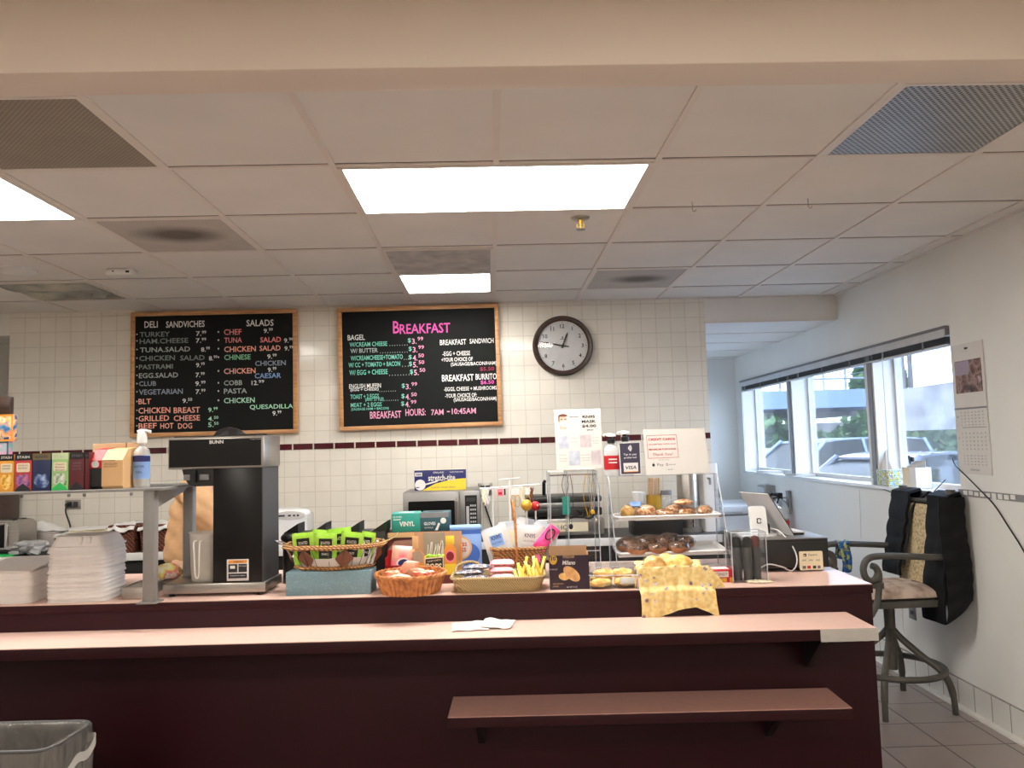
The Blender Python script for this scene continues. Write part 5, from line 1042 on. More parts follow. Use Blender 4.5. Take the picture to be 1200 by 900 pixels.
# clear tower with necklaces, mask sign on it
Y = 3.40; a = at(648, 690, y=Y); b = at(705, 690, y=Y); AX0, AX1 = a.x, b.x; AZ = at(676, 552, y=Y).z
t = thing('acrylic_tower', 'clear acrylic tower hung with necklaces beside the pastry case', 'display case', ((AX0+AX1)/2, Y, CT)); hw = (AX1-AX0)/2; h = AZ-CT; D = .16
m = MB(); m.b2((-hw, 0, 0), (-hw+.003, D, h)); m.b2((hw-.003, 0, 0), (hw, D, h)); m.b2((-hw, D-.003, 0), (hw, D, h)); m.b2((-hw, 0, h-.003), (hw, D, h)); m.b2((-hw, 0, 0), (hw, D, .004)); m.b2((-.03, 0, h*.25), (-.027, D, h)); m.done('panels', 'acrylic', t)
m = MB()
for x in (-hw, hw): m.b2((x-.002, -.002, 0), (x+.002, .002, h)); m.b2((x-.002, D-.003, 0), (x+.002, D+.001, h))
m.b2((-.0300, -.001, h*.25), (-.027, .001, h)); m.b2((-hw, -.002, h*.25), (hw, .001, h*.25+.004)); m.done('edges', 'acrylic_edge', t)
m = MB(); m.b2((-hw-.004, -.006, h-.004), (-hw+.062, .05, h+.002)); m.done('shelf_lip', 'white', t)
m = MB(); m.tube([(-hw, .05, h-.018), (hw, .05, h-.018)], .003, 8); m.done('rod', 'chrome', t)
def necklace(px, top, drop, mats, lab, spread, pend):
    x = at(px, 560, y=Y+.05).x; z0 = CT+h-.016
    t2 = thing('necklace', lab, 'necklace', (x, Y+.045, z0), 0, 'necklaces in the clear tower'); q = MB()
    pts = [(-spread*math.sin(PI*min(1, s*1.1))*.5-.004, 0, -drop*s) for s in [i/16 for i in range(17)]]; q.tube(pts, .0016, 5); q.tube([(-p[0], p[1]+.003, p[2]) for p in pts], .0016, 5); q.done('chain', mats[0], t2)
    q = MB()
    if pend == 'block': q.b2((-.016, -.006, -drop-.075), (.018, .006, -drop+.004), .002)
    elif pend == 'beads':
        for i in range(7): s = PI*(1.12+.76*i/6); q.ball((.024*math.cos(s), 0, -drop+.02+.024*math.sin(s)), .0065, 8, 6)
    else: q.ball((0, 0, -drop-.008), .010, 10, 8, 1, .5, 1.2)
    q.done('pendant', mats[1], t2)
necklace(662, 0, .10, ('brown', 'teal'), 'brown necklace with a teal block pendant in the clear tower', .02, 'block')
necklace(688, 0, .19, ('gold', 'black'), 'gold chain with black beads in the clear tower', .03, 'beads')
necklace(697, 0, .20, ('chrome', 'steel'), 'silver chain with a small drop in the clear tower', .03, 'drop')
necklace(693, 0, .16, ('chrome', 'gold'), 'silver chain with a gold drop between the two other chains', .02, 'drop')
necklace(667, 0, .22, ('dark_grey', 'ink'), 'dark chain with a low black drop at the left of the clear tower', .02, 'drop')
t2 = thing('pearl_string', 'string of pearls lying along the top of the clear tower', 'pearls', ((AX0+AX1)/2, Y+.012, CT+h+.002))
for k_ in range(16): q = MB(); q.ball((-.03+.008*k_, .004*math.sin(k_*1.9), .005), .005, 8, 6); q.done('pearl', 'white_gloss' if k_ % 3 else 'cream', t2)
q = MB(); q.tube([(-.032+.008*k_, .004*math.sin(k_*1.9), .005) for k_ in range(17)], .0008, 5); q.done('thread', 'cream', t2)
def sheet(name, lab, cat, px, Y0, lean, mat='paper', thick=.0025):
    "stiff sheet whose lower corners and upper corners are seen at the four given spots: bl, br, tr, tl"
    c = [at(p[0], p[1], y=Y0 + (lean if i > 1 else 0)) for i, p in enumerate(px)]
    o = (c[0]+c[1])/2; t = thing(name, lab, cat, o); n = (c[1]-c[0]).cross(c[3]-c[0]).normalized()
    q = MB(); q.add([p-o for p in c]+[p-o-n*thick for p in c], [[0, 1, 2, 3], [7, 6, 5, 4]]+[[i, (i+1) % 4, 4+(i+1) % 4, 4+i] for i in range(4)]); s = q.done('sheet', mat, t, smooth=0)
    def uv(u, v, lift=.0006): p = (c[0]*(1-u)+c[1]*u)*(1-v)+(c[3]*(1-u)+c[2]*u)*v; return p-o+n*lift
    return t, s, uv, n, c
def quad(uv, u0, v0, u1, v1, lift=.0006): q = MB(); q.add([uv(u0, v0, lift), uv(u1, v0, lift), uv(u1, v1, lift), uv(u0, v1, lift)], [[0, 1, 2, 3]]); return q
def put(q, uv, s, u, v, wu, hv, lift=.001, bold=0, shear=0):
    o = uv(u, v, lift); xd = uv(u+.1, v)-uv(u-.1, v); yd = uv(u, v+.1)-uv(u, v-.1); yy = yd-xd.normalized()*yd.dot(xd.normalized())
    q.text(s, o, xd, yy, wu*xd.length/.2, hv*yd.length/.2, 0, bold=bold, shear=shear); return q
t, s, uv, n, c = sheet('mask_sign', 'white sign reading KN95 MASK $4.00 on top of the clear tower', 'sign', [(652.5, 550.5), (706.5, 548.5), (703.5, 478.5), (649, 480)], Y+.02, .03)
photo = quad(uv, .055, .66, .31, .92); ph = photo.done('photo_print', 'pale_grey', s)
plain('skin_print', (226, 180, 156), .7, var=.12, scale=60)
q = MB(); q.add([uv(.18+.095*math.cos(a_), .80+.11*math.sin(a_), .0010) for a_ in [2*PI*i/24 for i in range(24)]], [list(range(24))]); q.add([uv(x, y_, .001) for x, y_ in ((.12, .72), (.25, .72), (.25, .67), (.10, .67))], [[0, 1, 2, 3]]); q.done('face_print', 'skin_print', ph)
q = MB(); q.add([uv(.185+.10*math.cos(a_), .885+.035*math.sin(a_) if math.sin(a_) > 0 else .885+.012*math.sin(a_), .0013) for a_ in [2*PI*i/24 for i in range(24)]], [list(range(24))]); q.add([uv(x, y_, .0013) for x, y_ in ((.085, .885), (.115, .885), (.105, .79), (.085, .80))], [[0, 1, 2, 3]])
for x in (.15, .235): q.add([uv(x+.022*math.cos(a_), .832+.009*math.sin(a_), .0014) for a_ in [2*PI*i/12 for i in range(12)]], [list(range(12))])
q.done('hair_print', 'brown', ph)
q = MB(); q.add([uv(.20+.085*math.cos(a_), .755+.058*math.sin(a_), .0015) for a_ in [2*PI*i/24 for i in range(24)]], [list(range(24))]); q.done('mask_print', 'pale_grey', ph)
q = MB()
for tx, u, v, wu, hv in (('KN95', .74, .865, .27, .05), ('MASK', .74, .785, .31, .05), ('$4.00', .74, .705, .31, .055), ('EACH', .76, .640, .14, .025), ('((KN95', .42, .865, .2, .022)): put(q, uv, tx, u, v, wu, hv, bold=.03)
q.done('lettering', 'ink', s, smooth=0)
patchy('print_mauve', [(176, 164, 168), (204, 194, 196)], 30, .7); patchy('print_blue', [(166, 172, 186), (200, 204, 214)], 30, .7)
for k_, (u0, v0, u1, v1, mt) in enumerate(((.06, .34, .29, .55, 'print_blue'), (.53, .35, .77, .56, 'print_mauve'), (.27, .06, .52, .30, 'print_blue'), (.76, .06, .97, .30, 'print_mauve'), (.30, .62, .46, .82, 'paper'))): quad(uv, u0, v0, u1, v1).done('picture', mt, s)
q = MB()
for (u, v, wu) in ((.40, .51, .16), (.40, .45, .16), (.87, .51, .14), (.87, .46, .16), (.87, .42, .12), (.15, .24, .16), (.15, .18, .18), (.15, .14, .16), (.64, .23, .2), (.64, .18, .2), (.64, .14, .16)): put(q, uv, 'mask details', u, v, wu, .016)
q.done('lettering', 'grey_ink', s, smooth=0)

# ------------------------------------------------------------------ pastry case
PX0 = at(726, 670, z=CT).x; pf = at(857, 669, z=CT); PX1 = pf.x; PF = pf.y-.16; 
PX0 = at(699+24, 668, y=pf.y).x
Yf, Yt, Yk = pf.y-.02, pf.y+.16, pf.y+.20
PZ = at(776, 556.5, y=Yt).z
pc = Vector(((PX0+PX1)/2, Yf, CT)); hw = (PX1-PX0)/2; h = PZ-CT; dt = Yt-Yf; dk = Yk-Yf
t = CASE = thing('pastry_case', 'clear acrylic pastry case with a slanted front and two white trays', 'display case', pc)
side = [(0, 0), (dk, 0), (dk, h), (dt, h), (dt-.02, h-.015), (.004, .03)]
m = MB(); m.prism(side, -hw, -hw+.003, 'x'); m.prism(side, hw-.003, hw, 'x'); m.done('side_panel', 'acrylic', t, smooth=0)
m = MB(); m.b2((-hw, 0, 0), (hw, dk, .004)); m.b2((-hw, dt, h-.003), (hw, dk, h)); m.done('top_and_floor', 'acrylic', t)
m = MB(); m.add([(-hw, .004, .03), (hw, .004, .03), (hw, dt-.02, h-.015), (-hw, dt-.02, h-.015)], [[0, 1, 2, 3]]); m.done('front_panel', 'acrylic', t)
m = MB()
for x in (-hw, hw): m.tube([(x, 0, 0), (x, .004, .03), (x, dt-.02, h-.015), (x, dt, h), (x, dk, h), (x, dk, 0)], .0024, 6)
m.tube([(-hw, dt, h), (hw, dt, h)], .002, 6); m.tube([(-hw, 0, 0), (hw, 0, 0)], .002, 6); m.tube([(-hw, .004, .03), (hw, .004, .03)], .0016, 6); m.done('edges', 'acrylic_edge', t)
def ptray(z, y0, y1, x0, x1, slope, name='tray'):
    q = MB(); dz = slope
    def P(x, y, zz): return (x, y, zz+dz*(y-y0))
    q.add([P(x0, y0, z), P(x1, y0, z), P(x1, y1, z), P(x0, y1, z), P(x0, y0, z+.004), P(x1, y0, z+.004), P(x1, y1, z+.004), P(x0, y1, z+.004)], [[0, 1, 2, 3], [4, 5, 6, 7], [0, 1, 5, 4], [1, 2, 6, 5], [2, 3, 7, 6], [3, 0, 4, 7]])
    q.tube([P(x, y, z+.016) for x, y in [(p[0]+(x0+x1)/2, p[1]+(y0+y1)/2) for p in rr(x1-x0, y1-y0, .02, 4)]], .005, 8, True)
    q.grid(lambda u, v: (lambda p: P(p[0]*(.98+.02*v)+(x0+x1)/2, p[1]*(.97+.03*v)+(y0+y1)/2, z+.003+.014*v))(ring2(x1-x0, y1-y0, .02, u)), 56, 2, .002); return q
zU = at(780, 607, y=Yf+.10).z-CT; zL = at(780, 650, y=Yf+.03).z-CT
ptray(zU-.006, .085, dk-.01, -hw+.012, hw-.012, .03).done('tray', 'white_gloss', t); ptray(zL-.006, .03, dk-.01, -hw+.012, hw-.012, .10).done('tray', 'white_gloss', t)
patchy('crust', [(150, 84, 44), (204, 132, 78), (244, 214, 176), (184, 106, 58)], 44, .35, .4); patchy('crust_light', [(196, 134, 66), (232, 186, 110), (248, 220, 160)], 30, .45, .4); patchy('dark_crust', [(26, 17, 14), (58, 36, 28), (150, 108, 80), (34, 22, 18), (26, 17, 14)], 70, .6, .5); patchy('bagel_side', [(160, 98, 58), (214, 154, 104)], 30, .4, .3)
patchy('croissant', [(222, 156, 72), (246, 204, 116), (254, 234, 176)], 30, .4, .4)
def roll(rx, ry, rz_, seed, ridges=0):
    q = MB(); q.ball((0, 0, 0), 1, 26, 16, rx, ry, rz_, .16, seed)
    if ridges:
        for v in q.v: k_ = 1+.09*math.cos(v.x/rx*ridges); v.y *= k_; v.z *= k_
    zmin = min(v.z for v in q.v)
    for v in q.v: v.z = max(v.z-zmin*.86, 0)
    return q
def pastry(loc, q, mat, lab, film=True, rz=0, label=None, grp=None, top=None, topz=.5):
    t2 = thing('pastry', lab, 'pastry', loc, rz, grp); body = q
    zmax = max(v.z for v in q.v); o = body.done('body', mat, t2)
    if top:
        k_ = MB(); k_.v = [v*1.03 for v in q.v]; k_.f = [f_ for f_ in q.f if min(q.v[i].z for i in f_) > zmax*topz]; k_.mi = [0]*len(k_.f)
        k_.done('topping', top, t2)
    if film:
        k_ = MB(); k_.v = [Vector((v.x*1.10, v.y*1.10, v.z*1.08))+Vector((.003*noise.noise(v*60), .003*noise.noise(v*50+Vector((3, 0, 0))), .002*noise.noise(v*55))) for v in q.v]; k_.f = list(q.f); k_.mi = [0]*len(q.f)
        for v in k_.v: v.z = max(v.z, 0)
        k_.done('wrap', 'clear_plastic', t2)
    if label: lb = MB(); lb.box((0, -max(-v.y for v in q.v)*.55, zmax*.86), (.05, .03, .012), (.75, 0, 0), .003); lb.done('label', label, t2)
    return t2
zz = lambda tz, sl, y: CT+tz-.002+sl*(y)
def upx(px): return at(px, 600, y=Yf+.15).x
U = [(734, .12, .034, .028, .030, 'crust_light', 'wrapped pastry standing at the left end of the upper tray', None), (745, .145, .040, .034, .036, 'crust', 'wrapped pastry with a lavender label on the upper tray', 'light_blue'), (756, .115, .046, .036, .030, 'crust', 'glazed danish left of centre on the upper tray', None), (776, .12, .046, .036, .019, 'crust', 'flat brown roll in the centre of the upper tray', None), (790, .15, .040, .034, .028, 'crust', 'wrapped danish right of centre on the upper tray', None), (803, .12, .046, .036, .022, 'crust', 'wrapped pastry under the stacked one on the upper tray', None), (824, .125, .040, .034, .024, 'crust', 'wrapped pastry at the right end of the upper tray', None)]
for k_, (px, dy, rx, ry, rz_, mt, lab, lb) in enumerate(U):
    pastry((upx(px), Yf+dy, CT+zU+.002+.03*(dy-.085)), roll(rx*.98, ry*.82, rz_*1.0, k_), mt, lab, True, random.uniform(-.5, .5), lb, 'wrapped pastries on the upper tray')
pastry((upx(800), Yf+.125, CT+zU+.054), roll(.046, .034, .014, 31), 'crust', 'wrapped pastry lying on top of another on the upper tray', True, .2, None, 'wrapped pastries on the upper tray')
def bagel(seed): 
    q = MB(); R_, r_ = .0255, .0235; vs = []; 
    q.grid(lambda u, v: ((R_+r_*math.cos(2*PI*v))*math.cos(2*PI*u)*1.08, (R_+r_*math.cos(2*PI*v))*math.sin(2*PI*u), r_*.95+r_*math.sin(2*PI*v)*1.0), 26, 14)
    for v in q.v: v.z = max(0, v.z+.006*noise.noise(v*30+Vector((seed, 0, 0)))); 
    for v in q.v:
        d = math.hypot(v.x, v.y)
        if d < .012: v.x *= .5; v.y *= .5
    return q
names = iter(('front left', 'front centre', 'front right', 'middle left', 'middle centre-left', 'middle centre', 'middle right', 'back left', 'back centre', 'back right'))
for (px, dy, dz) in ((745, .055, 0), (768, .06, 0), (793, .06, 0), (734, .105, .004), (755, .10, .016), (777, .105, .016), (738, .150, .006), (760, .155, .010), (783, .16, .012), (800, .13, .006)):
    nm_ = next(names); x = at(px, 635, y=Yf+dy+.02).x
    pastry((x, Yf+dy, CT+zL+.002+.10*(dy-.03)+dz), bagel(px), 'bagel_side', 'dark-topped bagel in clear wrap on the lower tray, '+nm_, True, px, None, 'dark bagels on the lower tray', 'dark_crust', .40)
# things standing on the case
def pump_bottle(loc, lab, tall, labmat):
    t2 = thing('hand_sanitizer', lab, 'bottle', loc, 0, 'pump bottles on the pastry case'); q = MB(); q.lathe([(0, 0), (.034, 0), (.037, .006), (.037, tall*.58), (.03, tall*.68), (.014, tall*.74), (.014, tall*.78)], n=24, sy=.75); q.done('bottle', 'thin_film', t2)
    q = MB(); q.lathe([(.0376, .03), (.0376, tall*.48)], n=24, sy=.75); lb = q.done('label', labmat, t2); q = MB()
    for z_ in (.06, .075): q.b2((-.02, -.0286, z_), (.02, -.0281, z_+.006))
    q.done('print', 'white', lb)
    q = MB(); q.lathe([(.014, tall*.76), (.019, tall*.77), (.019, tall*.86), (.009, tall*.87), (.009, tall*.93)], n=18); q.done('collar', 'black', t2)
    q = MB(); q.lathe([(0, tall), (.017, tall*.99), (.02, tall*.93), (.009, tall*.92)], n=18, sx=1.2); q.tube([(.0, 0, tall*.975), (-.032, -.004, tall*.965), (-.036, -.006, tall*.93)], .006, 8); q.done('pump', 'white', t2)
Yp = Yt+.02
for px, py, dy, lab, mt in ((717, 508, .0, 'clear pump bottle with a red label left of the card payment sign', 'red'), (733.5, 505, .0, 'pump bottle partly hidden behind the card payment sign', 'light_blue')):
    x = at(px, 540, y=Yp+dy).x; pump_bottle((x, Yp+dy, PZ+.001), lab, at(px, py, y=Yp+dy).z-PZ, mt)
t2, s, uv, n, c = sheet('payment_sign', 'dark sign for contactless card payment standing on the pastry case', 'sign', [(727.5, 556.5), (751.5, 555.5), (750, 518), (725, 519)], Yt-.02, .012, 'white', .006)
plain('visa_navy', (44, 40, 62), .35)
q = quad(uv, .03, .02, .97, .98); f1 = q.done('print', 'visa_navy', s, smooth=0)
q = quad(uv, .16, .08, .86, .36, .0012); f2_ = q.done('card_print', 'pale_grey', f1, smooth=0); q = quad(uv, .16, .075, .86, .095, .0014); q.done('stripe', 'orange', f1, smooth=0)
q = MB(); put(q, uv, 'VISA', .51, .215, .52, .11, .0018, .02, .2); q.done('lettering', 'ink', f1, smooth=0)
q = MB(); put(q, uv, 'Tap to pay', .5, .62, .62, .075, .0014); put(q, uv, 'preferred', .5, .52, .58, .07, .0014)
for k_ in range(4): 
    r_ = .05+.035*k_; pts = [uv(.38+r_*math.cos(a_)*1.3, .82+r_*math.sin(a_)*.85, .0014) for a_ in [-.8+1.6*i/10 for i in range(11)]]; q.tube(pts, .0016, 5)
q.done('lettering', 'white', f1, smooth=0)
t2, s, uv, n, c = sheet('card_sign', 'large cream sign about credit cards leaning on top of the pastry case', 'sign', [(757.5, 557), (832, 554), (825.5, 501.5), (753, 503.5)], Yt-.005, .03, 'paper', .003)
q = MB()
e = .006
for (u0, v0, u1, v1) in ((.05, .36, .53, .36+e*1.6), (.05, .86, .53, .86+e*1.6), (.05, .36, .05+e, .86), (.53, .36, .53+e, .87)): q.add([uv(u0, v0), uv(u1, v0), uv(u1, v1), uv(u0, v1)], [[0, 1, 2, 3]])
for tx, u, v, wu, hv, b_ in (('CREDIT CARDS', .29, .775, .43, .055, .03), ('ACCEPTED WITH $10', .29, .665, .43, .035, .02), ('MINIMUM PURCHASE', .29, .555, .43, .040, .02)): put(q, uv, tx, u, v, wu, hv, bold=b_)
put(q, uv, 'Thank You!', .29, .445, .32, .06, shear=.3); q.done('lettering', 'red', s, smooth=0)
q = MB(); put(q, uv, 'Pay', .235, .21, .10, .07); put(q, uv, '0', .34, .215, .035, .06); put(q, uv, 'Android', .42, .215, .10, .03); put(q, uv, '- and -', .38, .11, .14, .03); put(q, uv, 'We also accept', .30, .32, .18, .022)
q.add([uv(.125+.022*math.cos(a_)*(1-.15*(abs(math.sin(a_)) > .9)), .215+.034*math.sin(a_), .001) for a_ in [2*PI*i/20 for i in range(20)]], [list(range(20))]); q.add([uv(x, y_, .001) for x, y_ in ((.125, .255), (.135, .262), (.14, .275), (.128, .268))], [[0, 1, 2, 3]]); q.done('lettering', 'ink', s, smooth=0)

# cookie box, clear croissant box, cloth-lined basket, red box, cup holder, till
a = at(645.5, 692, z=CT); b = at(691.5, 690, z=CT); w = b.x-a.x; h = at(668, 651, y=a.y).z-CT; D = .085
plain('aubergine', (42, 24, 40), .35); patchy('cookie', [(206, 150, 90), (232, 188, 130)], 40, .6)
t = thing('cookie_box', 'dark open cookie box with a picture of biscuits, in front of the clear tower', 'box', ((a.x+b.x)/2, a.y+.006+D/2, CT), CTH)
m = MB(); m.b2((-w/2, -D/2, 0), (w/2, -D/2+.002, h)); m.b2((-w/2, D/2-.002, 0), (w/2, D/2, h)); m.b2((-w/2, -D/2, 0), (-w/2+.002, D/2, h)); m.b2((w/2-.002, -D/2, 0), (w/2, D/2, h)); m.b2((-w/2, -D/2, 0), (w/2, D/2, .002)); bx = m.done('box', 'aubergine', t)
m = MB(); m.b2((-w/2+.002, D/2-.0035, .02), (w/2-.002, D/2-.002, h+.028)); m.b2((-w/2+.0022, -D/2+.003, .02), (-w/2+.004, D/2-.003, h+.010)); m.b2((w/2-.004, -D/2+.003, .02), (w/2-.0022, D/2-.003, h+.010)); m.done('inner_flaps', 'tan_card', t)
f = -D/2-.0006; K = w/46
def mx_(px): return (px-668.5)*K
def mz_(py): return (691-py)*K
m = MB(); m.prism([(mx_(650)+4.6*K*math.cos(s), mz_(656)+(6 if math.sin(s) < 0 else 4.5)*K*math.sin(s)*1.0) for s in [2*PI*i/24 for i in range(24)]], f, -D/2, 'y'); em = m.done('emblem', 'gold', bx)
m = MB(); m.text('10', (mx_(650.3), f-.0004, mz_(655)), XD, ZD, 5*K, 4.6*K, bold=.03); m.done('lettering', 'ink', em, smooth=0)
m = MB(); m.text('Milano', (mx_(668), f, mz_(660)), XD, ZD, 15*K, 5*K, bold=.02, shear=.15); m.text('10 PACKS', (mx_(650), f, mz_(667.5)), XD, ZD, 9*K, 1.6*K); m.text('NET WT 7.5 OZ', (mx_(671), f, mz_(688)), XD, ZD, 12*K, 1.8*K); m.done('lettering', 'white', bx, smooth=0)
m = MB(); m.text('PEPPERIDGE FARM', (mx_(668), f, mz_(653.5)), XD, ZD, 13*K, 3*K); m.text('DARK CHOCOLATE', (mx_(655), f, mz_(684)), XD, ZD, 12*K, 1.6*K); m.text('COOKIES', (mx_(652), f, mz_(687)), XD, ZD, 7*K, 1.6*K); m.done('lettering', 'kraft', bx, smooth=0)
def blob(q, cx, cz, rx, rz_, ang, d, n=28): q.prism([(mx_(cx)+K*(rx*math.cos(s)*math.cos(ang)-rz_*math.sin(s)*math.sin(ang)), mz_(cz)+K*(rx*math.cos(s)*math.sin(ang)+rz_*math.sin(s)*math.cos(ang))) for s in [2*PI*i/n for i in range(n)]], f-d, f, 'y')
m = MB(); blob(m, 662, 676, 6.2, 4.2, -.2, .0002); m.done('picture', 'crust_light', bx); m = MB(); blob(m, 671, 673, 11.5, 6.3, -.72, .0006); m.done('picture', 'cookie', bx)
# clear box of croissants
a = at(693, 692, z=CT); b = at(751, 690, z=CT); w = b.x-a.x; D = .12; h = at(720, 664, y=a.y+.01).z-CT
cc = Vector(((a.x+b.x)/2, a.y+.008+D/2, CT))
t = thing('pastry_box', 'clear plastic box of small croissants beside the cookie box', 'food container', cc, CTH); hw = w/2
m = MB()
def cbx(u, v): x, y = ring2(w*(.92+.08*v), D*(.92+.08*v), .02, u); return (x, y, h*.62*v)
m.grid(cbx, 56, 3); m.prism([(x*.92, y*.92) for x, y in rr(w, D, .02)], 0, .0015, 'z'); m.done('tray', 'clear_plastic', t)
m = MB()
def cbl(u, v): x, y = ring2(w*(1-.10*v), D*(1-.10*v), .02, u); return (x, y, h*(.62+.38*v))
m.grid(cbl, 56, 3); m.prism([(x*.9, y*.9) for x, y in rr(w, D, .02)], h-.001, h+.0005, 'z'); m.done('lid', 'clear_plastic', t)
m = MB(); m.tube([(x, y, h*.62) for x, y in rr(w+.004, D+.004, .022, 5)], .0022, 6, True); m.tube([(x*.9, y*.9, h) for x, y in rr(w, D, .02, 5)], .0014, 6, True); m.done('edges', 'acrylic_edge', t)
for k_, (x, y, z_, rz_) in enumerate(((-.055, -.025, .004, .2), (.045, -.022, .004, -.15), (-.045, .028, .006, -.3), (.05, .03, .006, .25), (-.035, .0, .036, .1), (.04, .005, .036, -.12))):
    pastry(cc+Vector((x, y, z_)), roll(.046, .024, .019, k_+60, 9), 'croissant', ('front left', 'front right', 'back left', 'back right', 'upper left', 'upper right')[k_]+' croissant in the clear plastic box', False, rz_, None, 'croissants in the clear box')
m = MB(); m.box((.05, -.048, .030), (.06, .004, .026), (-.25, 0, -.1), .001); solo(m, 'paper_label', 'white paper label in front of the croissants inside the clear box', 'label', 'paper', cc)
# cloth-lined basket
a = at(755, 691, z=CT); b = at(829, 688, z=CT); w = b.x-a.x; D = .155; h = at(790, 665, y=a.y).z-CT; bc_ = Vector(((a.x+b.x)/2, a.y+.01+D/2, CT))
t = thing('bread_basket', 'basket under the yellow floral cloth', 'basket', bc_, CTH); m = MB(); m.grid(lambda u, v: tuple(ring2((w-.03)*(.92+.08*v), (D-.03)*(.92+.08*v), .03, u))+(( h-.012)*v,), 56, 4, .004); m.prism([(x*.9, y*.86) for x, y in rr(w-.03, D-.03, .03)], 0, .006, 'z'); m.done('body', 'wicker', t)
m, nt, bs = new_mat('floral_cloth'); n = nt.nodes.new('ShaderNodeTexVoronoi'); n.inputs['Scale'].default_value = 26; link(nt, tex_vec(nt), n.inputs['Vector'])
n2 = nt.nodes.new('ShaderNodeTexNoise'); n2.inputs['Scale'].default_value = 60; link(nt, tex_vec(nt), n2.inputs['Vector'])
c1 = ramp(nt, n2.outputs['Fac'], [(.35, lin((224, 192, 120))), (.65, lin((246, 226, 164)))]); c2 = ramp(nt, n2.outputs['Fac'], [(.4, lin((120, 96, 110))), (.6, lin((232, 220, 216)))])
mxn = nt.nodes.new('ShaderNodeMix'); mxn.data_type = 'RGBA'; fr_ = ramp(nt, n.outputs['Distance'], [(.17, (1, 1, 1)), (.24, (0, 0, 0))]); link(nt, fr_, mxn.inputs['Factor']); link(nt, c1, mxn.inputs['A']); link(nt, c2, mxn.inputs['B']); link(nt, mxn.outputs['Result'], bs.inputs['Base Color']); bs.inputs['Roughness'].default_value = .85; M['floral_cloth'] = m
yf = -D/2-.004; fy = cfront(bc_.x)-bc_.y-.008        # front of basket and front of counter in basket coordinates
def cloth(u, v):
    x = -w/2-.012+u*(w+.024)
    dl_ = (.116, .112, .104, .096, .086, .076, .070, .088, .118, .118); ku = min(7.999, u*8); drop = dl_[int(ku)]*(1-ku%1)+dl_[int(ku)+1]*(ku%1)
    segs = [(D/2-.01, h-.03), (D/2+.002, h+.006), (D/2-.02, h-.006), (0, h-.022), (-D/2+.02, h-.006), (yf, h+.004), (yf-.004, .01), (fy, -.006), (fy-.004, -drop)]
    L = [0, .03, .055, .12, .19, .22, .22+h*.85, .24+h*.85+.02, .26+h*.85+drop]
    s = v*L[-1]
    for i in range(len(L)-1):
        if s <= L[i+1]+1e-9: break
    k_ = (s-L[i])/(L[i+1]-L[i]); y = segs[i][0]*(1-k_)+segs[i+1][0]*k_; z_ = segs[i][1]*(1-k_)+segs[i+1][1]*k_
    fold = .006*math.sin(u*16+1)*min(1, max(0, (v-.4)*3)); side = max(0, abs(u-.5)-.46)/.04
    return (x+.004*math.sin(v*9+u*3)+.06*max(0, v-.45)*max(0, u-.62)/.38+.03*max(0, v-.6)*max(0, .2-u)*5*-.3, y-abs(fold), z_-.010*side-.002*math.sin(u*9))
m = MB(); m.grid(cloth, 48, 60, .0016)
def cl_side(u, v): # right-hand flap lying from the rim down to the counter
    p = cloth(1, .16+.56*u); k_ = 1-v; return (w/2+.010+.055*v**.8+.004*math.sin(u*14), p[1]-.01*v*math.sin(u*5), .003+(max(p[2], .004)-.003)*(1-v)**.8)
m.grid(cl_side, 24, 10, .0016)
def cl_left(u, v): x0 = -w/2-.010; return (x0-.018*v, yf+.03-.02*u, (h+.003)*(1-v)+.004*v)
m.grid(cl_left, 4, 8, .0016)
solo(m, 'floral_cloth', 'yellow floral cloth lining a basket and hanging over the counter front', 'cloth', 'floral_cloth', bc_, None, CTH, 60)
for k_, (x, y, rx, mat) in enumerate(((-.070, -.022, .043, 'crust_light'), (.025, -.018, .062, 'croissant'), (-.01, .035, .045, 'croissant'))):
    pastry(bc_+Vector((x, y, h-.026)), roll(rx, .040, .034, 80+k_), mat, ('wrapped savoury roll at the left in the cloth-lined basket', 'large golden scone in the middle of the cloth-lined basket', 'golden scone at the back of the cloth-lined basket')[k_], k_ == 0, .1*k_)
# red candy box
a = at(834, 684, z=CT); b = at(862, 683, z=CT); w = b.x-a.x; h = .052
t, bx = carton('candy_box', 'small red and white candy box right of the floral cloth', 'box', ((a.x+b.x)/2, a.y+.06, CT), w, .09, h, 'red', CTH)
m = MB(); m.b2((-w*.28, -.0458, .022), (w*.28, -.0450, .045)); lb = m.done('label', 'pale_grey', bx); m = MB(); m.text('CANDY', (0, -.0462, .034), XD, ZD, w*.45, .012); m.done('lettering', 'dark_red', lb, smooth=0)
m = MB(); m.b2((-w*.2, -.0458, .002), (w*.2, -.045, .018)); m.b2((w*.32, -.0458, .002), (w*.48, -.045, .02)); m.done('print', 'gold', bx); m = MB(); m.b2((-w*.35, -.03, h), (w*.35, .03, h+.001)); m.done('print', 'white', bx)
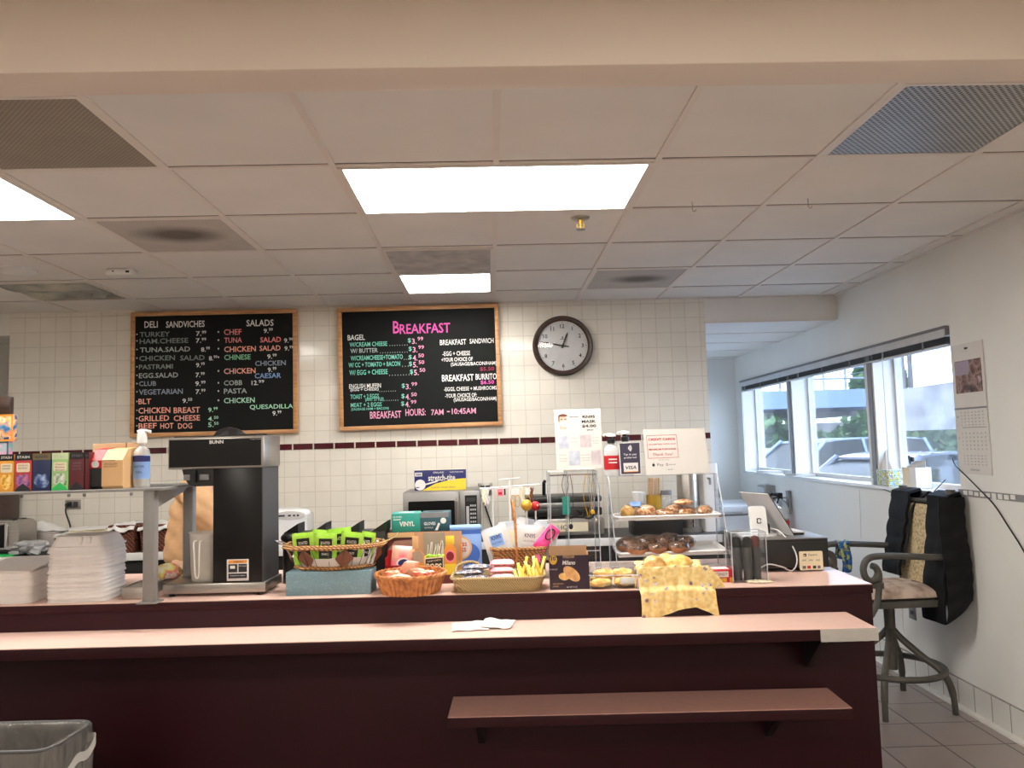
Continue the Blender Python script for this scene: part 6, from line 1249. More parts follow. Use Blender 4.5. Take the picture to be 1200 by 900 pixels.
# clear cup holder with black cutlery handles
a = at(861, 684, z=CT); b = at(902, 683, z=CT); w = b.x-a.x; D = .10; h = at(880, 624, y=a.y).z-CT; hc_ = Vector(((a.x+b.x)/2, a.y+.008+D/2, CT))
t = thing('acrylic_bin', 'clear acrylic bin holding black dispensers beside the till', 'bin', hc_, CTH); m = MB()
for q in (((-w/2, -D/2, 0), (-w/2+.003, D/2, h)), ((w/2-.003, -D/2, 0), (w/2, D/2, h)), ((-w/2, -D/2, 0), (w/2, -D/2+.003, h)), ((-w/2, D/2-.003, 0), (w/2, D/2, h)), ((-w/2, -D/2, 0), (w/2, D/2, .003))): m.b2(*q)
m.done('panels', 'acrylic', t); m = MB()
for x in (-w/2, w/2):
    for y in (-D/2, D/2): m.tube([(x, y, 0), (x, y, h)], .002, 6)
m.tube([(-w/2, -D/2, h), (w/2, -D/2, h), (w/2, D/2, h), (-w/2, D/2, h)], .002, 6, True); m.done('edges', 'acrylic_edge', t)
for k_, (x, y) in enumerate(((-.037, 0), (.004, -.008), (.042, .004))):
    t2 = thing('lid_tube', 'black grinder in the clear bin, '+('left', 'middle', 'right')[k_], 'grinder', hc_+Vector((x, y, .004)), 0, 'black grinders in the clear bin'); q = MB(); q.lathe([(0, 0), (.018, 0), (.018, h*.62), (.016, h*.64), (.016, h*.66)], n=20); q.done('body', 'dark_grey', t2); q = MB(); q.lathe([(.019, h*.66), (.019, h*.80), (.014, h*.86), (0, h*.88)], n=20); q.done('cap', 'black_gloss' if k_ < 2 else 'red_brown', t2)
m = MB(); m.grid(lambda u, v: ((u-.5)*.10, (v-.5)*.05, .003+.008*abs(noise.noise(Vector((u*6, v*4, 7))))), 14, 8, .0012); solo(m, 'paper_scraps', 'crumpled receipt lying before the clear bin', 'receipt', 'cream', hc_+Vector((.035, -.072+.025, .0005)))
# cash drawer
a = at(884, 676, z=CT); b = at(969, 672, z=CT); 
DX0, DX1 = at(872, 640, y=3.38).x, at(972, 640, y=3.38).x; DY = 3.40; dh = at(925, 632, y=DY).z-CT; w = DX1-DX0; dl = Vector(((DX0+DX1)/2, DY, CT))
t = thing('cash_drawer', 'black cash drawer with a white payment sticker under the tablet till', 'cash drawer', dl, CTH)
m = MB(); m.b2((-w/2, 0, .016), (w/2, .34, dh), .003); m.done('body', 'black', t)
m = MB(); m.b2((-w/2+.01, -.004, .022), (w/2-.01, 0, dh-.014), .001); fr_ = m.done('drawer_front', 'black', t)
m = MB(); m.b2((-w/2-.002, -.002, dh), (w/2+.002, .342, dh+.004), .001); m.done('top', 'steel_dull', t)
for x in (-w/2+.03, w/2-.03):
    for y in (.03, .31): m = MB(); m.cyl((x, y, 0), (x, y, .017), .013, n=12); m.done('foot', 'grey_plastic', t)
sx0, sx1 = at(936, 656, y=DY).x-dl.x, at(963, 656, y=DY).x-dl.x; sz0, sz1 = at(950, 667.5, y=DY).z-CT, at(950, 645.5, y=DY).z-CT; sw = sx1-sx0; scx, scz = (sx0+sx1)/2, (sz0+sz1)/2
m = MB(); m.prism([(scx+x, scz+z_) for x, z_ in rr(sw, sz1-sz0, .006)], -.006, -.0042, 'y'); st = m.done('sticker', 'cream', fr_)
m = MB(); m.text('Square', (scx+.008, -.0062, scz+.024), XD, ZD, sw*.38, .012); m.prism([(scx-.026+x, scz+.024+z_) for x, z_ in rr(.013, .013, .003)], -.0064, -.006, 'y')
for k_ in range(3): m.text('pay', (scx-.03+.03*k_, -.0062, scz+.001), XD, ZD, .016, .008)
m.b2((scx+.006, -.0066, scz-.034), (scx+.02, -.006, scz-.022)); m.done('lettering', 'ink', st, smooth=0)
m = MB(); m.b2((scx-.018, -.0066, scz-.034), (scx-.003, -.006, scz-.022)); m.done('print', 'red', st); m = MB(); m.b2((scx-.038, -.0066, scz-.034), (scx-.024, -.006, scz-.022)); m.b2((scx+.026, -.0066, scz-.034), (scx+.039, -.006, scz-.022)); m.done('print', 'grey_ink', st); m = MB(); m.prism([(scx-.0275+x, scz+.0225+z_) for x, z_ in rr(.005, .005, .001)], -.0068, -.006, 'y'); m.done('print', 'cream', st)
# tablet till
Y = 3.50; bp = at(891, 640, y=Y); tz = CT+dh+.0045
t = thing('tablet_stand', 'white tablet till with its screen turned away, standing on the cash drawer', 'till', (bp.x, Y, tz))
hh = at(891, 592, y=Y).z-tz
m = MB(); m.prism([(x, z_+hh*.46) for x, z_ in rr(.072, hh*1.0, .014)], -.012, .012, 'y')
for v in m.v: v.y += .12*(v.z/hh)**2*.25
m.done('stand', 'white_gloss', t)
m = MB(); m.prism(rr(.16, .15, .03), 0, .008, 'z')
for v in m.v: v.y += .05
m.done('foot_plate', 'white_gloss', t)
m = MB(); m.prism([(x-.002, z_+hh*.50) for x, z_ in rr(.020, .024, .005)], -.0145, -.0125, 'y'); 
for v in m.v: v.y += .12*.25*.27
em = m.done('emblem', 'ink', t); m = MB(); m.prism([(x-.002, z_+hh*.50) for x, z_ in rr(.012, .016, .003)], -.016, -.0145, 'y')
for v in m.v: v.y += .12*.25*.27
m.prism([(x+.006, z_+hh*.50) for x, z_ in rr(.008, .006, .001)], -.0165, -.015, 'y'); m.done('emblem', 'white_gloss', em)
# tablet: four corners seen at these spots, top edge nearer, bottom edge further away on the clerk's side
C4 = [at(866, 577, y=Y+.13), at(899, 579.5, y=Y-.06), at(931, 625, y=Y-.03), at(893, 620, y=Y+.15)]
C4 = [p-Vector((bp.x, Y, tz)) for p in C4]; C4[2] = C4[1]+(C4[3]-C4[0])*1.08; nrm = (C4[1]-C4[0]).cross(C4[3]-C4[0]).normalized()
if nrm.z < 0: nrm = -nrm
m = MB(); m.add([p for p in C4]+[p+nrm*.006 for p in C4], [[0, 1, 2, 3], [7, 6, 5, 4]]+[[i, (i+1) % 4, 4+(i+1) % 4, 4+i] for i in range(4)]); m.done('tablet', 'light_grey', t, smooth=0)
m = MB(); m.add([p+nrm*.0062 for p in C4]+[p+nrm*.010 for p in C4], [[0, 1, 2, 3], [7, 6, 5, 4]]+[[i, (i+1) % 4, 4+(i+1) % 4, 4+i] for i in range(4)]); m.done('screen', 'black_gloss', t, smooth=0)
m = MB(); m.box((.03, .045, .03), (.06, .05, .05), None, .012); m.done('hub', 'black', t)
m = MB(); m.tube(smooth_path([(.06, .03, .03), (.085, -.02, .02), (.105, -.10, -.03), (.115, -.125, -.09), (.09, -.128, -.135), (.04, -.135, -.115), (-.03, -.16, -.10), (-.09, -.19, -.125)]), .003, 6); m.done('cable', 'pale_grey', t)
a = at(912, 640, y=3.62); m = MB(); m.prism(rr(.12, .16, .01), 0, .012, 'z'); t = thing('card_reader', 'flat white card reader dock on the cash drawer beside the till', 'card reader', (a.x+.03, 3.60, tz)); m.done('body', 'white', t); m = MB(); m.b2((-.05, -.088, .001), (.05, -.0795, .008)); m.done('edge', 'black', t)
# napkins on the ledge
LZ = .8347
for k_, (px, py, rz_, w_, lab) in enumerate(((551, 735, .05, .14, 'left folded napkin on the tray ledge'), (583, 733, -.18, .12, 'right folded napkin on the tray ledge'))):
    p = at(px, py, z=LZ); q = MB(); q.grid(lambda u, v: ((u-.5)*w_, (v-.5)*.13, .0025+.010*abs(math.sin(u*2.5+k_))*(.3+.5*v)+.005*noise.noise(Vector((u*3, v*3, k_*5)))), 14, 10, .0012)
    mn = min(v.z for v in q.v)
    for v in q.v: v.z -= mn
    solo(q, 'napkin', lab, 'napkin', 'paper', p+Vector((0, -.0, .0003+.002*k_)), 'napkins on the tray ledge', rz_)
# waste bin
m = MB()
bc2 = Vector((-1.66, 2.705, 0)); BW, BD, BH = .50, .265, .60
t = thing('waste_bin', 'rectangular waste bin lined with a clear bag, below the counter at lower left', 'waste bin', bc2, -.04)
m.grid(lambda u, v: tuple(ring2(BW*(.82+.18*v), BD*(.82+.18*v), .06, u))+(BH*v,), 56, 8, .006); m.prism([(x*.82, y*.82) for x, y in rr(BW, BD, .06)], 0, .006, 'z'); m.done('body', 'black', t)
m = MB()
def liner(u, v):
    n_ = noise.noise(Vector((math.cos(2*PI*u)*4, math.sin(2*PI*u)*4, v*2.5))); n3 = noise.noise(Vector((math.cos(2*PI*u)*11, math.sin(2*PI*u)*11, v*2)))
    if v < .4: k_ = .90-.10*(1-v/.4)+.07*n_*(1-v/.4)+.012*math.sin(u*2*PI*31+5*n_)*(1-v/.4); z_ = BH-.16+.165*(v/.4)
    elif v < .5: k_ = .90+.13*(v-.4)/.1; z_ = BH+.006
    else: s = (v-.5)/.5; k_ = 1.03+.03*s+.05*n_*s+.02*n3*s+.008*math.sin(u*2*PI*46+4*n_)*min(1, s*3); z_ = BH+.006-.17*s-.05*s*noise.noise(Vector((math.cos(2*PI*u)*2, math.sin(2*PI*u)*2, 9)))
    x, y = ring2(BW*k_, BD*k_, .06, u); return (x+.004*n3, y+.004*n3, z_)
m.grid(liner, 420, 26); m.done('bag_liner', 'bag_film', t, smooth=70)
m = MB(); m.tube([(x, y, BH+.004) for x, y in rr(BW+.004, BD+.004, .06, 6)], .006, 8, True); m.done('rim', 'dark_grey', t)
m = MB(); 
def band(u, v): n_ = noise.noise(Vector((math.cos(2*PI*u)*3, math.sin(2*PI*u)*3, 4))); x, y = ring2(BW*1.075, BD*1.09, .06, u); return (x, y, BH-.085-.035*math.cos(2*PI*u+2.4)+.03*n_+(v-.5)*.03)
m.grid(band, 100, 3, .002); m.done('twisted_hem', 'milky', t)
q = MB(); q.ball((0, 0, 0), .10, 24, 14, 1.5, .8, .5, .5, 12); solo(q, 'crumpled_paper', 'crumpled paper lying inside the waste bin', 'paper', 'white', bc2+Vector((-.02, 0, .40)))

# ------------------------------------------------------------------ right side: wall things, chair, window things
def onwall(px, py, d=0): p = at(px, py, wall=True); p.x -= d; return p
WA = -math.atan(WXS)          # rotation of the window wall about z
# calendar
tl, br = onwall(1115, 406), onwall(1164, 557); ca = thing('wall_calendar', 'wall calendar with a brown rock photograph hanging right of the windows', 'calendar', ((tl.x+br.x)/2-.001, (tl.y+br.y)/2, (tl.z+br.z)/2), WA); cw = abs(tl.y-br.y); ch = tl.z-br.z
def cq(u0, v0, u1, v1, d, th=.0012): # u from far to near edge, v up
    q = MB(); q.b2((-d-th, cw*(.5-u0), ch*(v0-.5)), (-d, cw*(.5-u1), ch*(v1-.5))); return q
pg = cq(0, 0, 1, 1, .001, .005).done('pages', 'paper', ca)
patchy('rock_photo', [(40, 28, 28), (96, 66, 56), (150, 120, 108), (70, 46, 42), (180, 150, 150)], 13, .5)
pp = cq(.10, .62, .93, .87, .006, .0008).done('photo_print', 'rock_photo', pg)
plain('dusk_sky', (150, 136, 150), .5); cq(.11, .76, .56, .865, .0068, .0003).done('sky_print', 'dusk_sky', pp)
q = MB(); q.prism([(cw*(.5-u), ch*(v-.5)) for u, v in ((.10, .62), (.10, .70), (.22, .75), (.30, .70), (.44, .74), (.50, .69), (.56, .80), (.70, .86), (.84, .85), (.92, .78), (.92, .62))], -.0074, -.0071, 'x'); q.done('rock_print', 'rock_photo', pp)
q = cq(.0, .495, 1, .508, .006, .003); q.done('binding', 'grey_plastic', ca)
q = MB(); YN = Vector((0, -1, 0))
def ct(s, u, v, wu, h): q.text(s, (-.0062, cw*(.5-u), ch*(v-.5)), YN, ZD, cw*wu, h, .0004)
for r in range(5): ct('1 2 3 4 5 6 7', .55, .47-.024*r, .7, .006)
q.b2((-.0066, cw*.28, ch*(.353-.5)), (-.006, -cw*.45, ch*(.357-.5)))
for r in range(5): ct('1  2  3  4  5  6  7', .56, .31-.03*r, .74, .008)
for r in range(4): ct('1 2 3 4 5 6 7', .55, .14-.022*r, .7, .006)
ct('6', .09, .44, .05, .012); ct('7', .09, .27, .05, .012); ct('calendar', .52, .035, .3, .012); q.done('lettering', 'grey_ink', pg, smooth=0)
q = MB(); q.cyl((-.006, 0, ch*.46), (-.012, 0, ch*.46), .006, n=10); q.b2((-.008, -.014, ch*.455), (-.006, .014, ch*.468)); q.done('hanger', 'dark_grey', ca)
# worn strip on the wall, outlet, cord
a, b = onwall(1124, 575), onwall(1200, 583); m = MB()
y0_ = b.y-.25; m.b2((-.006, y0_, a.z-.02), (0, a.y, a.z+.012)); 
m = MB(); m.prism([wp(y0_, -.006), wp(a.y, -.006), wp(a.y), wp(y0_)], a.z-.025, a.z+.010, 'z'); struct(m, 'trim_12', 'shelf_grey', None, 'worn grey chair rail strip on the wall below the calendar')
m = MB()
for k_ in range(9): yy = a.y-.05-.05*k_; m.prism([wp(yy, -.0075), wp(yy-.035, -.0075), wp(yy-.035, -.006), wp(yy, -.006)], a.z-.020+.012*noise.noise(Vector((k_*3.7, 0, 0))), a.z+.004+.006*noise.noise(Vector((k_*2.3, 4, 0))), 'z')
struct(m, 'trim_13', 'white_paint', None, 'patches of peeling paint on the chair rail strip')
p = onwall(1070, 714); t = thing('wall_outlet', 'grey wall outlet low on the wall behind the bar chair', 'outlet', (p.x-.001, p.y, p.z), WA); m = MB(); m.b2((-.008, -.04, -.06), (0, .04, .06), .002); m.done('plate', 'steel_dull', t)
for z_ in (-.02, .025): m = MB(); m.b2((-.010, -.016, z_-.012), (-.008, .016, z_+.012)); m.done('receptacle', 'dark_grey', t)
pts = [onwall(px, py, .012) for px, py in ((1119, 536), (1122, 545), (1135, 558), (1150, 573), (1168, 592), (1185, 618), (1202, 645), (1225, 690), (1262, 790), (1290, 890), (1300, 935))]
m = MB(); m.tube(smooth_path(pts), .0035, 6); solo(m, 'power_cord', 'black cord trailing across the white wall from the window to the right', 'cord', 'black')
pts = [onwall(px, py, .02) for px, py in ((1036, 572), (1050, 578), (1062, 586), (1080, 590), (1097, 577), (1112, 562))]
m = MB(); m.tube(smooth_path(pts), .0028, 6); solo(m, 'lamp_cord', 'thin black cord looping from the window sill behind the chair', 'cord', 'black')
pts = [onwall(995+ (px-995)*1.0, py, .006) for px, py in ((1008, 574), (1009, 600), (1010, 632))]
m = MB(); m.tube(pts, .0016, 6); solo(m, 'blind_cord', 'thin pale blind cord hanging down the wall below the tissue box', 'cord', 'light_grey')
# raised blind
zt_, zb_ = ZHEAD, ZHEAD-.115
t = thing('window_blind', 'grey venetian blind drawn up along the top of the windows', 'blind', (wall_x(WN0), WN0, 0), WA)
L = (WN1-WN0)/math.cos(WA)-.02; L0 = .01
m = MB(); m.b2((-.02, L0, ZHEAD-.05), (.03, L, ZHEAD-.004), .004); m.b2((-.026, L0, ZHEAD-.01), (.0, L, ZHEAD-.002)); m.done('headrail', 'grey_plastic', t)
m = MB(); m.b2((-.026, L0, ZHEAD-.066), (-.0205, L, ZHEAD-.020), .002); m.done('valance', 'light_grey', t)
m = MB()
for k_ in range(7): m.b2((-.012, L0+.01, ZHEAD-.066-.006*k_), (.028, L-.01, ZHEAD-.0635-.006*k_))
m.done('slats', 'dark_grey', t)
m = MB(); m.b2((-.014, L0+.01, ZHEAD-.116), (.03, L-.01, ZHEAD-.104), .003); m.done('bottom_rail', 'light_grey', t)
for k_ in range(8): yy = .25+k_*(L-.4)/7; m = MB(); m.b2((-.016, yy, ZHEAD-.112), (-.012, yy+.02, ZHEAD-.045)); m.done('clip', 'grey_plastic', t)
m = MB(); m.tube([(-.02, L-.08, ZHEAD-.1), (-.02, L-.08, ZHEAD-.75)], .003, 6); m.tube([(-.02, .75, ZHEAD-.1), (-.022, .75, ZHEAD-.8)], .003, 6); m.done('pull_cord', 'light_grey', t)
# window sill things
SL = ZSILL+.0205
patchy('tropic_print', [(40, 110, 60), (240, 240, 230), (60, 150, 190), (230, 210, 60), (30, 70, 120), (240, 240, 235)], 42, .5)
p = at(1015, 570, z=SL); t = thing('tissue_box', 'tissue box with a tropical leaf print on the window sill', 'tissue box', (wall_x(p.y)+.045, p.y+.06, SL), WA)
m = MB(); m.b2((-.055, -.11, 0), (.055, .11, .105), .004); bx = m.done('box', 'tropic_print', t); m = MB(); m.b2((-.054, -.109, .105), (.054, .109, .1065)); m.done('top', 'white', bx)
m = MB(); m.grid(lambda u, v: (.03*math.cos(2*PI*u)*(1-.5*v)*(1+.4*math.sin(u*17)), .045*math.sin(2*PI*u)*(1-.6*v)*(1+.3*math.cos(u*23)), .104+.10*v*(1+.35*math.sin(u*2*PI*2))), 48, 8); m.done('tissue', 'paper', t)
p = at(1056, 573, z=SL); t = thing('napkin_holder', 'white box with papers in it on the window sill beside the tissue box', 'box', (wall_x(p.y)+.05, p.y+.03, SL), WA)
m = MB()
for q in (((-.05, -.075, 0), (-.047, .075, .13)), ((.047, -.075, 0), (.05, .075, .13)), ((-.05, -.075, 0), (.05, -.072, .13)), ((-.05, .072, 0), (.05, .075, .13)), ((-.05, -.075, 0), (.05, .075, .003))): m.b2(*q)
m.done('box', 'white', t); m = MB(); m.b2((-.0525, -.0, .0), (-.0502, .077, .13)); m.done('side_panel', 'cream', t)
for k_ in range(4): m = MB(); m.b2((-.03+.018*k_, -.06, .004), (-.028+.018*k_, .06, .14+.01*k_)); m.done('paper', 'paper', t)
m = MB(); m.tube(smooth_path([(0, .05, .10), (-.01, .06, .17), (-.02, .05, .20), (-.02, .02, .185)]), .005, 6); m.b2((-.03, .0, .165), (-.01, .03, .195), .004); m.done('glasses_frame', 'black', t)
for k_, (px, py, lab) in enumerate(((884, 554.5, 'papers lying on the far end of the window sill'), (910, 558.5, 'papers lying on the window sill by the second pier'))):
    p = at(px, py, z=SL); m = MB()
    for j in range(4): m.box((.01*j, .02*j-.03, .003+.005*j), (.18, .28, .004), (0, 0, .1*j-.1))
    solo(m, 'paper_stack', lab, 'papers', 'paper', (wall_x(p.y)+.03, p.y, SL), 'papers on the window sill', WA)
# fire extinguisher, wall box, cooler
p = onwall(928, 600); ez0, ez1 = onwall(928, 627).z, onwall(928, 576).z; eh = ez1-ez0
t = thing('fire_extinguisher', 'fire extinguisher with a red base hanging on the wall under the windows', 'fire extinguisher', (p.x-.105, p.y, ez0)); R_ = .075
m = MB(); m.lathe([(0, 0), (R_, 0), (R_, eh*.36)], n=28); m.done('base', 'red', t)
m = MB(); m.lathe([(R_*.97, eh*.36), (R_*.97, eh*.66), (R_*.8, eh*.76), (R_*.4, eh*.82), (R_*.3, eh*.86)], n=28); m.done('cylinder', 'chrome', t)
m = MB(); m.grid(lambda u, v: (R_*1.0*math.cos(PI+u*PI*.9), R_*1.0*math.sin(PI+u*PI*.9), eh*(.40+.24*v)), 16, 1); m.done('label', 'pale_grey', t)
m = MB(); m.box((0, 0, eh*.90), (.05, .05, .06), None, .01); m.tube([(0, 0, eh*.93), (-.06, -.05, eh*.98), (-.09, -.08, eh*.97)], .010, 8); m.tube([(0, 0, eh*.88), (-.07, -.05, eh*.86)], .008, 8); m.done('valve', 'black', t)
m = MB(); m.tube(smooth_path([(0, 0, eh*.9), (-.05, .06, eh*.93), (-.075, .06, eh*.75), (-.075, .03, eh*.45), (-.078, .02, eh*.25)]), .012, 8); m.done('hose', 'black', t)
m = MB(); m.b2((.07, -.03, eh*.5), (.092, .03, eh*1.02)); m.b2((.03, -.012, eh*.84), (.1, .012, eh*.88)); m.done('bracket', 'steel_dull', t)
p = onwall(905, 583); t = thing('wall_box', 'small grey metal box on the wall under the far window', 'box', (p.x-.002, p.y, p.z), WA); m = MB(); m.b2((-.10, -.11, -.12), (0, .11, .12), .006); m.done('body', 'steel_dull', t); m = MB(); m.b2((-.104, -.09, -.1), (-.1, .09, .1), .002); m.done('cover', 'light_grey', t)
a = at(846, 600, y=7.2); t = thing('chest_freezer', 'white chest freezer in the alcove beyond the tiled wall', 'freezer', (2.20, 7.55, 0))
fz = at(865, 592, y=7.25).z; m = MB(); m.b2((-.42, -.35, .03), (.36, .38, fz-.09), .02); m.done('body', 'white_gloss', t); m = MB(); m.b2((-.43, -.36, fz-.085), (.37, .39, fz), .02); m.done('lid', 'white_gloss', t); m = MB(); m.b2((-.2, -.375, fz-.075), (.1, -.355, fz-.05), .004); m.done('handle', 'light_grey', t)
for x in (-.35, .3): m = MB(); m.cyl((x, -.28, 0), (x, -.28, .04), .03, n=12); m.done('foot', 'dark_grey', t)

# ------------------------------------------------------------------ bar chair, cushion, vest, cloth
chx, chy = 2.238, 4.45
t = CH = thing('bar_chair', 'swivel bar chair of curled grey rattan with a beige woven back, against the wall', 'chair', (chx, chy, 0), .03)
plain('rattan_pole', (74, 71, 65), .5, var=.18, scale=20); patchy('beige_weave', [(150, 130, 96), (196, 176, 136), (212, 196, 160)], 70, .8, .4)
R_ = .018
m = MB(); m.lathe([(.0, .20), (.028, .20), (.030, .56), (.045, .58), (.045, .60), (0, .60)], n=20); m.done('column', 'rattan_pole', t)
for k_ in range(4):
    a_ = PI/4+k_*PI/2+.12; c_, s_ = math.cos(a_), math.sin(a_); m = MB()
    m.tube(smooth_path([(c_*.015, s_*.015, .42), (c_*.06, s_*.06, .37), (c_*.16, s_*.16, .285), (c_*.23, s_*.23, .235), (c_*.275, s_*.275, .17), (c_*.295, s_*.295, .09), (c_*.30, s_*.30, .0)]), [R_*1.05]*30+[R_*.9]*7, 10); m.done('leg', 'rattan_pole', t)
m = MB(); m.tube([(.265*math.cos(2*PI*i/48), .265*math.sin(2*PI*i/48), .215) for i in range(48)], R_*.95, 10, True); m.done('foot_ring', 'rattan_pole', t)
SZC = .62
m = MB(); m.prism([(x-.0, y) for x, y in rr(.47, .46, .08)], SZC-.035, SZC, 'z'); m.done('seat_frame', 'rattan_pole', t)
m = MB(); m.box((0, 0, .602), (.18, .18, .02), None, .005); m.done('swivel_plate', 'dark_grey', t)
bt = 1.205
for sy in (-1, 1):
    m = MB(); m.tube(smooth_path([(.215, sy*.215, SZC-.03), (.225, sy*.222, .80), (.245, sy*.228, 1.02), (.262, sy*.232, bt)]), R_*1.1, 10); m.cyl((.263, sy*.232, bt-.025), (.264, sy*.232, bt+.008), .024, n=14); m.done('back_post', 'rattan_pole', t)
m = MB(); m.tube([(.255, -.23, bt-.075), (.257, 0, bt-.068), (.255, .23, bt-.075)], R_*.8, 10); m.tube([(.225, -.22, .72), (.228, 0, .72), (.225, .22, .72)], R_*.8, 10); m.done('back_rails', 'rattan_pole', t)
m = MB(); m.grid(lambda u, v: (.212+.04*v+.016*math.sin(PI*u), -.195+.39*u, SZC+.05+(bt-.09-SZC-.05)*v), 12, 14, .022); m.done('backrest', 'beige_weave', t)
AZc = .868
for sy in (-1, 1):
    m = MB(); y = sy*.262
    pth = [(.235, sy*.235, AZc-.02), (.12, y, AZc-.012), (-.05, y, AZc), (-.19, y, AZc+.004), (-.245, y, AZc-.012), (-.268, y, AZc-.055), (-.262, y, AZc-.10), (-.235, y, AZc-.125), (-.205, y, AZc-.115), (-.19, y, AZc-.085), (-.20, y, AZc-.055), (-.222, y*1.0, AZc-.045)]
    m.tube(smooth_path(pth), R_, 10)
    m.tube(smooth_path([(-.20, y*.98, AZc-.05), (-.182, y*.98, AZc-.085), (-.185, y*.98, AZc-.15), (-.20, y*.98, AZc-.24), (-.235, y*.95, AZc-.31)]), R_*.95, 10)
    m.cyl((-.193, y*.985, AZc-.165), (-.193, y*.985, AZc-.135), .032, n=14); m.done('arm', 'rattan_pole', t)
m = MB(); m.tube([(-.235, -.25, AZc-.31), (-.22, 0, AZc-.30), (-.235, .25, AZc-.31)], R_*.9, 10); m.done('front_rail', 'rattan_pole', t)
patchy('worn_cushion', [(150, 128, 112), (186, 164, 148), (206, 188, 172)], 16, .85, .2)
m = MB(); m.grid(lambda u, v: ((u-.5)*.45, (v-.5)*.43, .012+.06*(1-(2*u-1)**4)**.5*(1-(2*v-1)**4)**.5*(1+.22*noise.noise(Vector((u*3, v*3, 2))))), 22, 22); m.grid(lambda u, v: ((.5-u)*.45, (v-.5)*.43, .003+.009*((1 if max(abs(2*u-1), abs(2*v-1)) > .97 else 0))), 22, 22)
solo(m, 'seat_cushion', 'worn beige cushion on the bar chair seat', 'cushion', 'worn_cushion', (chx-.01, chy, SZC+.001), None, .03)
# black quilted vest over the backrest
plain('vest_black', (9, 9, 12), .7, var=.3, scale=20, bmp=.25, spec=.25)
t = thing('vest', 'black quilted vest hung over the back of the bar chair', 'vest', (chx, chy, 0), .03)
def vest_panel(y0, y1, zlo, depth, back):
    def g(u, v): # v: from front hem over the top rail and down the back
        y = y0+(y1-y0)*u; puff = .010*abs(math.sin(v*PI*9)); wv = .012*noise.noise(Vector((u*3, v*5, y0*9)))
        if v < .5:
            s = v/.5; z_ = zlo+(bt-.035-zlo)*s; x = .175+.065*s-puff-wv*(1-s)-depth*(1-s)*.6
        else:
            s = (v-.5)/.5; z_ = bt-.035-(bt-.035-back)*s; x = .285+.02*s+puff*.5+wv*.3
        bulge = .018*math.sin(PI*min(1, max(0, (v-.40)/.2)))
        return (x, y+.02*math.sin(v*4)*0, z_+bulge)
    return g
m = MB(); m.grid(vest_panel(-.275, -.085, .50, .02, .62), 14, 60, .016); m.done('front_panel', 'vest_black', t)
m = MB(); m.grid(vest_panel(.10, .285, .70, .05, .62), 14, 60, .016); m.done('front_panel', 'vest_black', t)
m = MB(); m.grid(lambda u, v: (.290+.02*v+.006*math.sin(v*30)+.004*noise.noise(Vector((u*4, v*4, 1))), -.27+.54*u, bt-.06-(bt-.06-.62)*v), 20, 40, .012); m.done('back_panel', 'vest_black', t)
m = MB(); m.grid(lambda u, v: (.165+.15*u+.01*math.sin(v*6), -.278-.022*math.sin(PI*u)-.008*abs(math.sin(v*PI*7)), (.50+.12*u)+(bt-.03-.50-.12*u)*v), 10, 40, .010); m.done('side_panel', 'vest_black', t)
m = MB(); m.tube(smooth_path([(.18, -.085, .70), (.205, -.088, .92), (.24, -.085, 1.08), (.28, -.03, 1.17), (.29, .03, 1.175), (.24, .09, 1.10), (.20, .10, .95), (.16, .10, .76)]), .010, 8); m.done('collar', 'black_cloth', t)
m = MB(); m.tube(smooth_path([(.164, -.083, .52), (.180, -.083, .75), (.215, -.083, 1.0)]), .0022, 6); m.done('zip', 'chrome', t)
# blue cloth on the far arm
patchy('blue_print', [(16, 40, 90), (40, 110, 180), (20, 50, 110), (180, 190, 120), (30, 80, 150)], 26, .7, .2)
m = MB()
def scarf(u, v):
    y = -.03+.06*u; x = -.02+.012*math.sin(u*9)
    s = v*2-1; d = abs(s); L_ = .20 if s < 0 else .12
    z_ = AZc+.022-.03*(d < .12)*0-L_*max(0, d-.08); yy = .262+(.034 if s > 0 else -.034)*min(1, d/.12)
    return (-.12+(u-.5)*.075*(1-.25*d)+.008*math.sin(v*11)+.004*math.sin(u*15+v*5), yy+.007*math.sin(u*14+v*4), z_+.004*math.sin(u*8))
m.grid(scarf, 16, 36, .003); solo(m, 'scarf', 'blue patterned scarf draped over the far arm of the bar chair', 'scarf', 'blue_print', (chx, chy, 0), None, .03)

# ------------------------------------------------------------------ the person behind the coffee brewer
PYc = 4.25
def pp_(px, py, y=PYc): return at(px, py, y=y)
def skin_mesh(name, nodes, edges, mat, parent, sub=2, fold=0, root=0, origin=Vector()):
    me = bpy.data.meshes.new(name); bm = bmesh.new(); ly = bm.verts.layers.skin.verify(); vs = []
    for i, (p, r) in enumerate(nodes):
        v = bm.verts.new(Vector(p)-origin); rad = r if isinstance(r, tuple) else (r, r); v[ly].radius = rad; v[ly].use_root = (i == root); vs.append(v)
    for a, b in edges: bm.edges.new((vs[a], vs[b]))
    bm.to_mesh(me); bm.free(); o = bpy.data.objects.new(name, me); COL.objects.link(o)
    sk = o.modifiers.new('skin', 'SKIN'); sk.use_smooth_shade = True
    s = o.modifiers.new('sub', 'SUBSURF'); s.levels = s.render_levels = sub
    dg = bpy.context.evaluated_depsgraph_get(); m2 = bpy.data.meshes.new_from_object(o.evaluated_get(dg)); o.modifiers.clear(); o.data = m2
    if fold:
        for v in m2.vertices:
            c = v.co; q_ = c.z*34+c.x*26+3.0*noise.noise(c*4); k = -(1-abs(math.sin(q_)))**3; v.co = c+v.normal*(fold*k+fold*.25*noise.noise(c*16))
    m2.materials.clear(); m2.materials.append(M[mat] if isinstance(mat, str) else mat)
    m2.polygons.foreach_set('use_smooth', [True]*len(m2.polygons)); o.parent = parent; return o
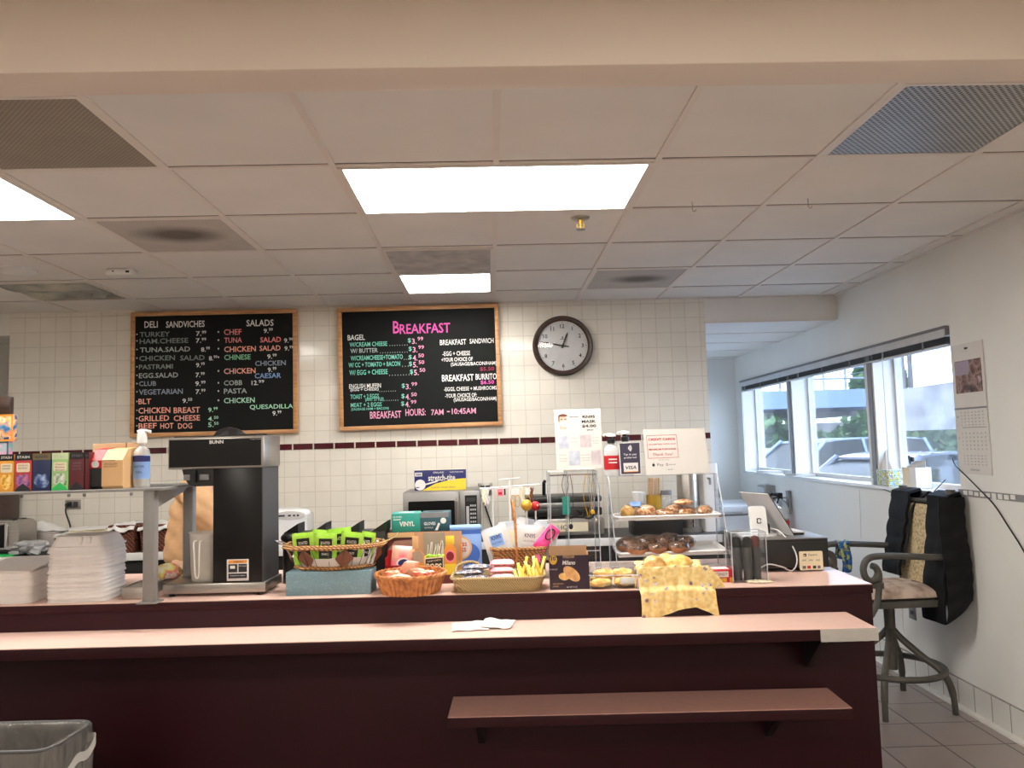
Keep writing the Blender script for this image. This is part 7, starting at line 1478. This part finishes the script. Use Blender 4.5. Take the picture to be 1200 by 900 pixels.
plain('skin', (206, 160, 132), .5, var=.04, sub=.1); plain('khaki', (188, 148, 106), .8, var=.08, scale=20, bmp=.2); plain('trousers', (60, 52, 48), .85, bmp=.2); plain('hair', (20, 17, 17), .45, var=.3, scale=60, aniso=(8, 8, 1)); plain('shoe', (30, 28, 28), .6); plain('pleat_brown', (120, 80, 66), .8)
hd_ = pp_(268, 533); ch_ = pp_(240, 588); pv = pp_(228, 668); fx_ = pv.x
O = Vector((pv.x, PYc, 0))
person = thing('person', 'person in a loose tan jacket with black hair, standing behind the coffee brewer', 'person', O)
N = [Vector((pv.x, PYc, .93)), Vector((pv.x+.03, PYc, 1.10)), Vector((ch_.x, PYc, 1.26)), Vector((ch_.x+.04, PYc, 1.38)), Vector((hd_.x-.035, PYc, 1.43)), Vector((hd_.x, PYc, 1.52)), Vector((hd_.x+.01, PYc, 1.57))]
nodes = [(N[0], (.12, .16)), (N[1], (.105, .14)), (N[2], (.11, .16)), (N[3], (.07, .11)), (N[4], .052), (N[5], (.088, .075)), (N[6], (.085, .072))]
edges = [(0, 1), (1, 2), (2, 3), (3, 4), (4, 5), (5, 6)]
for sy in (-1, 1):
    b0 = len(nodes); el = pp_(251, 617, PYc+sy*.20); wr = el+Vector((.10, -sy*.04, -.16))
    nodes += [(N[3]+Vector((0, sy*.15, -.02)), .055), (Vector((el.x, PYc+sy*.21, el.z)), .042), (Vector((wr.x, PYc+sy*.15, wr.z)), .028), (Vector((wr.x+.04, PYc+sy*.14, wr.z-.045)), (.035, .02)), (Vector((wr.x+.06, PYc+sy*.135, wr.z-.07)), (.032, .014))]
    edges += [(3, b0), (b0, b0+1), (b0+1, b0+2), (b0+2, b0+3), (b0+3, b0+4)]
    for fk in range(4):
        q = len(nodes); o_ = Vector((wr.x+.062, PYc+sy*.135+(fk-1.5)*.019, wr.z-.075)); ln = (.06, .075, .08, .068)[fk]
        nodes += [(o_+Vector((.01, 0, 0)), .0095), (o_+Vector((ln*.30, 0, -ln*.45)), .0085), (o_+Vector((ln*.35, 0, -ln*.95)), .0075)]; edges += [(b0+4, q), (q, q+1), (q+1, q+2)]
    q = len(nodes); nodes += [(Vector((wr.x+.045, PYc+sy*.14-sy*.04, wr.z-.05)), .011), (Vector((wr.x+.065, PYc+sy*.14-sy*.058, wr.z-.085)), .009)]; edges += [(b0+3, q), (q, q+1)]
    q = len(nodes); nodes += [(Vector((pv.x, PYc+sy*.09, .84)), .085), (Vector((pv.x+.02, PYc+sy*.10, .47)), .058), (Vector((pv.x-.01, PYc+sy*.10, .10)), .04), (Vector((pv.x+.12, PYc+sy*.11, .045)), .035)]; edges += [(0, q), (q, q+1), (q+1, q+2), (q+2, q+3)]
body = skin_mesh('body', nodes, edges, 'skin', person, 2, 0, 0, O)
# face on the right-hand side of the head (looking along +x)
hc2 = Vector((hd_.x+.012, PYc, 1.533))-O
m = MB(); m.ball(hc2, .098, 28, 20, 1.02, .80, 1.16); m.ball(hc2+Vector((.102, 0, -.015)), .017, 12, 8, 1.0, .75, 1.3)
m.ball(hc2+Vector((.075, 0, -.085)), .035, 12, 8, 1, 1, .7)
for sy in (-1, 1): m.ball(hc2+Vector((0, sy*.080, -.012)), .026, 12, 8, .7, .35, 1.15)
hdm = m.done('head', 'skin', person)
for sy in (-1, 1):
    m = MB(); m.ball(hc2+Vector((.088, sy*.034, .012)), .012, 12, 8, .7); m.done('eye', 'white_gloss', hdm); m = MB(); m.ball(hc2+Vector((.095, sy*.034, .012)), .0055, 8, 6); m.done('iris', 'ink', hdm); m = MB(); m.tube([hc2+Vector((.092, sy*.018, .032)), hc2+Vector((.090, sy*.036, .037)), hc2+Vector((.080, sy*.052, .031))], .0035, 6); m.done('eyebrow', 'hair', hdm)
m = MB(); m.tube([hc2+Vector((.090, -.022, -.056)), hc2+Vector((.099, 0, -.053)), hc2+Vector((.090, .022, -.056))], [.003, .006, .003], 8); m.done('mouth', 'pink', hdm)
m = MB()
def hairf(u, v): 
    a_ = 2*PI*u; t_ = v*PI*.62*(1+.10*-math.cos(a_)); r = .106+.006*noise.noise(Vector((math.cos(a_)*3, math.sin(a_)*3, v*6)))+.0025*math.sin(a_*40)
    return hc2+Vector((r*1.03*math.sin(t_)*math.cos(a_)-.006, r*.86*math.sin(t_)*math.sin(a_), r*1.15*math.cos(t_)))
m.grid(hairf, 80, 16, .006); m.ball(hc2+Vector((-.05, 0, -.04)), .072, 18, 12, .8, .95, 1.1); m.done('hair', 'hair', person)
# jacket: body and sleeves
jn = [(pp_(229, 664)+Vector((0, 0, -.03)), (.165, .19)), (pp_(231, 640), (.150, .185)), (pp_(236, 612), (.142, .18)), (pp_(238, 585), (.135, .19)), (Vector((ch_.x+.03, PYc, 1.385)), (.085, .13)), (Vector((hd_.x-.045, PYc, 1.43)), (.062, .065))]
je = [(0, 1), (1, 2), (2, 3), (3, 4), (4, 5)]
for sy in (-1, 1):
    b0 = len(jn); el = pp_(250, 612, PYc+sy*.20)
    jn += [(Vector((ch_.x+.01, PYc+sy*.175, 1.33)), .085), (Vector((el.x-.06, PYc+sy*.235, el.z+.11)), .085), (Vector((el.x, PYc+sy*.235, el.z+.01)), .078), (Vector((el.x+.05, PYc+sy*.215, el.z-.06)), .066), (Vector((el.x+.09, PYc+sy*.18, el.z-.13)), .050)]
    je += [(4, b0), (b0, b0+1), (b0+1, b0+2), (b0+2, b0+3), (b0+3, b0+4)]
skin_mesh('jacket', jn, je, 'khaki', person, 3, .014, 0, O)
tn = [(Vector((pv.x, PYc, .97)), (.135, .165)), (Vector((pv.x, PYc, .88)), (.14, .17))]; te = [(0, 1)]
for sy in (-1, 1):
    b0 = len(tn); tn += [(Vector((pv.x, PYc+sy*.095, .80)), .105), (Vector((pv.x+.02, PYc+sy*.10, .47)), .085), (Vector((pv.x-.005, PYc+sy*.10, .12)), .075), (Vector((pv.x-.005, PYc+sy*.10, .07)), .072)]; te += [(1, b0), (b0, b0+1), (b0+1, b0+2), (b0+2, b0+3)]
skin_mesh('trousers', tn, te, 'trousers', person, 2, .004, 0, O)
for sy in (-1, 1):
    m = MB(); m.ball((0, 0, 0), 1, 20, 12, .15, .052, .06)
    for v in m.v: v.z = max(-.045, v.z*(1 if v.x < .02 else .75)); v += Vector((.06, sy*.105, .047))
    m.done('shoe', 'shoe', person)

# ------------------------------------------------------------------ outside the windows
plain('asphalt', (120, 122, 128), .9, var=.08, scale=3); patchy('weathered_concrete', [(118, 114, 112), (144, 140, 140), (156, 152, 152)], 2.2, .9, .2); plain('deck_blue', (122, 140, 176), .7); plain('rail_grey', (128, 134, 146), .5, metal=.2); plain('street_wall', (128, 130, 138), .9)
m = MB(); m.b2((2.9, -12, -.22), (60, 80, -.14)); struct(m, 'ground', 'asphalt', None, 'asphalt of the street outside')
GZ = -.14
DYf = 24.0
def dz(px, py): return at(px, py, y=DYf).z
def dxp(px): return at(px, 500, y=DYf).x
m = MB()
z1, z2 = dz(960, 457), dz(960, 478); m.mat('deck_blue').b2((3.3, DYf, z2), (12.9, DYf+8, z1))
z3, z4, z5 = dz(960, 490), dz(960, 497), dz(960, 507); m.mat('weathered_concrete').b2((3.3, DYf+.5, z5), (12.9, DYf+8, z4+.05)); m.b2((3.3, DYf+3, z2-.2), (12.9, DYf+8, z3+.3))
for x in (4.5, dxp(992)+.2, 14.6): m.b2((x-.35, DYf+.9, GZ), (x+.35, DYf+1.6, z5))
m.mat('street_wall').b2((3.3, DYf-2.0, GZ), (30, DYf-1.7, dz(960, 530)))
struct(m, 'parking_deck', None, None, 'concrete parking deck across the street')
m = MB(); 
for k_ in range(14): x = 3.5+.70*k_; m.tube([(x, DYf+.1, z1), (x, DYf+.1, z1+1.25)], .04, 6)
for z_ in (.35, .70, 1.15): m.tube([(3.3, DYf+.1, z1+z_), (12.9, DYf+.1, z1+z_)], .035, 6)
solo(m, 'railing', 'metal railing on top of the parking deck', 'railing', 'rail_grey')
RYf = 19.0
def rz_at(px, py): return at(px, py, y=RYf)
a, b, c_, d_ = rz_at(1058, 456), rz_at(1130, 444), rz_at(1130, 502), rz_at(1054, 505)
m = MB(); m.prism([(a.x, a.z), (b.x+8, b.z+.9), (b.x+8, c_.z), (a.x, d_.z)], RYf, RYf+.5, 'y'); m.b2((a.x+6, RYf+.05, GZ), (a.x+6.8, RYf+.45, c_.z)); struct(m, 'ramp', 'weathered_concrete', None, 'weathered concrete ramp outside the nearest window')
patchy('leaves', [(34, 60, 34), (70, 104, 56), (110, 140, 86)], 3, .7); patchy('leaves_pale', [(70, 96, 60), (120, 146, 92), (170, 180, 120)], 3, .7); plain('bark', (86, 80, 78), .9)
def hedge(x0, x1, y, h, mat, lab, n, leaf=.17):
    q = MB(); rnd = random.Random(int(x0*31)); w = x1-x0
    for i in range(n):
        x = rnd.random()*w; top = h*(.72+.28*noise.noise(Vector((x*.9, y, 0)))+.1*math.sin(x*2.3)); d = rnd.random()**.6
        p = Vector((x-w/2, rnd.gauss(0, .28), max(.05, top*d))); u = Vector((rnd.gauss(0, 1), rnd.gauss(0, 1), rnd.gauss(0, 1))).normalized()*leaf; w_ = u.cross(Vector((rnd.random(), rnd.random(), 1))).normalized()*leaf*.6
        q.add([p-u, p+w_, p+u, p-w_], [[0, 1, 2, 3]])
    t_ = thing('hedge', lab, 'hedge', ((x0+x1)/2, y, GZ)); q.done('foliage', mat, t_, smooth=0)
    for k in range(5): q = MB(); x = (k+.5)/5*w-w/2; q.tube([(x, 0, 0), (x+.05, .02, h*.4), (x-.04, 0, h*.75)], [.05, .04, .02], 8); q.done('stem', 'bark', t_)
hedge(dxp(862), dxp(1030), DYf-.9, 2.7, 'leaves', 'dark green hedge behind the low street wall, seen in the far and middle windows', 2600)
p0, p1 = at(1040, 520, y=20.8), at(1130, 520, y=20.8); hedge(p0.x, p1.x, 20.6, 2.5, 'leaves_pale', 'pale green hedge under the ramp outside the nearest window', 1500)
def tree(px, Y, top, w_, lab, mat='leaves'):
    p = at(px, 500, y=Y); zt = at(px, top, y=Y).z; zb_ = 2.2; t_ = thing('tree', lab, 'tree', (p.x, Y, GZ), 0, 'trees beyond the parking deck'); q = MB(); rnd = random.Random(px)
    for i in range(900):
        k = rnd.random(); z_ = zb_+(zt-zb_)*k; r = w_*(1-.75*k)*math.sqrt(rnd.random()); a_ = rnd.random()*2*PI; pz = Vector((r*math.cos(a_), r*math.sin(a_), z_-GZ)); u = Vector((rnd.gauss(0, 1), rnd.gauss(0, 1), rnd.gauss(0, .6))).normalized()*.28; ww = u.cross(Vector((rnd.random(), rnd.random(), 1))).normalized()*.15
        q.add([pz-u, pz+ww, pz+u, pz-ww], [[0, 1, 2, 3]])
    q.done('foliage', mat, t_, smooth=0); q = MB(); q.cyl((0, 0, 0), (0, 0, zt-GZ-.5), .22, .05, 10); q.done('trunk', 'bark', t_)
tree(1018, 38, 428, 1.5, 'dark tree behind the railing, seen in the middle window'); tree(1050, 40, 420, 1.3, 'tall dark tree at the left of the nearest window')
for px, l in ((1062, 'left bare pole beyond the ramp'), (1071, 'right bare pole beyond the ramp')):
    p = at(px, 500, y=30); m = MB(); m.cyl((0, 0, 0), (0, 0, 9), .10, .08, 12); solo(m, 'utility_pole', l, 'pole', 'bark', (p.x, 30, GZ), 'poles beyond the ramp')
# parked cars
glassy('car_glass', (60, 66, 76), .05, .35, .9)
def car(loc, rz_, paint, lab, suv=0):
    t_ = thing('car', lab, 'car', loc, rz_, 'cars parked outside'); L_ = 4.5; hwid = .9
    H1, H2 = (.95, 1.62) if suv else (.88, 1.42)
    lower = [(-2.2, .30), (-2.25, .55), (-2.15, .80), (-1.0 if not suv else -1.1, H1), (1.5, H1+.04), (2.15, H1-.02), (2.25, .6), (2.2, .30)]
    def ring_(x, z0, z1, k): return [(x, -hwid*k, z0), (x, -hwid*k*1.0, z0+(z1-z0)*.55), (x, -hwid*k*.95, z1), (x, hwid*k*.95, z1), (x, hwid*k, z0+(z1-z0)*.55), (x, hwid*k, z0)]
    st_ = [(-2.25, .42, .66, .86), (-2.12, .30, .78, .95), (-1.7, .26, .86, 1), (-1.0, .24, H1, 1), (0, .24, H1+.02, 1), (1.3, .24, H1+.04, 1), (1.9, .26, H1+.02, .98), (2.15, .32, H1-.05, .93), (2.25, .45, .78, .88)]
    q = MB(); vs = []; fs = []
    for s in st_: vs += ring_(*s)
    n_ = 6
    for i in range(len(st_)-1):
        for j in range(n_): l = (j+1) % n_; fs.append([i*n_+j, i*n_+l, (i+1)*n_+l, (i+1)*n_+j])
    fs.append(list(range(n_))); fs.append([(len(st_)-1)*n_+j for j in range(n_)][::-1]); q.add(vs, fs); o = q.done('body', paint, t_, smooth=50)
    cb = [(-1.15, H1-.02, 1.0, .02), (-.35, H1, .80, H2-H1-.03), (.9, H1, .80, H2-H1), (1.75 if not suv else 1.85, H1, .86, (H2-H1)*.9 if suv else .25), (2.05, H1-.02, .93, .02)]
    q = MB(); vs = []; fs = []
    for x, z0, k, hh_ in cb: vs += [(x, -hwid*.93, z0), (x, -hwid*k*.88, z0+hh_), (x, hwid*k*.88, z0+hh_), (x, hwid*.93, z0)]
    for i in range(len(cb)-1):
        for j in range(3): fs.append([i*4+j, i*4+j+1, (i+1)*4+j+1, (i+1)*4+j])
    q.add(vs, fs); q.done('windows', 'black_gloss', t_, smooth=30)
    q = MB(); rf = [(-.42, H2-.06, .80), (-.1, H2, .80), (.9, H2+.01, .80), (1.5 if suv else 1.1, H2-.02, .80)]
    q.grid(lambda u, v: (lambda x: (x, (v-.5)*2*hwid*.72, H2+.004-.05*abs(2*u-1)**3))(-.42+(2.2 if suv else 1.6)*u), 12, 6, .03)
    for sy in (-1, 1):
        q.tube([(-1.15, sy*hwid*.93, H1), (-.38, sy*hwid*.72, H2-.03)], .035, 6); q.tube([(.45, sy*hwid*.93, H1), (.42, sy*hwid*.72, H2-.01)], .035, 6); q.tube([(2.03 if suv else 1.85, sy*hwid*.90, H1), (1.78 if suv else 1.15, sy*hwid*.74, H2-.04)], .04, 6)
    q.done('roof', paint, t_)
    for x in (-1.35, 1.35):
        for sy in (-1, 1):
            q = MB(); q.lathe([(.18, -.1), (.31, -.1), (.33, -.06), (.33, .06), (.31, .1), (.18, .1)], (x, sy*.80, .33), 24, rot=(PI/2, 0, 0)); wh = q.done('wheel', 'black', t_); q = MB(); q.lathe([(0, -.08), (.2, -.08), (.2, .08), (0, .08)], (x, sy*.81, .33), 16, rot=(PI/2, 0, 0)); q.done('hub', 'steel', wh)
    for sy in (-1, 1):
        q = MB(); q.box((-2.15, sy*.62, .66), (.12, .34, .12), None, .03); q.done('headlight', 'white_gloss', t_); q = MB(); q.box((2.2, sy*.66, .78), (.08, .28, .12), None, .02); q.done('tail_light', 'red', t_); q = MB(); q.box((-.75, sy*1.0, H1+.05), (.12, .18, .12), None, .03); q.done('mirror', paint, t_)
plain('car_blue_grey', (126, 140, 166), .25, metal=.5, coat=.5); plain('car_pale', (186, 194, 208), .25, metal=.4, coat=.5); plain('car_dark', (66, 74, 92), .2, metal=.4, coat=.6)
p = at(985, 540, y=14.2); car((p.x-.2, 14.6, GZ), .25, 'car_blue_grey', 'blue-grey car parked outside the middle window', 1)
p = at(908, 550, y=17); car((p.x, 17.4, GZ), .3, 'car_pale', 'pale low car seen at the bottom of the far window')
p = at(1090, 560, y=10.5); car((p.x+.1, 10.4, GZ), PI+.35, 'car_dark', 'dark car parked outside the nearest window')
